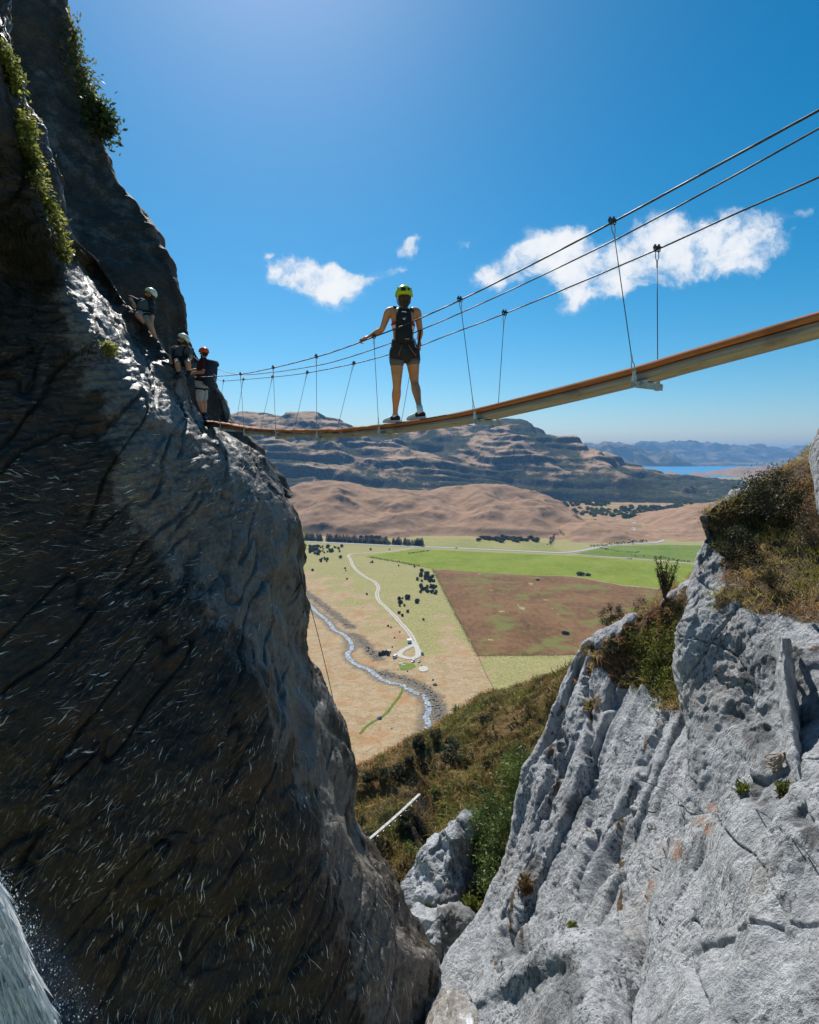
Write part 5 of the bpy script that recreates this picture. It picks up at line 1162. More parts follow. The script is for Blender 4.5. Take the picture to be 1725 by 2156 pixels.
b.v = [v - base for v in b.v]; b.build('leg_loop', M_brownweb, hb, True)
for x, y, ln in ((632, 960, .16), (620, 1010, .13), (965, 850, .12)): 
    p0 = W(x, y, -.05); a = np.linspace(0, 2 * np.pi, 13); b = MB().tube([p0 + np.array([.018 * math.cos(k), 0, ln / 2 * math.sin(k) - ln / 2]) - base for k in a], .0045, 5); b.build('carabiner', M_pale_metal, hb)
for x0, dz in ((945, .0), (925, .03)):
    p0 = W(x0, 868, .06); p1 = at_px(MIDd, C2(1030 - dz * 600, 730)[0]); MB().tube(crom(np.array([p0, (p0 + p1) / 2 + [0, 0, -.16 - dz], p1]), 8) - base, .007, 6).build('lanyard', M_black, hb, True)
b = MB(); rings(b, Mw, [(W(787, 735, .03), .146, .106), (W(786, 690, .03), .151, .108)]); b.v = [v - base for v in b.v]; top = b.build('top', M_white, woman, True)
b = MB(); rings(b, Mw, [(W(786, 696, .03), .154, .110), (W(785, 655, .03), .156, .109)]); b.v = [v - base for v in b.v]; b.build('band', M_red, top, True)
b = MB(); R_ = []
for y, w, d in ((455, .060, .03), (480, .085, .05), (560, .092, .066), (680, .098, .072), (790, .105, .076), (860, .105, .070), (905, .085, .045), (922, .05, .03)):
    R_.append((W(795, y, -.115), w, d))
rings(b, frame(wf + np.array([.12, 0, 0])), R_, 20, 3.2); b.v = [v - base for v in b.v]; pack = b.build('backpack', M_black, woman, True)
for L_ in ([W(690, 440, -.06), W(665, 425, -.04), W(655, 480, .0), W(645, 600, .10)], [W(890, 455, -.06), W(915, 480, .02), W(925, 600, .12)]): MB().tube(np.array(L_) - base, .016, 6).build('strap', M_black, pack, True)
b = MB(); b.tube([W(750, 500, -.172), W(790, 492, -.182), W(830, 500, -.178)], .006, 5); c0 = W(800, 592, -.192)
for dx, dz, L, a in ((-.008, .002, .030, .5), (.004, .008, .028, -.35), (.0, -.007, .026, .15), (.008, -.004, .02, 1.0)): b.box(c0 + np.array([dx, 0, dz]), (L, .004, .006), np.array(Matrix.Rotation(a, 3, 'Y')))
for k in range(7): b.box(W(815 + k * 9, 862, -.187), (.007 if k % 3 else .003, .004, .006))
b.v = [v - base for v in b.v]; b.build('emblem', M_white, pack)
Mh = frame(wf + np.array([.25, 0, -.05]))
helmet(hd + np.array([0, 0, .012]), Mh, M_lime, woman, base, 1.05, lamp=True)
b = MB(); b.ell(hd - Mh[:, 1] * .022 + [0, 0, -.02], (.082, .085, .085), Mh, 14, 10); b.ell(hd - Mh[:, 1] * .085 + [0, 0, -.085], (.045, .03, .05), Mh, 10, 8); b.v = [v - base for v in b.v]; b.build('hair', M_hair, woman, True)
b = MB(); sock(b, knL, ankL, .955, 1.10, .038); sock(b, knR, ankR, .93, 1.06, .038); 
for k_, (kn, an) in enumerate(((knL, ankL), (knR, ankR))):
    b2 = MB(); sock(b2, kn, an, .90 if k_ else .93, 1.12, .039); b2.v = [v - base for v in b2.v]; b2.build('sock', M_white, woman, True)
for an, toe in ((np.array([ankL[0], fL[1], on_bridge(*C2(690, 1985), .10)[2] + .095]), np.array([-.86, .50, -.02])), (np.array([ankR[0], fR[1], on_bridge(*C2(1030, 1940), .12)[2] + .095]), np.array([-.88, .46, -.06]))):
    o = shoe('shoe', an + np.array([.012, 0, -.0]), toe, M_bwshoe, M_pale_sole, woman, base, .25); V = np.array([v.co for v in o.data.vertices]); q = V @ (toe / np.linalg.norm(toe)); fattr(o.data, 'toe', (q - q.min()) / (q.max() - q.min()))

# ---- three men on the wall
def man(label, J, M, kit, scale=1.0):
    """J: joints; kit: colours and clothes"""
    base = np.array(J['base']); root = empty('person', tuple(base), label, 'person'); b = MB(); s = scale
    pel, ch, nk, hd = J['pelvis'], J['chest'], J['neck'], J['head']; Mt = M
    up = (ch - pel); up /= np.linalg.norm(up); Mt = np.stack([M[:, 0], np.cross(up, M[:, 0]), up], 1)
    def torso(mb, g=0.0, lo=0):
        R_ = [(pel - up * .10, .12 + g, .10 + g), (pel, .165 + g, .12 + g), (pel + (ch - pel) * .45, .155 + g, .112 + g), (ch, .178 + g, .122 + g), (ch + (nk - ch) * .55, .172 + g, .10 + g), (ch + (nk - ch) * .85, .11 + g, .07 + g), (nk, .06 + g * .4, .06 + g * .4)]
        rings(mb, Mt, R_[lo:])
    torso(b); limb(b, [ch + (nk - ch) * .8, nk, hd - (hd - nk) * .3], [.07, .06, .058]); Mh = frame(J['look'], J.get('hup', (0, 0, 1))); head_pieces(b, hd, Mh)
    for sd_ in 'LR':
        sh, el, wr, hn = J['sh' + sd_], J['el' + sd_], J['wr' + sd_], J['ha' + sd_]
        limb(b, [sh + (nk - sh) * .3, sh, sh + (el - sh) * .45, el, el + (wr - el) * .35, wr], [.065, .062, .051, .043, .045, .030]); hand(b, wr, hn, J.get('bar' + sd_, (1, .2, .2)))
        hp, kn, an = J['hip' + sd_], J['kn' + sd_], J['an' + sd_]; limb(b, [hp, hp + (kn - hp) * .4, kn, kn + (an - kn) * .3, kn + (an - kn) * .72, an], [.095, .086, .060, .063, .043, .038])
    body = wrap_skin(b, 'body', kit['skin'], root, .010, 6, base)
    b = MB(); torso(b, .014, 1 if not kit.get('long') else 1)
    for sd_ in 'LR':
        sh, el = J['sh' + sd_], J['el' + sd_]; limb(b, [sh + (nk - sh) * .3, sh, sh + (el - sh) * kit.get('sleeve', .62)], [.072, .074, .064])
    shirt = wrap_skin(b, 'shirt', kit['shirt'], root, .011, 4, base)
    if kit.get('jacket'):
        for sd_ in 'LR':
            b = MB(); sh, el, wr = J['sh' + sd_], J['el' + sd_], J['wr' + sd_]; e = kit.get('cuff' + sd_, .95)
            limb(b, [sh + (nk - sh) * .32, sh, sh + (el - sh) * .5, el, el + (wr - el) * (e - .05)] , [.08, .08, .066, .056, .050]); wrap_skin(b, 'sleeve', kit['jacket'], shirt, .011, 3, base)
    b = MB(); rings(b, Mt, [(pel - up * .13, .14, .125), (pel - up * .02, .180, .137), (pel + up * .07, .172, .128)])
    for sd_ in 'LR':
        hp, kn = J['hip' + sd_], J['kn' + sd_]; f = kit.get('leg' + sd_, kit.get('leg', .8)); limb(b, [hp, hp + (kn - hp) * .4, hp + (kn - hp) * f], [.107, .102, .092])
    sh_ = wrap_skin(b, 'shorts', kit['shorts'], root, .011, 4, base)
    b = MB(); a = np.linspace(0, 2 * np.pi, 21)
    b.tube([pel + up * .06 + Mt[:, 0] * .186 * math.cos(k) + Mt[:, 1] * .142 * math.sin(k) for k in a], .022, 6)
    for sd_ in 'LR':
        hp, kn = J['hip' + sd_], J['kn' + sd_]; q = hp + (kn - hp) * .22; Ml_ = frame(kn - hp, M[:, 1] + np.array([.01, .02, .1])); b.tube([q + Ml_[:, 0] * .108 * math.cos(k) + Ml_[:, 2] * .108 * math.sin(k) for k in a], .024, 6)
    b.v = [v - base for v in b.v]; hz = b.build('harness', M_black, root, True)
    for k in range(3): q = pel + up * .0 + M[:, 0] * (.12 - .11 * k) - M[:, 1] * .15 * (1 if kit.get('back') else -1); MB().tube([q + np.array([.015 * math.cos(t), 0, .05 * math.sin(t) - .05]) - base for t in a], .006, 5).build('carabiner', M_pale_metal, hz)
    helmet(hd + Mh[:, 2] * .01, Mh, kit['helmet'], root, base, 1.04)
    b = MB()
    if kit.get('beard', True):
        b.ell(hd - Mh[:, 2] * .078 + Mh[:, 1] * .030, (.060, .064, .052), Mh, 12, 8); b.ell(hd - Mh[:, 2] * .050 + Mh[:, 1] * .082, (.030, .012, .010), Mh, 8, 6); b.v = [v - base for v in b.v]; b.build('beard', M_darkhair, root, True)
    b = MB(); b.ell(hd - Mh[:, 1] * .025 + Mh[:, 2] * .0, (.080, .085, .080), Mh, 12, 8); b.v = [v - base for v in b.v]; b.build('hair', M_darkhair, root, True)
    b = MB()
    for q in (-1, 1):
        b.ell(hd + Mh[:, 1] * .088 + Mh[:, 0] * .033 * q + Mh[:, 2] * .004, (.027, .010, .019), Mh, 10, 6); b.tube([hd + Mh[:, 1] * .085 + Mh[:, 0] * .055 * q + Mh[:, 2] * .006, hd + Mh[:, 0] * .079 * q + Mh[:, 2] * .002], .004, 5)
    b.box(hd + Mh[:, 1] * .094 + Mh[:, 2] * .006, (.02, .006, .008), Mh); b.v = [v - base for v in b.v]; b.build('sunglasses', M_lens, root)
    for sd_ in 'LR':
        kn, an = J['kn' + sd_], J['an' + sd_]; b = MB(); sock(b, kn, an, kit.get('sock', .78), 1.03, .046); b.v = [v - base for v in b.v]; b.build('sock', kit['sockm'], root, True)
        shoe('shoe', an + np.array([0, 0, -.01]), J['toe' + sd_], kit['shoe'], M_sole, root, base, .29)
    if kit.get('pack'):
        b = MB(); pm, w, d, off, tops = kit['pack']; Mp = np.stack([Mt[:, 0], Mt[:, 1], up], 1); c = lambda t: pel + (nk - pel) * t - Mt[:, 1] * (.12 + off)
        rings(b, Mp, [(c(-.12), w * .6, d * .5), (c(-.02), w * .95, d * .95), (c(.3), w, d), (c(.62), w, d * .92), (c(.80), w * .92, d * .85), (c(.90), w * .6, d * .5)], 18, 3.4)
        b.v = [v - base for v in b.v]; pk = b.build('backpack', pm, root, True)
        b = MB(); rings(b, Mp, [(c(.74) - Mt[:, 1] * .02, w * .9, d * 1.0), (c(.84) - Mt[:, 1] * .03, w * .95, d * 1.1), (c(.97) - Mt[:, 1] * .02, w * .75, d * .8)], 16, 3); b.v = [v - base for v in b.v]; b.build('lid', pm, pk, True)
    if kit.get('straps'):
        for q in (-1, 1): b = MB().tube([ch + (nk - ch) * .8 + Mt[:, 0] * .10 * q - Mt[:, 1] * .06, ch + (nk - ch) * .72 + Mt[:, 0] * .105 * q + Mt[:, 1] * .06, ch + Mt[:, 0] * .115 * q + Mt[:, 1] * .142, pel + (ch - pel) * .45 + Mt[:, 0] * .13 * q + Mt[:, 1] * .125], .024, 6); b.v = [v - base for v in b.v]; b.build('strap', M_black, root, True)
    return root
# man in the orange helmet at the end of the bridge
def C7(x, y): return (560 + x * .2319) / 1.9, (1380 + y * .2319) / 1.9
d1 = on_bridge(*C7(1080, 1290), .1)[1]
def A(x, y, dd=0.): return P(*C7(x, y), d1 + dd)
zdeck = on_bridge(*C7(1060, 1300), .1)[2]
J = dict(base=np.array([*A(1070, 1290)[:2], zdeck]), pelvis=A(1065, 640), chest=A(1105, 395), neck=A(1110, 225), head=A(1106, 150), look=(-.93, .36, .02), shL=A(1105, 285, -.17), shR=A(1115, 285, .19), elL=A(1095, 465, -.20), elR=A(985, 430, .24), wrL=A(905, 482, -.14), wrR=A(885, 440, .16), haL=A(836, 508, -.12), haR=A(815, 415, .18), barL=(-.6, .3, .7), barR=(-.6, .3, .7),
   hipL=A(1045, 715, -.10), hipR=A(1100, 715, .12), knL=A(1030, 955, -.14), knR=A(1112, 940, .12), anL=A(1108, 1215, -.08), anR=A(1125, 1205, .09), toeL=(-.93, .36, .0), toeR=(-.93, .36, .0))
for k in 'LR': J['an' + k][2] = zdeck + .105
man('man in orange helmet and maroon shirt with blue backpack, standing at bridge end', J, frame((-.95, .31, 0)), dict(skin=M_skin2, shirt=M_maroon, shorts=M_greyshort, helmet=M_orange, shoe=M_blueshoe, sockm=M_black, sock=.80, leg=.86, pack=(M_bluepack, .165, .12, .12, 1), back=True))
# man sitting lower in the cleft
def C3(x, y): return (500 + x * .2783) / 1.9, (1120 + y * .2783) / 1.9
d2 = 13.0
def Bp(x, y, dd=0.): return P(*C3(x, y), d2 + dd)
J = dict(base=Bp(815, 1290), pelvis=Bp(810, 1160, .12), chest=Bp(815, 1035, .10), neck=Bp(825, 950, .08), head=Bp(832, 872, .02), look=(-.72, -.42, .42), hup=(.35, .1, .9), shL=Bp(915, 1000, .08), shR=Bp(700, 1005, .10), elL=Bp(945, 1100, .0), elR=Bp(645, 1085, .02), wrL=Bp(935, 1150, -.15), wrR=Bp(655, 1160, -.16), haL=Bp(915, 1175, -.24), haR=Bp(665, 1195, -.25),
   hipL=Bp(870, 1165, .06), hipR=Bp(755, 1165, .06), knL=Bp(905, 1190, -.36), knR=Bp(755, 1205, -.36), anL=Bp(925, 1330, -.30), anR=Bp(775, 1345, -.30), toeL=(.1, -.98, -.1), toeR=(-.1, -.98, -.1))
man('man in green-white helmet and grey shirt sitting in the rock cleft nearest the bridge', J, frame((-.12, -1, 0)), dict(skin=M_skin2, shirt=M_grey, shorts=M_black, helmet=M_limewhite, shoe=M_sole, sockm=M_black, leg=.72, straps=True, sleeve=.66, pack=(M_black, .15, .09, .10, 1)))
# man higher up
d3 = 13.1
def Cp(x, y, dd=0.): return P(*C3(x, y), d3 + dd)
J = dict(base=Cp(330, 640), pelvis=Cp(270, 505, .08), chest=Cp(290, 365, .08), neck=Cp(335, 285, .06), head=Cp(362, 218, .0), look=(-.74, -.40, .42), hup=(.35, .1, .9), shL=Cp(385, 345, .02), shR=Cp(200, 325, .12), elL=Cp(400, 470, -.08), elR=Cp(75, 255, .10), wrL=Cp(392, 595, -.18), wrR=Cp(120, 330, -.02), haL=Cp(392, 650, -.20), haR=Cp(140, 375, -.06),
   hipL=Cp(310, 530, .0), hipR=Cp(225, 505, .02), knL=Cp(355, 640, -.22), knR=Cp(195, 520, -.30), anL=Cp(465, 890, -.10), anR=Cp(295, 655, -.20), toeL=(.45, -.75, -.35), toeR=(.5, -.8, -.3))
J['knR'] = Cp(190, 500, -.25); J['anR'] = Cp(290, 640, -.18)
man('man in green-white helmet and slate shirt with navy sleeves, highest in the cleft', J, frame((-.05, -1, 0)), dict(skin=M_skin2, shirt=M_slate, shorts=M_khaki, helmet=M_limewhite, shoe=M_sole, sockm=M_bluesock, sock=.86, leg=.62, jacket=M_navy, cuffL=.35, cuffR=.2))
# ================================================================ plants close by
def leaf_material(name, cols, trans=.35):
    """cols: colours picked by the tone of each leaf"""
    m = bpy.data.materials.new(name); m.use_nodes = True; N = NT(m.node_tree); b = m.node_tree.nodes['Principled BSDF']
    k = len(cols); c = N.ramp(N.attr('tone'), [(i / max(1, k - 1), q) for i, q in enumerate(cols)])
    N.put(b.inputs['Base Color'], c); b.inputs['Roughness'].default_value = .55; b.inputs['Specular IOR Level'].default_value = .3
    t = N.new('ShaderNodeBsdfTranslucent'); N.put(t.inputs[0], c); mx = N.new('ShaderNodeMixShader'); mx.inputs[0].default_value = trans
    N.l.new(b.outputs[0], mx.inputs[1]); N.l.new(t.outputs[0], mx.inputs[2]); N.l.new(mx.outputs[0], m.node_tree.nodes['Material Output'].inputs[0]); return m
def unit(v): return v / (np.linalg.norm(v, axis=-1, keepdims=True) + 1e-9)
def blades_mesh(name, root, dirv, L, w, droop, tone, rs):
    """tapering blades: root (n,3), unit dir (n,3), length, width, droop"""
    n = len(root); side = unit(np.cross(dirv, rs.normal(size=(n, 3)))) * w[:, None] / 2; dn = np.array([0, 0, -1.])
    m1 = root + dirv * L[:, None] * .55 + dn * (droop * L * .12)[:, None]; m2 = root + dirv * L[:, None] + dn * (droop * L * .5)[:, None]
    V = np.stack([root - side, root + side, m1 + side * .7, m1 - side * .7, m2], 1).reshape(-1, 3); i = np.arange(n)[:, None] * 5
    me = npmesh(name, V, [i + np.array([[0, 1, 2, 3]]), i + np.array([[3, 2, 4]])]); fattr(me, 'tone', np.repeat(tone, 5)); return me
def leaves_mesh(name, c, size, rs, tone, aspect=.5, dirs=None):
    n = len(c); d = unit(rs.normal(size=(n, 3))) if dirs is None else unit(dirs + rs.normal(size=(n, 3)) * .5); s = unit(np.cross(d, rs.normal(size=(n, 3)))); L = size[:, None]
    V = np.stack([c, c + d * L * .5 + s * L * aspect * .5, c + d * L, c + d * L * .5 - s * L * aspect * .5], 1).reshape(-1, 3)
    me = npmesh(name, V, np.arange(n)[:, None] * 4 + np.arange(4)[None]); fattr(me, 'tone', np.repeat(tone, 4)); return me
def sample(V, nrm, mask, n, rs):
    a = np.linalg.norm(np.cross(np.gradient(V, axis=0), np.gradient(V, axis=1)), axis=-1) * mask; p = (a / a.sum()).ravel(); i = rs.choice(p.size, n, p=p)
    q = V.reshape(-1, 3)[i]; k = nrm.reshape(-1, 3)[i]; return q, k
def tufts(name, q, k, per, L, w, mat, rs, up=.8, spread=.55, droop=.5, tone=None, kind='stuff', spreadpos=.06):
    n = len(q); r = np.repeat(q, per, 0) + rs.normal(size=(n * per, 3)) * spreadpos * [1, 1, .3]; ls = np.repeat(rs.uniform(.6, 1.3, n), per)
    d = unit(np.repeat(k, per, 0) * (1 - up) + np.array([0, 0, up]) + rs.normal(size=(n * per, 3)) * spread)
    t = np.clip(np.repeat(tone if tone is not None else rs.uniform(0, 1, n), per) + rs.normal(size=n * per) * .12, 0, 1)
    o = link(name, blades_mesh(name, r, d, L * ls * rs.uniform(.6, 1.2, n * per), np.full(n * per, w), np.full(n * per, droop), t, rs), mat); o['kind'] = kind; return o
n_s1o = n_s1 if (n_s1 * (np.array([0, 0, CAMZ]) - V_s1)).sum() > 0 else -n_s1
n_s2o = n_s2 if (n_s2 * (np.array([0, 0, CAMZ]) - V_s2)).sum() > 0 else -n_s2
n_bko = n_bank if (n_bank * (np.array([0, 0, CAMZ]) - V_bank)).sum() > 0 else -n_bank
n_wlo = n_wall if (n_wall * (np.array([0, 0, CAMZ]) - V_wall)).sum() > 0 else -n_wall
M_drygrass = leaf_material('dry_grass', [(.24, .12, .05), (.40, .23, .10), (.52, .36, .16), (.42, .36, .10), (.26, .26, .05)])
M_olive_grass = leaf_material('olive_grass', [(.06, .05, .014), (.17, .11, .035), (.29, .19, .065), (.24, .21, .045), (.11, .125, .025)])
M_lit_gold = leaf_material('lit_gold_grass', [(.50, .27, .11), (.64, .40, .18), (.70, .50, .26)])
rs = np.random.default_rng(21)
m2 = np.clip(np.maximum(GR(V_s2), .35 * GRb(V_s2)), 0, 1); m2 = np.where(m2 > .3, m2, 0)
q, k = sample(V_s2, n_s2o, m2, 3600, rs); tn = np.clip(.60 + .75 * fbm(q * .9 + 3, 3) + rs.normal(size=len(q)) * .12, 0, 1)
tufts('dry_grass', q, k, 15, .20, .010, M_drygrass, rs, .75, .6, .8, tn)
m1 = np.clip(np.maximum(G1(V_s1), G1b(V_s1)), 0, 1); m1 = np.where(m1 > .3, m1, 0)
q, k = sample(V_s1, n_s1o, m1, 1500, rs); tn = np.clip(.55 + .75 * fbm(q * .7 + 9, 3), 0, 1); tufts('dry_grass', q, k, 14, .26, .014, M_drygrass, rs, .7, .6, .8, tn)
px, py = proj(V_bank); dk = np.clip(1 - 1.2 * blob(px, py, [(889,1700,26),(886,1760,26),(884,1820,24)]), 0, 1)
q, k = sample(V_bank, n_bko, np.where(py < 1990, dk, 0) * np.clip(fbm(V_bank * .5, 3) + .9, .05, 2) / np.maximum(np.hypot(V_bank[..., 0], V_bank[..., 1]) / 30, .5), 11000, rs)
tn = np.clip(.42 + 1.35 * fbm(q * .28 + 3, 4) + rs.normal(size=len(q)) * .1, 0, 1); tufts('bank_grass', q, k, 9, .62, .055, M_olive_grass, rs, .7, .55, .8, tn, spreadpos=.22)
# golden fringe on the bank crest, its sunlit edge put into the blade colour
i = np.where((proj(V_bank)[1] < 2000) & (np.abs(np.arange(V_bank.shape[0])[:, None] - 11) < 7)); qq = V_bank[i]; kk = n_bko[i]; j = rs.integers(len(qq), size=2600)
tufts('lit_gold_grass', qq[j], kk[j], 10, .5, .05, M_lit_gold, rs, .85, .5, .6, spreadpos=.25)

def clumps(rs, R, n, per, size, flat=1.0, hollow=.45):
    """leaf positions in uneven clumps through an ellipsoid"""
    d = unit(rs.normal(size=(n, 3))); r = rs.uniform(hollow, 1, n)[:, None] ** .6; c = d * r * np.array(R); c[:, 2] = np.where(c[:, 2] < -R[2] * .8, -R[2] * .8, c[:, 2])
    s = rs.uniform(.16, .34, n)[:, None] * np.mean(R); P_ = (np.repeat(c, per, 0) + rs.normal(size=(n * per, 3)) * np.repeat(s, per, 0) * .62 * [1, 1, flat]); return P_, c
def shrub(name, base, R, label, cols, n=34, per=90, size=.06, group=None, seed=1, lean=(0, 0), stems=5, cat='shrub', aspect=.35):
    rs = np.random.default_rng(seed); root = empty(name, tuple(base), label, cat, group)
    P_, c = clumps(rs, R, n, per, size); off = np.array([lean[0], lean[1], R[2] * .95]); P_ = P_ + off
    tone = np.clip(.5 + .22 * rs.normal(size=len(P_)) + np.repeat(rs.normal(size=n) * .18, per), 0, 1)
    o = link('foliage', leaves_mesh('foliage', P_, size * rs.uniform(.6, 1.4, len(P_)), rs, tone, aspect), leaf_material(name + '_leaf', cols, .3), root)
    b = MB()
    for j in range(stems):
        e = c[rs.integers(n)] * .8 + off; m_ = e * .5 + rs.normal(size=3) * .06 * R[2]; w = .012 + .012 * R[2]
        b.tube(crom(np.array([[0, 0, -.05], m_ * [.6, .6, 1], e]), 5), np.linspace(w, w * .25, 11), 5)
        for _ in range(3): e2 = c[rs.integers(n)] * .9 + off; b.tube(crom(np.array([m_ * [.6, .6, 1], (m_ + e2) / 2 + rs.normal(size=3) * .04, e2]), 4), np.linspace(w * .55, w * .15, 9), 4)
    b.build('branches', material('bark', color=(.10, .075, .055), rough=.9, bump=.4, vscale=10), root); return root
DKG = [(.018, .020, .010), (.045, .045, .02), (.085, .085, .035)]
def on2(px, py): return surf_at(V_s2, px, py)
def on1(px, py): return surf_at(V_s1, px, py)
shrub('shrub', on2(1618, 1110) , (.50, .5, .54), 'largest dark green bush, rounded, on the grassy top of the right-hand outcrop', DKG, 46, 130, .050, seed=3, stems=7)
shrub('shrub', on2(1548, 1178), (.30, .3, .30), 'small round dark bush below and left of the largest bush', DKG, 26, 90, .040, seed=4)
shrub('shrub', on2(1622, 1232), (.26, .2, .26), 'thin greyish bush low in the dry grass of the outcrop', [(.05, .045, .02), (.10, .09, .045), (.15, .13, .07)], 16, 50, .040, seed=5)
shrub('shrub', on2(1716, 1165), (.30, .25, .34), 'sparse brown bush cut by the right edge of the outcrop grass', [(.06, .045, .025), (.12, .085, .05), (.17, .12, .07)], 18, 55, .040, seed=6)
shrub('shrub', on2(1500, 1100) + [0, 0, -.05], (.22, .2, .16), 'low tangled brush on the left corner of the outcrop top', [(.06, .05, .02), (.14, .11, .045), (.20, .19, .06)], 14, 60, .035, seed=8)
# upright open bush and its darker neighbours along the ridge
def upright(base, h, label, seed):
    rs = np.random.default_rng(seed); root = empty('shrub', tuple(base), label, 'shrub'); b = MB(); C = []; T = []
    for j in range(11):
        a = rs.uniform(0, 6.28); e = np.array([math.cos(a) * .32 * h * rs.uniform(.3, 1), math.sin(a) * .2 * h, h * rs.uniform(.6, 1.05)]); cv = crom(np.array([[0, 0, 0], e * [.35, .35, .5] + rs.normal(size=3) * .03, e]), 8); b.tube(cv, np.linspace(.022, .006, len(cv)), 5)
        for t in np.linspace(.35, 1, 9): C.append(cv[int(t * (len(cv) - 1))] + rs.normal(size=(26, 3)) * [.045, .045, .06] * h * .55)
    C = np.concatenate(C); link('foliage', leaves_mesh('foliage', C, .055 * rs.uniform(.6, 1.3, len(C)), rs, rs.uniform(0, 1, len(C)), .3, np.tile([0, 0, .8], (len(C), 1))), leaf_material('ridge_leaf', [(.03, .024, .014), (.065, .05, .028), (.10, .085, .04)], .25), root)
    b.build('branches', MATS['bark'], root); return root
upright(on1(1402, 1262) + [0, .1, 0], 1.0, 'open upright bush with feathery branches, silhouetted on the ridge beside the outcrop', 9)
shrub('shrub', on1(1348, 1296), (.38, .35, .30), 'middle dark bush on the ridge, left of the feathery one', DKG, 24, 80, .05, seed=10)
shrub('shrub', on1(1288, 1326), (.33, .3, .40), 'dark upright bush leftmost on the ridge crest', DKG, 26, 90, .05, seed=11)
shrub('shrub', on1(1290, 1385), (.26, .2, .26), 'dark scruffy bush just below the leftmost ridge bush', DKG, 18, 70, .045, seed=12)
GRN = [(.055, .075, .012), (.12, .15, .025), (.21, .23, .05), (.26, .25, .07)]
rs = np.random.default_rng(31); mk = ragged([(1330,1340),(1420,1300),(1480,1310),(1470,1480),(1400,1480),(1345,1430)], 40)(V_s1); q, k = sample(V_s1, n_s1o, np.where(mk > .2, mk, 0), 260, rs)
P_ = np.repeat(q + k * .06, 60, 0) + rs.normal(size=(260 * 60, 3)) * .10; root = empty('shrub', tuple(q.mean(0)), 'broad leafy yellow-green bush sprawling down the gully between ridge and outcrop', 'shrub')
link('foliage', leaves_mesh('foliage', P_ - q.mean(0), .075 * rs.uniform(.5, 1.3, len(P_)), rs, np.clip(np.repeat(rs.uniform(.1, .9, 260), 60) + rs.normal(size=len(P_)) * .15, 0, 1), .35, np.tile([0, -.2, .6], (len(P_), 1))), leaf_material('gully_leaf', GRN, .4), root)
# leafy green mass hanging beside the ribbed slabs, down in the gorge
ctr = [(1085,1640,19.6,.7),(1050,1690,20.5,.9),(1075,1720,19.0,.8),(1030,1740,20.5,.9),(1060,1770,19.2,.8),(1025,1790,20.2,.8),(1045,1820,19.0,.7),(1010,1720,21.5,.8),(1040,1850,18.2,.55),(1000,1760,21.4,.6),(1095,1610,20.5,.6)]
rs = np.random.default_rng(33); C = []; T = []; b0 = P(1050, 1760, 19.8)
for x, y, d, r in ctr:
    c0 = P(x, y, d)
    for j in range(16):
        cc = c0 + unit(rs.normal(size=3)) * r * rs.uniform(.4, 1); C.append(cc + rs.normal(size=(85, 3)) * .16); T.append(np.clip(rs.uniform(.1, .9) + rs.normal(size=85) * .12, 0, 1))
C = np.concatenate(C); T = np.concatenate(T); root = empty('shrub', tuple(b0), 'lush green bush clinging beside the ribbed slabs, down in the gorge', 'shrub')
link('foliage', leaves_mesh('foliage', C - b0, .13 * rs.uniform(.5, 1.3, len(C)), rs, T, .42), leaf_material('gorge_leaf', [(.02, .045, .01), (.06, .10, .02), (.12, .17, .035), (.20, .22, .06)], .3), root)
# bushes over the bank beyond
BK = [((919,1556),.9,1.0,'dark rounded bush at the head of the cleft, under the stream',DKG),((882,1566),.8,.8,'dark bush on the bank crest left of the cleft',DKG),((951,1580),1.2,1.0,'blue-green bush on the bank right of the cleft head',[(.02,.035,.022),(.05,.075,.05),(.08,.10,.06)]),
      ((862,1610),.8,.9,'dark green bush on the bank just left of the cleft',DKG),((815,1640),1.2,1.0,'darkest broad bush on the bank above the small lower bridge',DKG),((915,1640),.55,.55,'bright leafy plant at the upper right lip of the cleft',GRN),
      ((918,1668),.5,.5,'bright leafy plant halfway down the right lip of the cleft',GRN),((938,1712),.5,.45,'bright leafy plant low on the right lip of the cleft',GRN),((775,1640),.7,.6,'small olive bush near the crest above the left wall edge',DKG),((860,1810),.8,1.1,'tall green bush at the foot of the cleft',GRN),((985,1600),1.3,.7,'olive bush high on the bank under the knoll',[(.05,.05,.012),(.11,.10,.03),(.16,.14,.045)])]
for j, ((x, y), w, h, lab, cols) in enumerate(BK): shrub('shrub', surf_at(V_bank, x, y + 6), (w * .7, w * .6, h * .6), lab, cols, 24, 60, .15, seed=50 + j, stems=3)
rs = np.random.default_rng(57); proto = shrub('bank_bush', (0, 0, 0), (.7, .65, .5), 'dark green scrub bush scattered over the shaded grassy bank', DKG, 22, 60, .15, group='scrub bushes over the grassy bank', seed=58, stems=2)
first = True
for _ in range(46):
    t = rs.uniform(0, 1); x, y = rs.uniform(745, 1160), rs.uniform(1450, 1900); top = np.interp(x, [745, 850, 940, 1020, 1080, 1160], [1612, 1560, 1505, 1460, 1450, 1425])
    if y < top + 14 or fbm(np.array([[x / 60, y / 60, 0.]]), 3)[0] < -.05 or (x > 985 and y > 1640): continue
    o = proto if first else copy_thing(proto); first = False; o.location = surf_at(V_bank, x, y); o.scale = (rs.uniform(.5, 1.3),) * 3; o.rotation_euler = (0, 0, rs.uniform(0, 6))
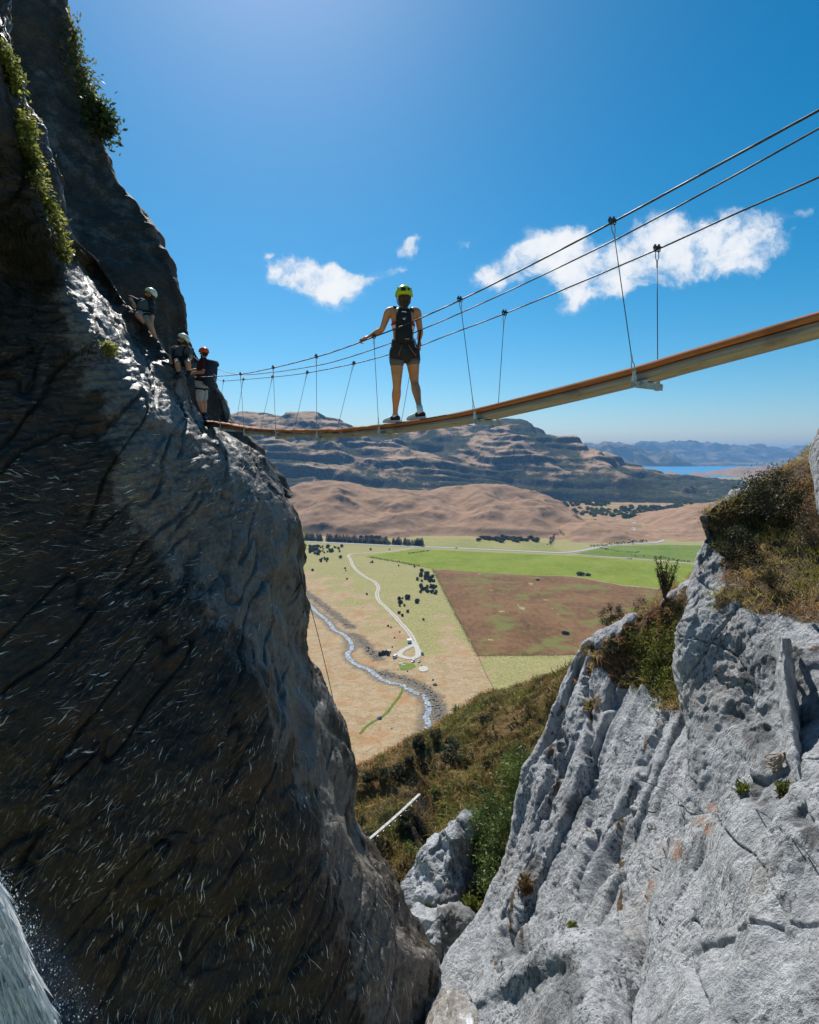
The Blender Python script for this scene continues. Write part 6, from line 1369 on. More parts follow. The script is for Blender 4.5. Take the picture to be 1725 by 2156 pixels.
# cabbage tree on the slope
ct = P(962, 1516, 57); root = empty('cabbage_tree', tuple(ct), 'spiky cabbage tree on the edge of the bank beside the stream', 'tree'); MB().tube([(0, 0, -1.2), (.05, 0, .4), (0, .05, 1.0)], [.13, .10, .09], 7).build('trunk', MATS['bark'], root)
rs = np.random.default_rng(60); d = unit(rs.normal(size=(90, 3)) + [0, 0, .35]); link('crown', blades_mesh('crown', np.tile([0, 0, 1.0], (90, 1)), d, rs.uniform(.8, 1.2, 90), np.full(90, .10), np.full(90, .5), rs.uniform(0, 1, 90), rs), leaf_material('cabbage_leaf', [(.03, .08, .03), (.08, .16, .06)], .25), root)

# ---- plants on the dark wall
rs = np.random.default_rng(71)
def wallpts(poly, n, soft=20):
    m = ragged(poly, soft)(V_wall); m = np.where(m > .25, m, 0); return sample(V_wall, n_wlo, m, n, rs)
M_hang = leaf_material('hanging_grass', [(.008, .010, .004), (.016, .021, .007), (.035, .036, .012), (.08, .06, .026)], .2)
q, k = wallpts([(-60,430),(60,470),(120,470),(150,540),(130,590),(95,650),(80,740),(160,720),(235,720),(240,745),(150,765),(60,800),(-60,830)], 1000)
tufts('hanging_grass', q, k, 9, .20, .012, M_hang, rs, -.2, .75, 1.4, np.clip(rs.beta(2, 3, len(q)), 0, 1), spreadpos=.05)
q, k = wallpts([(-60,250),(40,300),(100,430),(110,520),(40,520),(-60,480)], 330); tufts('hanging_grass', q, k, 10, .17, .011, M_hang, rs, -.2, .6, 1.0, np.clip(rs.beta(2, 3.5, len(q)), 0, 1), spreadpos=.05)
M_lit = leaf_material('fern_leaf', [(.10, .13, .02), (.24, .26, .05), (.42, .40, .12)], .55)
def leafband(line, n, r, size, label, mat, per=26, wall=None):
    c = []; rs2 = np.random.default_rng(n)
    for j in range(n):
        i = rs2.uniform(0, len(line) - 1); a, b_ = line[int(i)], line[min(int(i) + 1, len(line) - 1)]; f = i % 1; pt = np.array(a) * (1 - f) + np.array(b_) * f; pt = P(*pt) if wall is None else surf_at(wall, pt[0], pt[1]) + np.array([.02, -.06, .03]); c.append(pt + rs2.normal(size=(per, 3)) * r)
    c = np.concatenate(c); root = c.mean(0); o = link('fern', leaves_mesh('fern', c - root, size * rs2.uniform(.5, 1.4, len(c)), rs2, rs2.uniform(0, 1, len(c)), .45, np.tile([.2, -.2, -.1], (len(c), 1))), mat); o.location = root; return tag(o, label, 'plant')
leafband([(50,255),(58,310),(74,370),(95,430),(112,480),(126,520),(132,545)], 190, .075, .075, 'sunlit yellow-green leaves along the edge of the dark buttress', M_lit, wall=V_wall)
leafband([(0,108),(10,130),(26,165),(38,205)], 60, .07, .075, 'sunlit yellow-green leaves on the dark wall, nearest the top left', M_lit, wall=V_wall)
M_dkfern = leaf_material('dark_leaf', [(.02, .04, .012), (.06, .09, .02), (.14, .16, .04)], .45)
leafband([(137,45,18.9),(150,100,18.7),(158,150,18.5),(178,175,18.4),(188,215,18.3),(200,255,18.2)], 110, .17, .14, 'grassy leafy fringe along the upper sky edge of the slab', leaf_material('fringe_leaf', [(.06, .075, .02), (.15, .15, .04), (.28, .24, .09)], .5))
leafband([(198,222,18.2),(214,245,18.1),(208,275,18.1),(222,262,18.1),(204,300,18.0)], 60, .20, .17, 'dark leafy bush leaning out from the slab edge against the sky', M_dkfern)
leafband([(222,736),(240,742)], 12, .05, .08, 'small yellow-green tuft under the sunlit ledge of the wall', M_lit, wall=V_wall)
leafband([(628,1115,15.3),(633,1150,15.4)], 10, .07, .09, 'yellow-green tuft on the edge of the wall below the bridge', M_lit)
# small plants on the grey rock
for j, (x, y, r, lab, cols) in enumerate([(1206,1952,.10,'small bright green plant in the slab above the rounded block',GRN),(1565,1665,.09,'little green and rust plant left of the hanging rope loops',GRN),(1655,1668,.11,'clump of green and rust plants under the rope loops',[(.10,.05,.02),(.12,.14,.03),(.16,.20,.06)]),(1418,1425,.16,'dark green bush in the runnel of the ribbed slabs',DKG),(905,1925,.30,'bright grassy tuft between the two gorge rock bulges',GRN),(990,1905,.28,'bright grassy plant at the right of the dark hollow in the gorge',GRN),(1108,1868,.22,'brown dry clump wedged between ribs of the slab',[(.08,.05,.02),(.16,.10,.04),(.22,.15,.07)])]):
    if x < 1000: bp = P(x, y, 19.0 if x < 950 else 18.2)
    elif x > 1450: bp = on2(x, y)
    else: bp = on1(x, y)
    rs2 = np.random.default_rng(80 + j); c = np.clip(rs2.normal(size=(420, 3)), -1.7, 1.7) * r * .42; o = link('small_plant', leaves_mesh('small_plant', c, r * .6 * rs2.uniform(.5, 1.3, len(c)), rs2, rs2.uniform(0, 1, len(c)), .35, np.tile([0, -.2, .7], (len(c), 1))), leaf_material('small_leaf', cols, .35)); o.location = bp; tag(o, lab, 'plant')
# ================================================================ things down in the valley
def GZ(px, py): q = G(px, py); q[2] = terrain_z(np.array([q[0]]), np.array([q[1]]))[0]; return q
M_paint = {k: material(k + '_paint', color=c, rough=.3, spec=.5, var=.03) for k, c in dict(white=(.82, .82, .82), silver=(.42, .50, .58), green=(.10, .50, .14), dark=(.04, .05, .06)).items()}
M_glass = material('tinted_glass', color=(.04, .08, .13), rough=.1, spec=.7, var=.1); M_tyre = material('tyre', color=(.02, .02, .02), rough=.9); M_lamp = material('lamp_lens', color=(.7, .7, .7), rough=.2)
def vehicle(name, loc, rz, L, w, h, paint, label, cat, van=False):
    root = empty(name, tuple(loc), label, cat, None, rz); g = .28
    prof = [(-.5, .30), (-.5, .95), (-.47, 1.0), (.36, 1.0), (.45, .62), (.5, .52), (.5, .24)] if van else [(-.5, .30), (-.5, .60), (-.44, .92), (-.36, 1.0), (.08, 1.0), (.24, .64), (.46, .55), (.5, .45), (.5, .24)]
    def ring(y, ins): return np.array([[y * (1 - ins * (.12 if q > .62 else 0)), p * L, g + (q - .24) * (h - g) / .76] for p, q in prof])
    ys = [-w / 2, -w / 2 + .05, w / 2 - .05, w / 2]; MB().loft([ring(y, 1) for y in ys]).build('body', paint, root, bevel=.03)
    gz = lambda q: g + (q - .24) * (h - g) / .76
    if van: W_ = [((0, .43 * L, gz(.79)), (w * .86, .10 * L, (h - g) * .36), -.55), ((w / 2 * .94, .0, gz(.80)), (.05, L * .72, (h - g) * .26), 0), ((-w / 2 * .94, .0, gz(.80)), (.05, L * .72, (h - g) * .26), 0), ((0, -.5 * L, gz(.78)), (w * .8, .06, (h - g) * .28), 0)]
    else: W_ = [((0, .165 * L, gz(.82)), (w * .84, .13 * L, (h - g) * .34), -.75), ((w / 2 * .93, -.14 * L, gz(.81)), (.06, L * .46, (h - g) * .26), 0), ((-w / 2 * .93, -.14 * L, gz(.81)), (.06, L * .46, (h - g) * .26), 0), ((0, -.465 * L, gz(.80)), (w * .8, .09, (h - g) * .26), .3)]
    for c, s_, a in W_: MB().box(c, s_, np.array(Matrix.Rotation(a, 3, 'X')) if abs(a) > 0 else None).build('window', M_glass, root)
    for x in (-1, 1):
        for y in (-.32, .32): MB().tube([(x * (w / 2 - .2), y * L, .33), (x * (w / 2 + .02), y * L, .33)], .33, 14).build('wheel', M_tyre, root)
        MB().box((x * w * .36, .5 * L, gz(.44)), (.28, .05, .16)).build('headlight', M_lamp, root)
    return root
def car_at(px, py, rz, *a, **k): q = GZ(px, py); q[2] += .30; return vehicle(a[0], q, R(rz), *a[1:], **k)
car_at(832, 1385, 150, 'campervan', 6.0, 2.2, 2.7, M_paint['white'], 'white campervan with blue windscreen parked left of the turning loop', 'van', van=True)
car_at(870, 1393.5, 150, 'parked_car', 4.7, 1.9, 1.75, M_paint['white'], 'white car parked below the turning loop, left of the silver-blue one', 'car')
car_at(882.5, 1393.5, 158, 'parked_car', 4.2, 1.8, 1.5, M_paint['silver'], 'silver-blue hatchback parked below the turning loop beside the white car', 'car')
car_at(889.5, 1377, 172, 'parked_van', 5.6, 2.1, 2.5, M_paint['green'], 'bright green van parked at the right side of the turning loop', 'van', van=True)
car_at(819, 1373, 100, 'parked_van', 4.6, 2.0, 2.1, M_paint['white'], 'white van half hidden behind dark bushes left of the loop', 'van', van=True)
car_at(961, 1154.8, 85, 'car', 4.6, 1.9, 1.5, M_paint['dark'], 'dark car driving on the highway below the brown hill', 'car')
car_at(1332.7, 1145.6, 95, 'car', 5.0, 2.0, 1.7, M_paint['white'], 'white car on the highway bend under the mound', 'car')
car_at(1321, 1176, 96, 'parked_car', 5.0, 2.0, 2.0, M_paint['white'], 'left one of two white vehicles on the farm track', 'car'); car_at(1327.5, 1177, 96, 'parked_car', 5.4, 2.1, 2.3, M_paint['white'], 'right one of two white vehicles on the farm track', 'car')
# white box-shaped cabin by the track
q = GZ(862, 1352.5); hut = empty('cabin', tuple(q + [0, 0, .2]), 'white box-shaped cabin with flat roof standing at the edge of the gravel road', 'cabin', None, R(8))
MB().box((0, 0, 1.5), (4.1, 5.0, 3.0)).build('wall', M_paint['white'], hut, bevel=.04); MB().box((0, 0, 3.09), (4.4, 5.3, .16)).build('roof', M_paint['white'], hut, bevel=.03); MB().box((-.7, -2.53, 1.1), (.9, .06, 2.0)).build('door', material('grey_door', color=(.35, .36, .38)), hut); MB().box((1.0, -2.53, 1.8), (.9, .06, .8)).build('window', M_glass, hut)
# two oval white rafts drying on the lawn
def raft(px, py, rz, label):
    q = GZ(px, py); r = empty('raft', tuple(q + [0, 0, .45]), label, 'boat', None, R(rz)); a = np.linspace(0, 2 * np.pi, 29)
    MB().tube(np.stack([1.75 * np.cos(a) * (1 - .12 * np.cos(2 * a)), .85 * np.sin(a), .12 * np.cos(a) ** 2 + 0 * a], 1), .33, 10, cap=False).build('hull', M_paint['white'], r, True)
    b_ = np.linspace(0, 2 * np.pi, 24, endpoint=False); MB().prism([(1.5 * math.cos(t), .65 * math.sin(t)) for t in b_], -.22, -.14).build('floor', M_paint['dark'], r)
    MB().box((0, 0, .12), (.22, 1.4, .16)).build('seat', M_paint['dark'], r); return r
raft(844.8, 1398.5, 160, 'white oval raft on the small lawn, upper left of the pair'); raft(849.8, 1402, 170, 'white oval raft on the small lawn, lower right of the pair')
# boulders
for j, (x, y, sx, sy, sz, lab) in enumerate([(800,1514,3.9,3.0,2.9,'big dark boulder standing alone beside the grassy path'),(825,1534,2.6,1.4,.9,'flat grey slab in the grass below the big dark boulder'),(916,1443,3.9,2.6,2.3,'dark rounded boulder right of the stream, largest near the gully'),(912,1433,2.3,1.7,1.7,'smaller dark boulder just above the rounded one right of the stream'),(858.5,1415,1.8,1.5,1.4,'small dark boulder below the two rafts'),(838.5,1411,1.7,1.2,.9,'small grey-white stone heap below the lawn'),
        (881,1305,2.0,1.6,1.0,'lone pale boulder in the pasture right of the gravel road'),(1025,1292,2.6,2.0,1.5,'pale stone in the brown field, left of two'),(1112,1318,2.6,2.0,1.6,'pale stone in the brown field, right of two'),(927,1519,2.6,1.6,1.1,'low grey rock at the end of the rubble bank')]):
    q = GZ(x, y); me = rockshape('boulder', 200 + j, 3, (sx * .55, sy * .55, sz * .62), .5); o = link('boulder', me, M_bankrock if 'pale' in lab or 'white' in lab else M_boulder, smooth=False); o.location = q + [0, 0, sz * .25]; o.rotation_euler = (0, 0, j * 1.3); tag(o, lab, 'boulder')

# trees and bushes: one of each kind, then copies
rs = np.random.default_rng(91)
M_conif = leaf_material('conifer_needles', [(.008, .014, .008), (.018, .028, .014), (.035, .05, .022)], .1)
def conifer(seed):
    rs = np.random.default_rng(seed); C = []; D = []
    for z in np.linspace(.08, 1.0, 26):
        r = .27 * (1 - z) ** .75 + .015; n = int(6 + 26 * (1 - z)); a = rs.uniform(0, 6.28, n); rr = r * rs.uniform(.3, 1.1, n); C.append(np.stack([np.cos(a) * rr, np.sin(a) * rr, np.full(n, z) + rs.normal(size=n) * .015], 1)); D.append(np.stack([np.cos(a), np.sin(a), np.full(n, -.25)], 1))
    C = np.concatenate(C); return leaves_mesh('conifer', C, .10 * rs.uniform(.7, 1.4, len(C)), rs, rs.uniform(0, 1, len(C)), .7, np.concatenate(D))
trunkm = MB().tube([(0, 0, -.05), (0, 0, .5), (0, 0, .95)], [.022, .014, .003], 6).mesh('trunk')
trunkm.materials.append(MATS['bark'])
CON = []
for s_ in range(3):
    r = empty('conifer_tree', (0, 0, 0)); link('crown', conifer(s_), M_conif, r); t = bpy.data.objects.new('trunk', trunkm); COL.objects.link(t); t.parent = r; CON.append(r)
used = [False] * 3
def plant(protos, used, loc, sc, rz, label, cat, group):
    k = rs.integers(len(protos)); o = protos[k] if not used[k] else copy_thing(protos[k]); used[k] = True
    o.location = loc; o.scale = sc; o.rotation_euler = (0, 0, rz); tag(o, label, cat, group); return o
row = lambda x: 1137.0 + (x - 641) * (1149.6 - 1137.0) / (891 - 641)
for x0, x1, n in ((641,663,6),(666,679,4),(687,747,16),(747,816,18),(818,824,2),(825,846,6),(849,869,5),(871,891,6)):
    for x in np.linspace(x0 + 2, x1 - 2, n):
        hgt = rs.uniform(12.5, 17.5) * (.6 if n == 2 else 1); plant(CON, used, G(x + rs.normal() * .6, row(x) - .2 + rs.normal() * .12), (hgt * .95, hgt * .95, hgt), rs.uniform(0, 6), 'dark conifer in the shelterbelt row along the highway', 'tree', 'conifers in the shelterbelt along the highway')
M_bush = leaf_material('valley_bush_leaf', [(.012, .016, .008), (.03, .034, .015), (.06, .06, .026)], .2); M_wil = leaf_material('willow_leaf', [(.025, .05, .012), (.055, .09, .02), (.10, .14, .035)], .25); M_wil2 = leaf_material('willow_leaf_pale', [(.06, .10, .02), (.12, .16, .035), (.17, .20, .06)], .25)
def bushmesh(name, seed, mat, n=20, per=22, size=.34, squash=.9):
    rs = np.random.default_rng(seed); P_, c = clumps(rs, (.75, .75, .75 * squash), n, per, size, 1.0, .3); P_[:, 2] += .62; me = leaves_mesh(name, P_, size * rs.uniform(.6, 1.3, len(P_)), rs, rs.uniform(0, 1, len(P_)), .7); me.materials.append(mat); return me
def protos(name, mat, k, **kw): return [tag(bpy.data.objects.new(name, bushmesh(name, 300 + j, mat, **kw)), None) for j in range(k)]
BUS = protos('bush', M_bush, 4); WIL = protos('willow_tree', M_wil, 3, n=26, per=26, size=.3); WIL2 = protos('willow_tree', M_wil2, 2, n=26, per=26, size=.3)
for o in BUS + WIL + WIL2: COL.objects.link(o)
ub = [False] * 4; uw = [False] * 3; uw2 = [False] * 2
def c1(x, y): return (1200 + x * .3188) / 1.9, (2080 + y * .3188) / 1.9
def scatter(box, n, r, label, group, hs=(1.0, 1.0), f=c1):
    for _ in range(n):
        x, y = f(rs.uniform(box[0], box[2]), rs.uniform(box[1], box[3])); s_ = rs.uniform(*r); plant(BUS, ub, GZ(x, y), (s_, s_, s_ * rs.uniform(.9, 1.35)), rs.uniform(0, 6), label, 'bush', group)
scatter((115,330,250,445), 34, (2.2,4.2), 'dark bush in the thick clump left of the gravel road start', 'bushes in the clump left of the gravel road')
scatter((330,325,500,410), 18, (2.0,4.0), 'dark bush in the looser clump below the highway', 'bushes in the clump left of the gravel road'); scatter((225,325,310,420), 9, (2.0,3.4), 'dark bush in the looser clump below the highway', 'bushes in the clump left of the gravel road')
scatter((240,485,375,530), 11, (1.8,3.2), 'dark bush in the small lower cluster left of the track', 'bushes in the small lower cluster')
for (x, y, s_, lab) in [(526,340,4.2,'rounded dark bush at the right end of the loose clump'),(510,480,4.0,'single rounded bush left of the track bend'),(912,535,2.8,'dark bush pair between track and green field'),(888,540,1.6,'small bush left of the dark pair by the green field'),(568,615,1.9,'lone dark bush left of the track, upper of two'),(577,642,1.5,'lone dark bush left of the track, lower of two'),(594,745,2.0,'lone dark bush in the pasture left of the winding track'),(840,938,1.7,'tiny dark bush in the pasture below the track curve'),(888,378,3.0,'dark bush beside the gravel road near the junction'),(1125,375,1.8,'small dark bush by the gravel road junction'),
        (1350,995,4.4,'broad dark bush above the track, centre of three'),(1255,1085,1.8,'small dark bush under the left group'),(1315,1082,2.0,'small round bush beneath the broad dark bush'),(1245,1175,2.4,'round dark bush right of the track, left of two'),(1355,1160,2.4,'round dark bush right of the track, right of two'),(1287,1210,2.2,'dark bush lowest of the three beside the track'),(160,640,2.6,'dark bush at the edge of the left wall'),(1550,1262,1.6,'small dark bush right of the pale boulder'),(1240,578,1.8,'dark bush on the field boundary'),(1437,592,2.2,'dark bush near the fence corner')]:
    plant(BUS, ub, GZ(*c1(x, y)), (s_, s_, s_ * 1.1), rs.uniform(0, 6), lab, 'bush', None)
scatter((1470,640,1620,780), 26, (1.7,3.4), 'dark bush in the upper thicket beside the fence', 'bushes in the thicket beside the fence'); scatter((1560,700,1690,800), 22, (1.7,3.2), 'dark bush in the upper thicket beside the fence', 'bushes in the thicket beside the fence')
scatter((1510,810,1725,930), 36, (1.7,3.3), 'dark bush in the lower thicket beside the fence', 'bushes in the thicket beside the fence')
scatter((1235,985,1300,1055), 7, (1.7,3.2), 'dark bush in the left group right of the track', 'bushes right of the track'); scatter((1430,990,1510,1050), 9, (1.8,3.2), 'dark bush in the right group right of the track', 'bushes right of the track')
def c7(x, y): return (1400 + x * .2609) / 1.9, (2500 + y * .2609) / 1.9
scatter((455,415,615,480), 9, (1.5,2.4), 'dark bush screening the white van by the loop', 'bushes screening the white van', f=c7)
for j, (x, y, s_, lab) in enumerate([(290,360,1.2,'small dark bush above the stream'),(650,345,1.0,'tiny bush left of the white cabin'),(685,205,1.1,'tiny bush up the slope left of the cabin'),(1100,628,.8,'tiny dark bush above the gravel pad'),(765,120,1.1,'tiny dark bush left of the road above the cabin'),(585,22,1.6,'dark bush in the pasture well left of the road'),(630,45,1.2,'dark bush right beside its larger neighbour in the pasture')]): plant(BUS, ub, GZ(*c7(x, y)), (s_, s_, s_), 0, lab, 'bush', None)
# scrub at the foot of the brown hill
def c2(x, y): return (2200 + x * .3478) / 1.9, (1950 + y * .3478) / 1.9
for _ in range(44):
    x = rs.uniform(1005, 1135); y = 1136 + (x - 1005) * .02 + rs.normal() * 2.2; s_ = rs.uniform(3.5, 7.5); plant(BUS, ub, G(x, y) + [0, 0, 1.0], (s_ * 1.3, s_, s_ * .8), rs.uniform(0, 6), 'dark scrub bush at the foot of the brown hill', 'bush', 'scrub at the foot of the brown hill')
for _ in range(24):
    x = rs.uniform(703, 800); y = 1128 + (x - 703) * .06 + rs.normal() * 1.0; s_ = rs.uniform(3.0, 5.5); plant(BUS, ub, G(x, y) + [0, 0, 1.0], (s_ * 1.3, s_, s_ * .8), rs.uniform(0, 6), 'dark scrub bush behind the shelterbelt', 'bush', 'scrub behind the shelterbelt')
for box, n, r, W_, u_ in (((150,170,680,225), 46, (9,14), WIL, uw), ((270,250,540,320), 24, (7,12), WIL2, uw2), ((480,270,830,340), 34, (8,13), WIL2, uw2), ((820,235,1480,300), 56, (10,15), WIL, uw), ((820,305,1400,360), 58, (9,14), WIL, uw), ((1380,190,1720,290), 36, (9,14), WIL2, uw2)):
    for _ in range(n):
        x, y = c2(rs.uniform(box[0], box[2]), rs.uniform(box[1], box[3])); s_ = rs.uniform(*r) * .72; plant(W_, u_, G(x, y), (s_ * 1.15, s_ * 1.15, s_), rs.uniform(0, 6), 'rounded dark green willow in the wooded flat below the rocky hill' if W_ is WIL else 'rounded pale green willow in the wooded flat below the rocky hill', 'tree', 'dark willows on the wooded flat' if W_ is WIL else 'pale willows on the wooded flat')

# fences: posts are parts of the fence, with two wires
M_post = material('fence_post', color=(.17, .13, .095), rough=.9)
postm = MB().box((0, 0, .55), (.22, .22, 1.5)).mesh('post'); postm.materials.append(M_post)
def fence(line, gap, label, grass=None):
    pts = GP(line); d = np.concatenate([[0], np.cumsum(np.linalg.norm(np.diff(pts, axis=0), axis=1))]); n = min(98, int(d[-1] / gap)); q = np.linspace(0, d[-1], n); X_ = np.interp(q, d, pts[:, 0]); Y_ = np.interp(q, d, pts[:, 1]); Z_ = terrain_z(X_, Y_)
    r = empty('fence', (X_[0], Y_[0], Z_[0]), label, 'fence'); o0 = np.array([X_[0], Y_[0], Z_[0]])
    for x, y, z in zip(X_, Y_, Z_): p_ = bpy.data.objects.new('post', postm); COL.objects.link(p_); p_.parent = r; p_.location = np.array([x, y, z]) - o0
    for h in (.5, 1.05): MB().tube(np.stack([X_, Y_, Z_ + h], 1) - o0, .022, 4).build('wire', M_dark_metal, r)
    if grass is not None:
        m = MB(); rs2 = np.random.default_rng(int(gap * 10)); c = np.repeat(np.stack([X_, Y_, Z_], 1), 22, 0) + rs2.normal(size=(n * 22, 3)) * [1.6, 3.0, .05]; link('long_grass', blades_mesh('long_grass', c - o0, unit(rs2.normal(size=(len(c), 3)) * .5 + [0, 0, 1]), rs2.uniform(.5, 1.1, len(c)), np.full(len(c), .5), np.full(len(c), .6), rs2.uniform(0, 1, len(c)), rs2), grass, r)
    return r
M_fg = leaf_material('fence_grass', [(.06, .09, .015), (.11, .14, .025), (.15, .15, .05)])
fence([(911,1198),(950,1275),(985,1342),(1006,1381)], 4.5, 'long straight fence dividing the pale pasture from the brown field', M_fg)
fence([(1006,1381),(1022,1416),(1040,1452)], 3.0, 'lower stretch of straight fence running down toward the grassy knoll', None)
fence([(1008,1381.5),(1110,1380.5),(1210,1378)], 5.0, 'fence along the bottom of the brown field', M_fg)
fence([(773,1173),(840,1184),(870,1190),(911,1197.5)], 4.5, 'fence along the near edge of the green field', None)
fence([(1204,1169.5),(1330,1178.5),(1452,1188.5)], 5.5, 'white-grey fence beside the farm track', None)
fence([(650,1148),(773,1150.5),(880,1154)], 7.0, 'roadside fence below the shelterbelt', None)
# hedges and ditches read as dark lines
def hedge(line, w, h, label, mat=M_bush, dens=1.2, lift=0.0):
    pts = crom(np.array([G(x, y, lift) for x, y in line]), 10); d = np.concatenate([[0], np.cumsum(np.linalg.norm(np.diff(pts, axis=0), axis=1))]); n = int(d[-1] * dens); q = rs.uniform(0, d[-1], n); c = np.stack([np.interp(q, d, pts[:, k]) for k in range(3)], 1) + rs.normal(size=(n, 3)) * [w * .35, w * .35, h * .25] + [0, 0, h * .5]
    o = link('hedge', leaves_mesh('hedge', c - pts[0], (w + h) * .32 * rs.uniform(.6, 1.3, n), rs, rs.uniform(0, 1, n), .7), mat); o.location = pts[0]; return tag(o, label, 'hedge')
hedge([(1245,1151.5),(1280,1149),(1330,1143),(1366,1140.5)], 6, 5, 'dark scrub line along the foot of the mound beside the highway', lift=0)
hedge([(1158,1147),(1165,1132),(1176,1114)], 7, 4, 'dark hedge line climbing between brown hill and mound', lift=2)
hedge([(1330,1171),(1370,1173.5),(1400,1176),(1430,1181),(1455,1184)], 5, 3, 'dark hedge crossing the lush pasture beside the outcrop'); hedge([(1262,1154),(1290,1160),(1320,1163),(1350,1163.5)], 5, 2.5, 'short dark ditch line in the lush pasture')
M_rust = leaf_material('rusty_scrub', [(.08, .035, .02), (.15, .07, .04), (.12, .09, .04)], .2)
hedge([(860,1166),(885,1162.5),(905,1160)], 4, 2.2, 'rusty scrub strip beside the gravel road near the junction', M_rust, 3); hedge([(780,1174),(820,1181),(860,1188),(885,1192)], 5, 1.8, 'rusty scrub strip along the green field fence', M_rust, 2.5)
for x, y, s_, lab in ((1222,1211,6.5,'dark bush clump on the edge of the green and brown fields, left'),(1238,1212,4.5,'dark bush clump on the edge of the green and brown fields, right'),(1132,1222,3.0,'low dark bush near the top of the brown field'),(1190,1335,4.0,'dark bush in the brown field near the ridge')): plant(BUS, ub, G(x, y), (s_ * 1.3, s_, s_ * .7), 0, lab, 'bush', None)
# ================================================================ water and ironmongery close by
def m_fall(N, b):
    st = N.attr('st', 1); n = N.noise(N.mapping(st, (9, 2.2, 1)), 1.0, 7, .7, .5); n2 = N.noise(N.pos(), 34, 4, .7)
    N.put(b.inputs['Base Color'], N.mix(N.ss(N.math("ADD", N.math("MULTIPLY", n, .8), N.math("MULTIPLY", n2, .2)), .30, .46), (.34, .40, .45), (.84, .86, .88))); b.inputs['Roughness'].default_value = .35
    N.put(b.inputs['Normal'], N.bump(N.math('ADD', n, N.math('MULTIPLY', n2, .5)), .8, .04))
WF = []
for y, xr, d in [(1700,-120,3.9),(1800,-45,3.8),(1850,-8,3.75),(1900,14,3.7),(1960,34,3.65),(2030,62,3.6),(2100,92,3.55),(2170,122,3.5),(2300,180,3.4)]:
    d += 1.5
    WF.append([(xr - 420, y, d + .3), (xr - 220, y, d), (xr - 90, y, d - .06), (xr - 25, y, d - .02), (xr - 4, y, d + .10), (xr - 10, y, d + .35)])
o_, V_f, n_f = loft('waterfall', WF, 26, [20, 30, 24, 12, 6], material('white_water', m_fall), lambda V, n, s, t: (fbm(np.stack([s * 9, t * 2.0, V[..., 1]], -1), 4) * .045 + fbm(V * 16, 3) * .02))
tag(o_, kind='structure')
rs = np.random.default_rng(99); n = 2400; y = rs.uniform(1760, 2200, n); xe = np.interp(y, [1700,1850,2030,2170,2300], [-120,-8,62,122,180]); x = xe - np.abs(rs.normal(size=n)) * 75 + 6; d = 5.0 + rs.uniform(-.12, .06, n); q = np.array([P(*k) for k in zip(x, y, d)])
fd = np.array([.36, -.02, -1.0]); dr_ = unit(fd + rs.normal(size=(n, 3)) * [.10, .05, .10]); o = link('water_streaks', blades_mesh('water_streaks', q, dr_, rs.uniform(.10, .42, n), rs.uniform(.006, .030, n), np.zeros(n), rs.uniform(0, 1, n), rs), leaf_material('falling_water', [(.42, .47, .52), (.80, .83, .86), (.95, .95, .96)], .3)); tag(o, 'white streaks of falling water', 'water', kind='stuff')
rs = np.random.default_rng(101); oc = np.array([[1, 0, 0], [-1, 0, 0], [0, 1, 0], [0, -1, 0], [0, 0, 1.5], [0, 0, -1.5]]); of = np.array([[0, 2, 4], [2, 1, 4], [1, 3, 4], [3, 0, 4], [2, 0, 5], [1, 2, 5], [3, 1, 5], [0, 3, 5]]); n = 1800
y = rs.uniform(1830, 2175, n); x = np.interp(y, [1830, 1900, 2030, 2170], [-10, 14, 62, 122]) + np.abs(rs.normal(size=n)) * np.interp(y, [1830, 2170], [14, 62]) - 8; d = 5.1 + rs.uniform(-.15, .7, n); c = np.array([P(*k) for k in zip(x, y, d)]); r = np.clip(rs.lognormal(-5.75, .55, n), .002, .010)
V = (c[:, None] + oc[None] * r[:, None, None]).reshape(-1, 3); tag(link('water_drops', npmesh('water_drops', V, (np.arange(n)[:, None, None] * 6 + of[None]).reshape(-1, 3)), material('water_drop', color=(.72, .78, .84), rough=.15, spec=.6), smooth=True), 'spray of droplets beside the waterfall', 'spray', kind='stuff')
mm = bpy.data.materials.new('mist'); mm.use_nodes = True; N = NT(mm.node_tree); N.n.remove(mm.node_tree.nodes['Principled BSDF']); pv = N.new('ShaderNodeVolumePrincipled'); pv.inputs['Color'].default_value = (.85, .92, 1, 1)
tc = N.new('ShaderNodeTexCoord').outputs['Object']; ln = N.new('ShaderNodeVectorMath', operation='LENGTH'); N.l.new(tc, ln.inputs[0]); N.put(pv.inputs['Density'], N.math('MULTIPLY', N.ss(ln.outputs['Value'], 1.0, .2), N.ss(N.noise(tc, 2.2, 4, .6), .35, .7, .15, .9)))
N.l.new(pv.outputs[0], mm.node_tree.nodes['Material Output'].inputs['Volume'])
mc = P(60, 2085, 5.25); o = link('mist', MB().ell((0, 0, 0), (1, 1, 1), None, 20, 14).mesh('mist'), mm); o.location = mc; o.scale = (.62, .5, 1.45); o.rotation_euler = (0, R(-24), 0); tag(o, 'pale mist drifting off the waterfall', 'mist', kind='stuff')

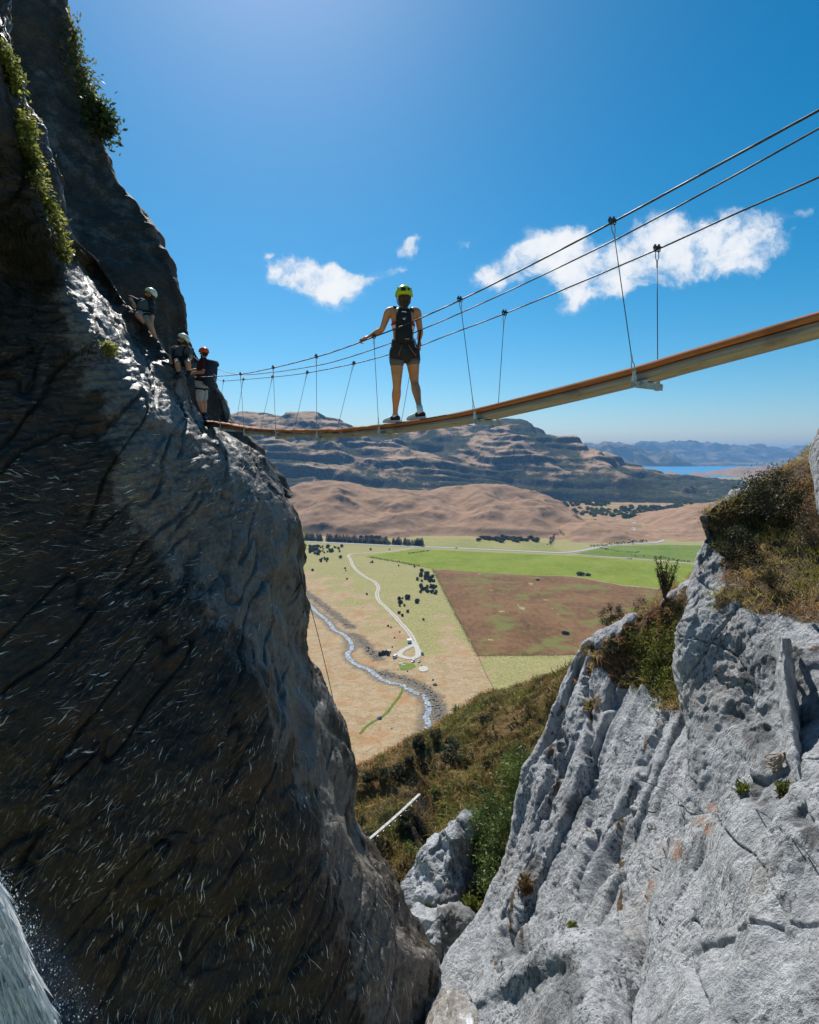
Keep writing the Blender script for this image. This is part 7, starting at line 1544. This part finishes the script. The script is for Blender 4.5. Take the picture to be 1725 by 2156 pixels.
# coiled rope hung on the rib, with two loose loops
def near_s2(x, y, off): q = surf_at(V_s2, x, y); return P(x, y, max(q[1] - off, 3.0))
M_hemp = material('rope', color=(.36, .29, .235), rough=.85, var=.25, vscale=60, bump=.4)
anchor = near_s2(1674, 1563, .22); ra = empty('coiled_rope', tuple(anchor), 'coil of pale brown rope with loose loops, hung from the thin upright rib', 'rope')
zd = anchor[1]
def RP(x, y, dd=0.): return P(x, y, zd + dd)
rs = np.random.default_rng(111)
for k in range(13):
    a = k / 12; ex, ey = 1611 + 24 * a + rs.normal() * 3, 1598 + 36 * a + rs.normal() * 2; mx, my = 1645 + rs.normal() * 3, 1590 + 9 * a; w = rs.uniform(4, 9)
    pts = [RP(1662, 1578, -.02), RP(mx, my - w * .5, -.05 - .06 * rs.random()), RP(ex + 8, ey - w, -.03), RP(ex, ey, .0), RP(ex + 8, ey + w * .8, -.06), RP(mx + 3, my + w * .6, -.09), RP(1664, 1581, -.04)]
    MB().tube(crom(np.array(pts) - anchor, 7), .0085, 7).build('strand', M_hemp, ra, True)
MB().tube(crom(np.array([RP(1646,1586,-.1),RP(1650,1594,-.15),RP(1646,1604,-.13),RP(1640,1606,-.02)]) - anchor, 6), .009, 7).build('strand', M_hemp, ra, True)
for L in ([(1662,1583),(1659,1600),(1658,1616),(1664,1633),(1668,1644),(1677,1652),(1686,1650),(1693,1639),(1696,1614),(1711,1590),(1724,1571),(1745,1540)], [(1668,1588),(1674,1606),(1679,1620),(1686,1634),(1694,1640),(1707,1634),(1719,1618),(1724,1596),(1735,1570)]): MB().tube(crom(np.array([RP(x, y, -.05) for x, y in L]) - anchor, 7), .0082, 7).build('loop', M_hemp, ra, True)
MB().tube(crom(np.array([RP(1674,1563),RP(1668,1571,-.03),RP(1662,1580,-.03)]) - anchor, 5), .016, 7).build('knot', M_hemp, ra, True)
# wire safety lines and iron rungs fixed to the grey rock
for L, lab in (([(1340,1641),(1370,1650),(1413,1669),(1450,1701),(1480,1715),(1515,1723)], 'thin dark safety wire across the grey rock, left of the block edge'), ([(1566,1690),(1596,1706),(1619,1721),(1651,1750),(1681,1777),(1715,1814),(1740,1840)], 'thin dark safety wire across the grey rock below the coiled rope')):
    c = np.array([near_s2(x, y, .07) for x, y in L]); o = MB().tube(resamp(c, .05) - c[0], .006, 5).build('safety_wire', M_dark_metal, smooth=True); o.location = c[0]; tag(o, lab, 'cable')
for x, y, w, lab in ((1437,1688,.16,'dark iron rung under the left safety wire'),(1371,1735,.14,'iron rung on the pale rib left of the rust stain'),(1372,1700,.14,'iron rung above its twin on the pale rib'),(1520,1716,.12,'iron rung at the right end of the left safety wire')):
    q = near_s2(x, y, .0); d_ = np.array([.9, .2, -.2]) * w; o_ = np.array([-.05, -.14, .02]); o = MB().tube(crom(np.array([-d_ / 2, -d_ / 2 + o_, d_ / 2 + o_, d_ / 2]), 5), .009, 6).build('rung', M_dark_metal, smooth=True); o.location = q; tag(o, lab, 'rung')
for x, y, d, lab in ((913,2017,13.0,'silver rung on the dark wall edge beside the gorge, upper'),(921,2045,12.7,'silver rung on the dark wall edge beside the gorge, lower'),(884,2022,13.0,'silver rung hanging left of the wall edge, low in the gorge')):
    q = P(x, y, d - .25); o = MB().tube(crom(np.array([[0, 0, .16], [.10, -.10, .10], [.14, -.10, -.12], [.03, 0, -.17]]), 5), .012, 6).build('rung', M_pale_metal, smooth=True); o.location = q; tag(o, lab, 'rung')
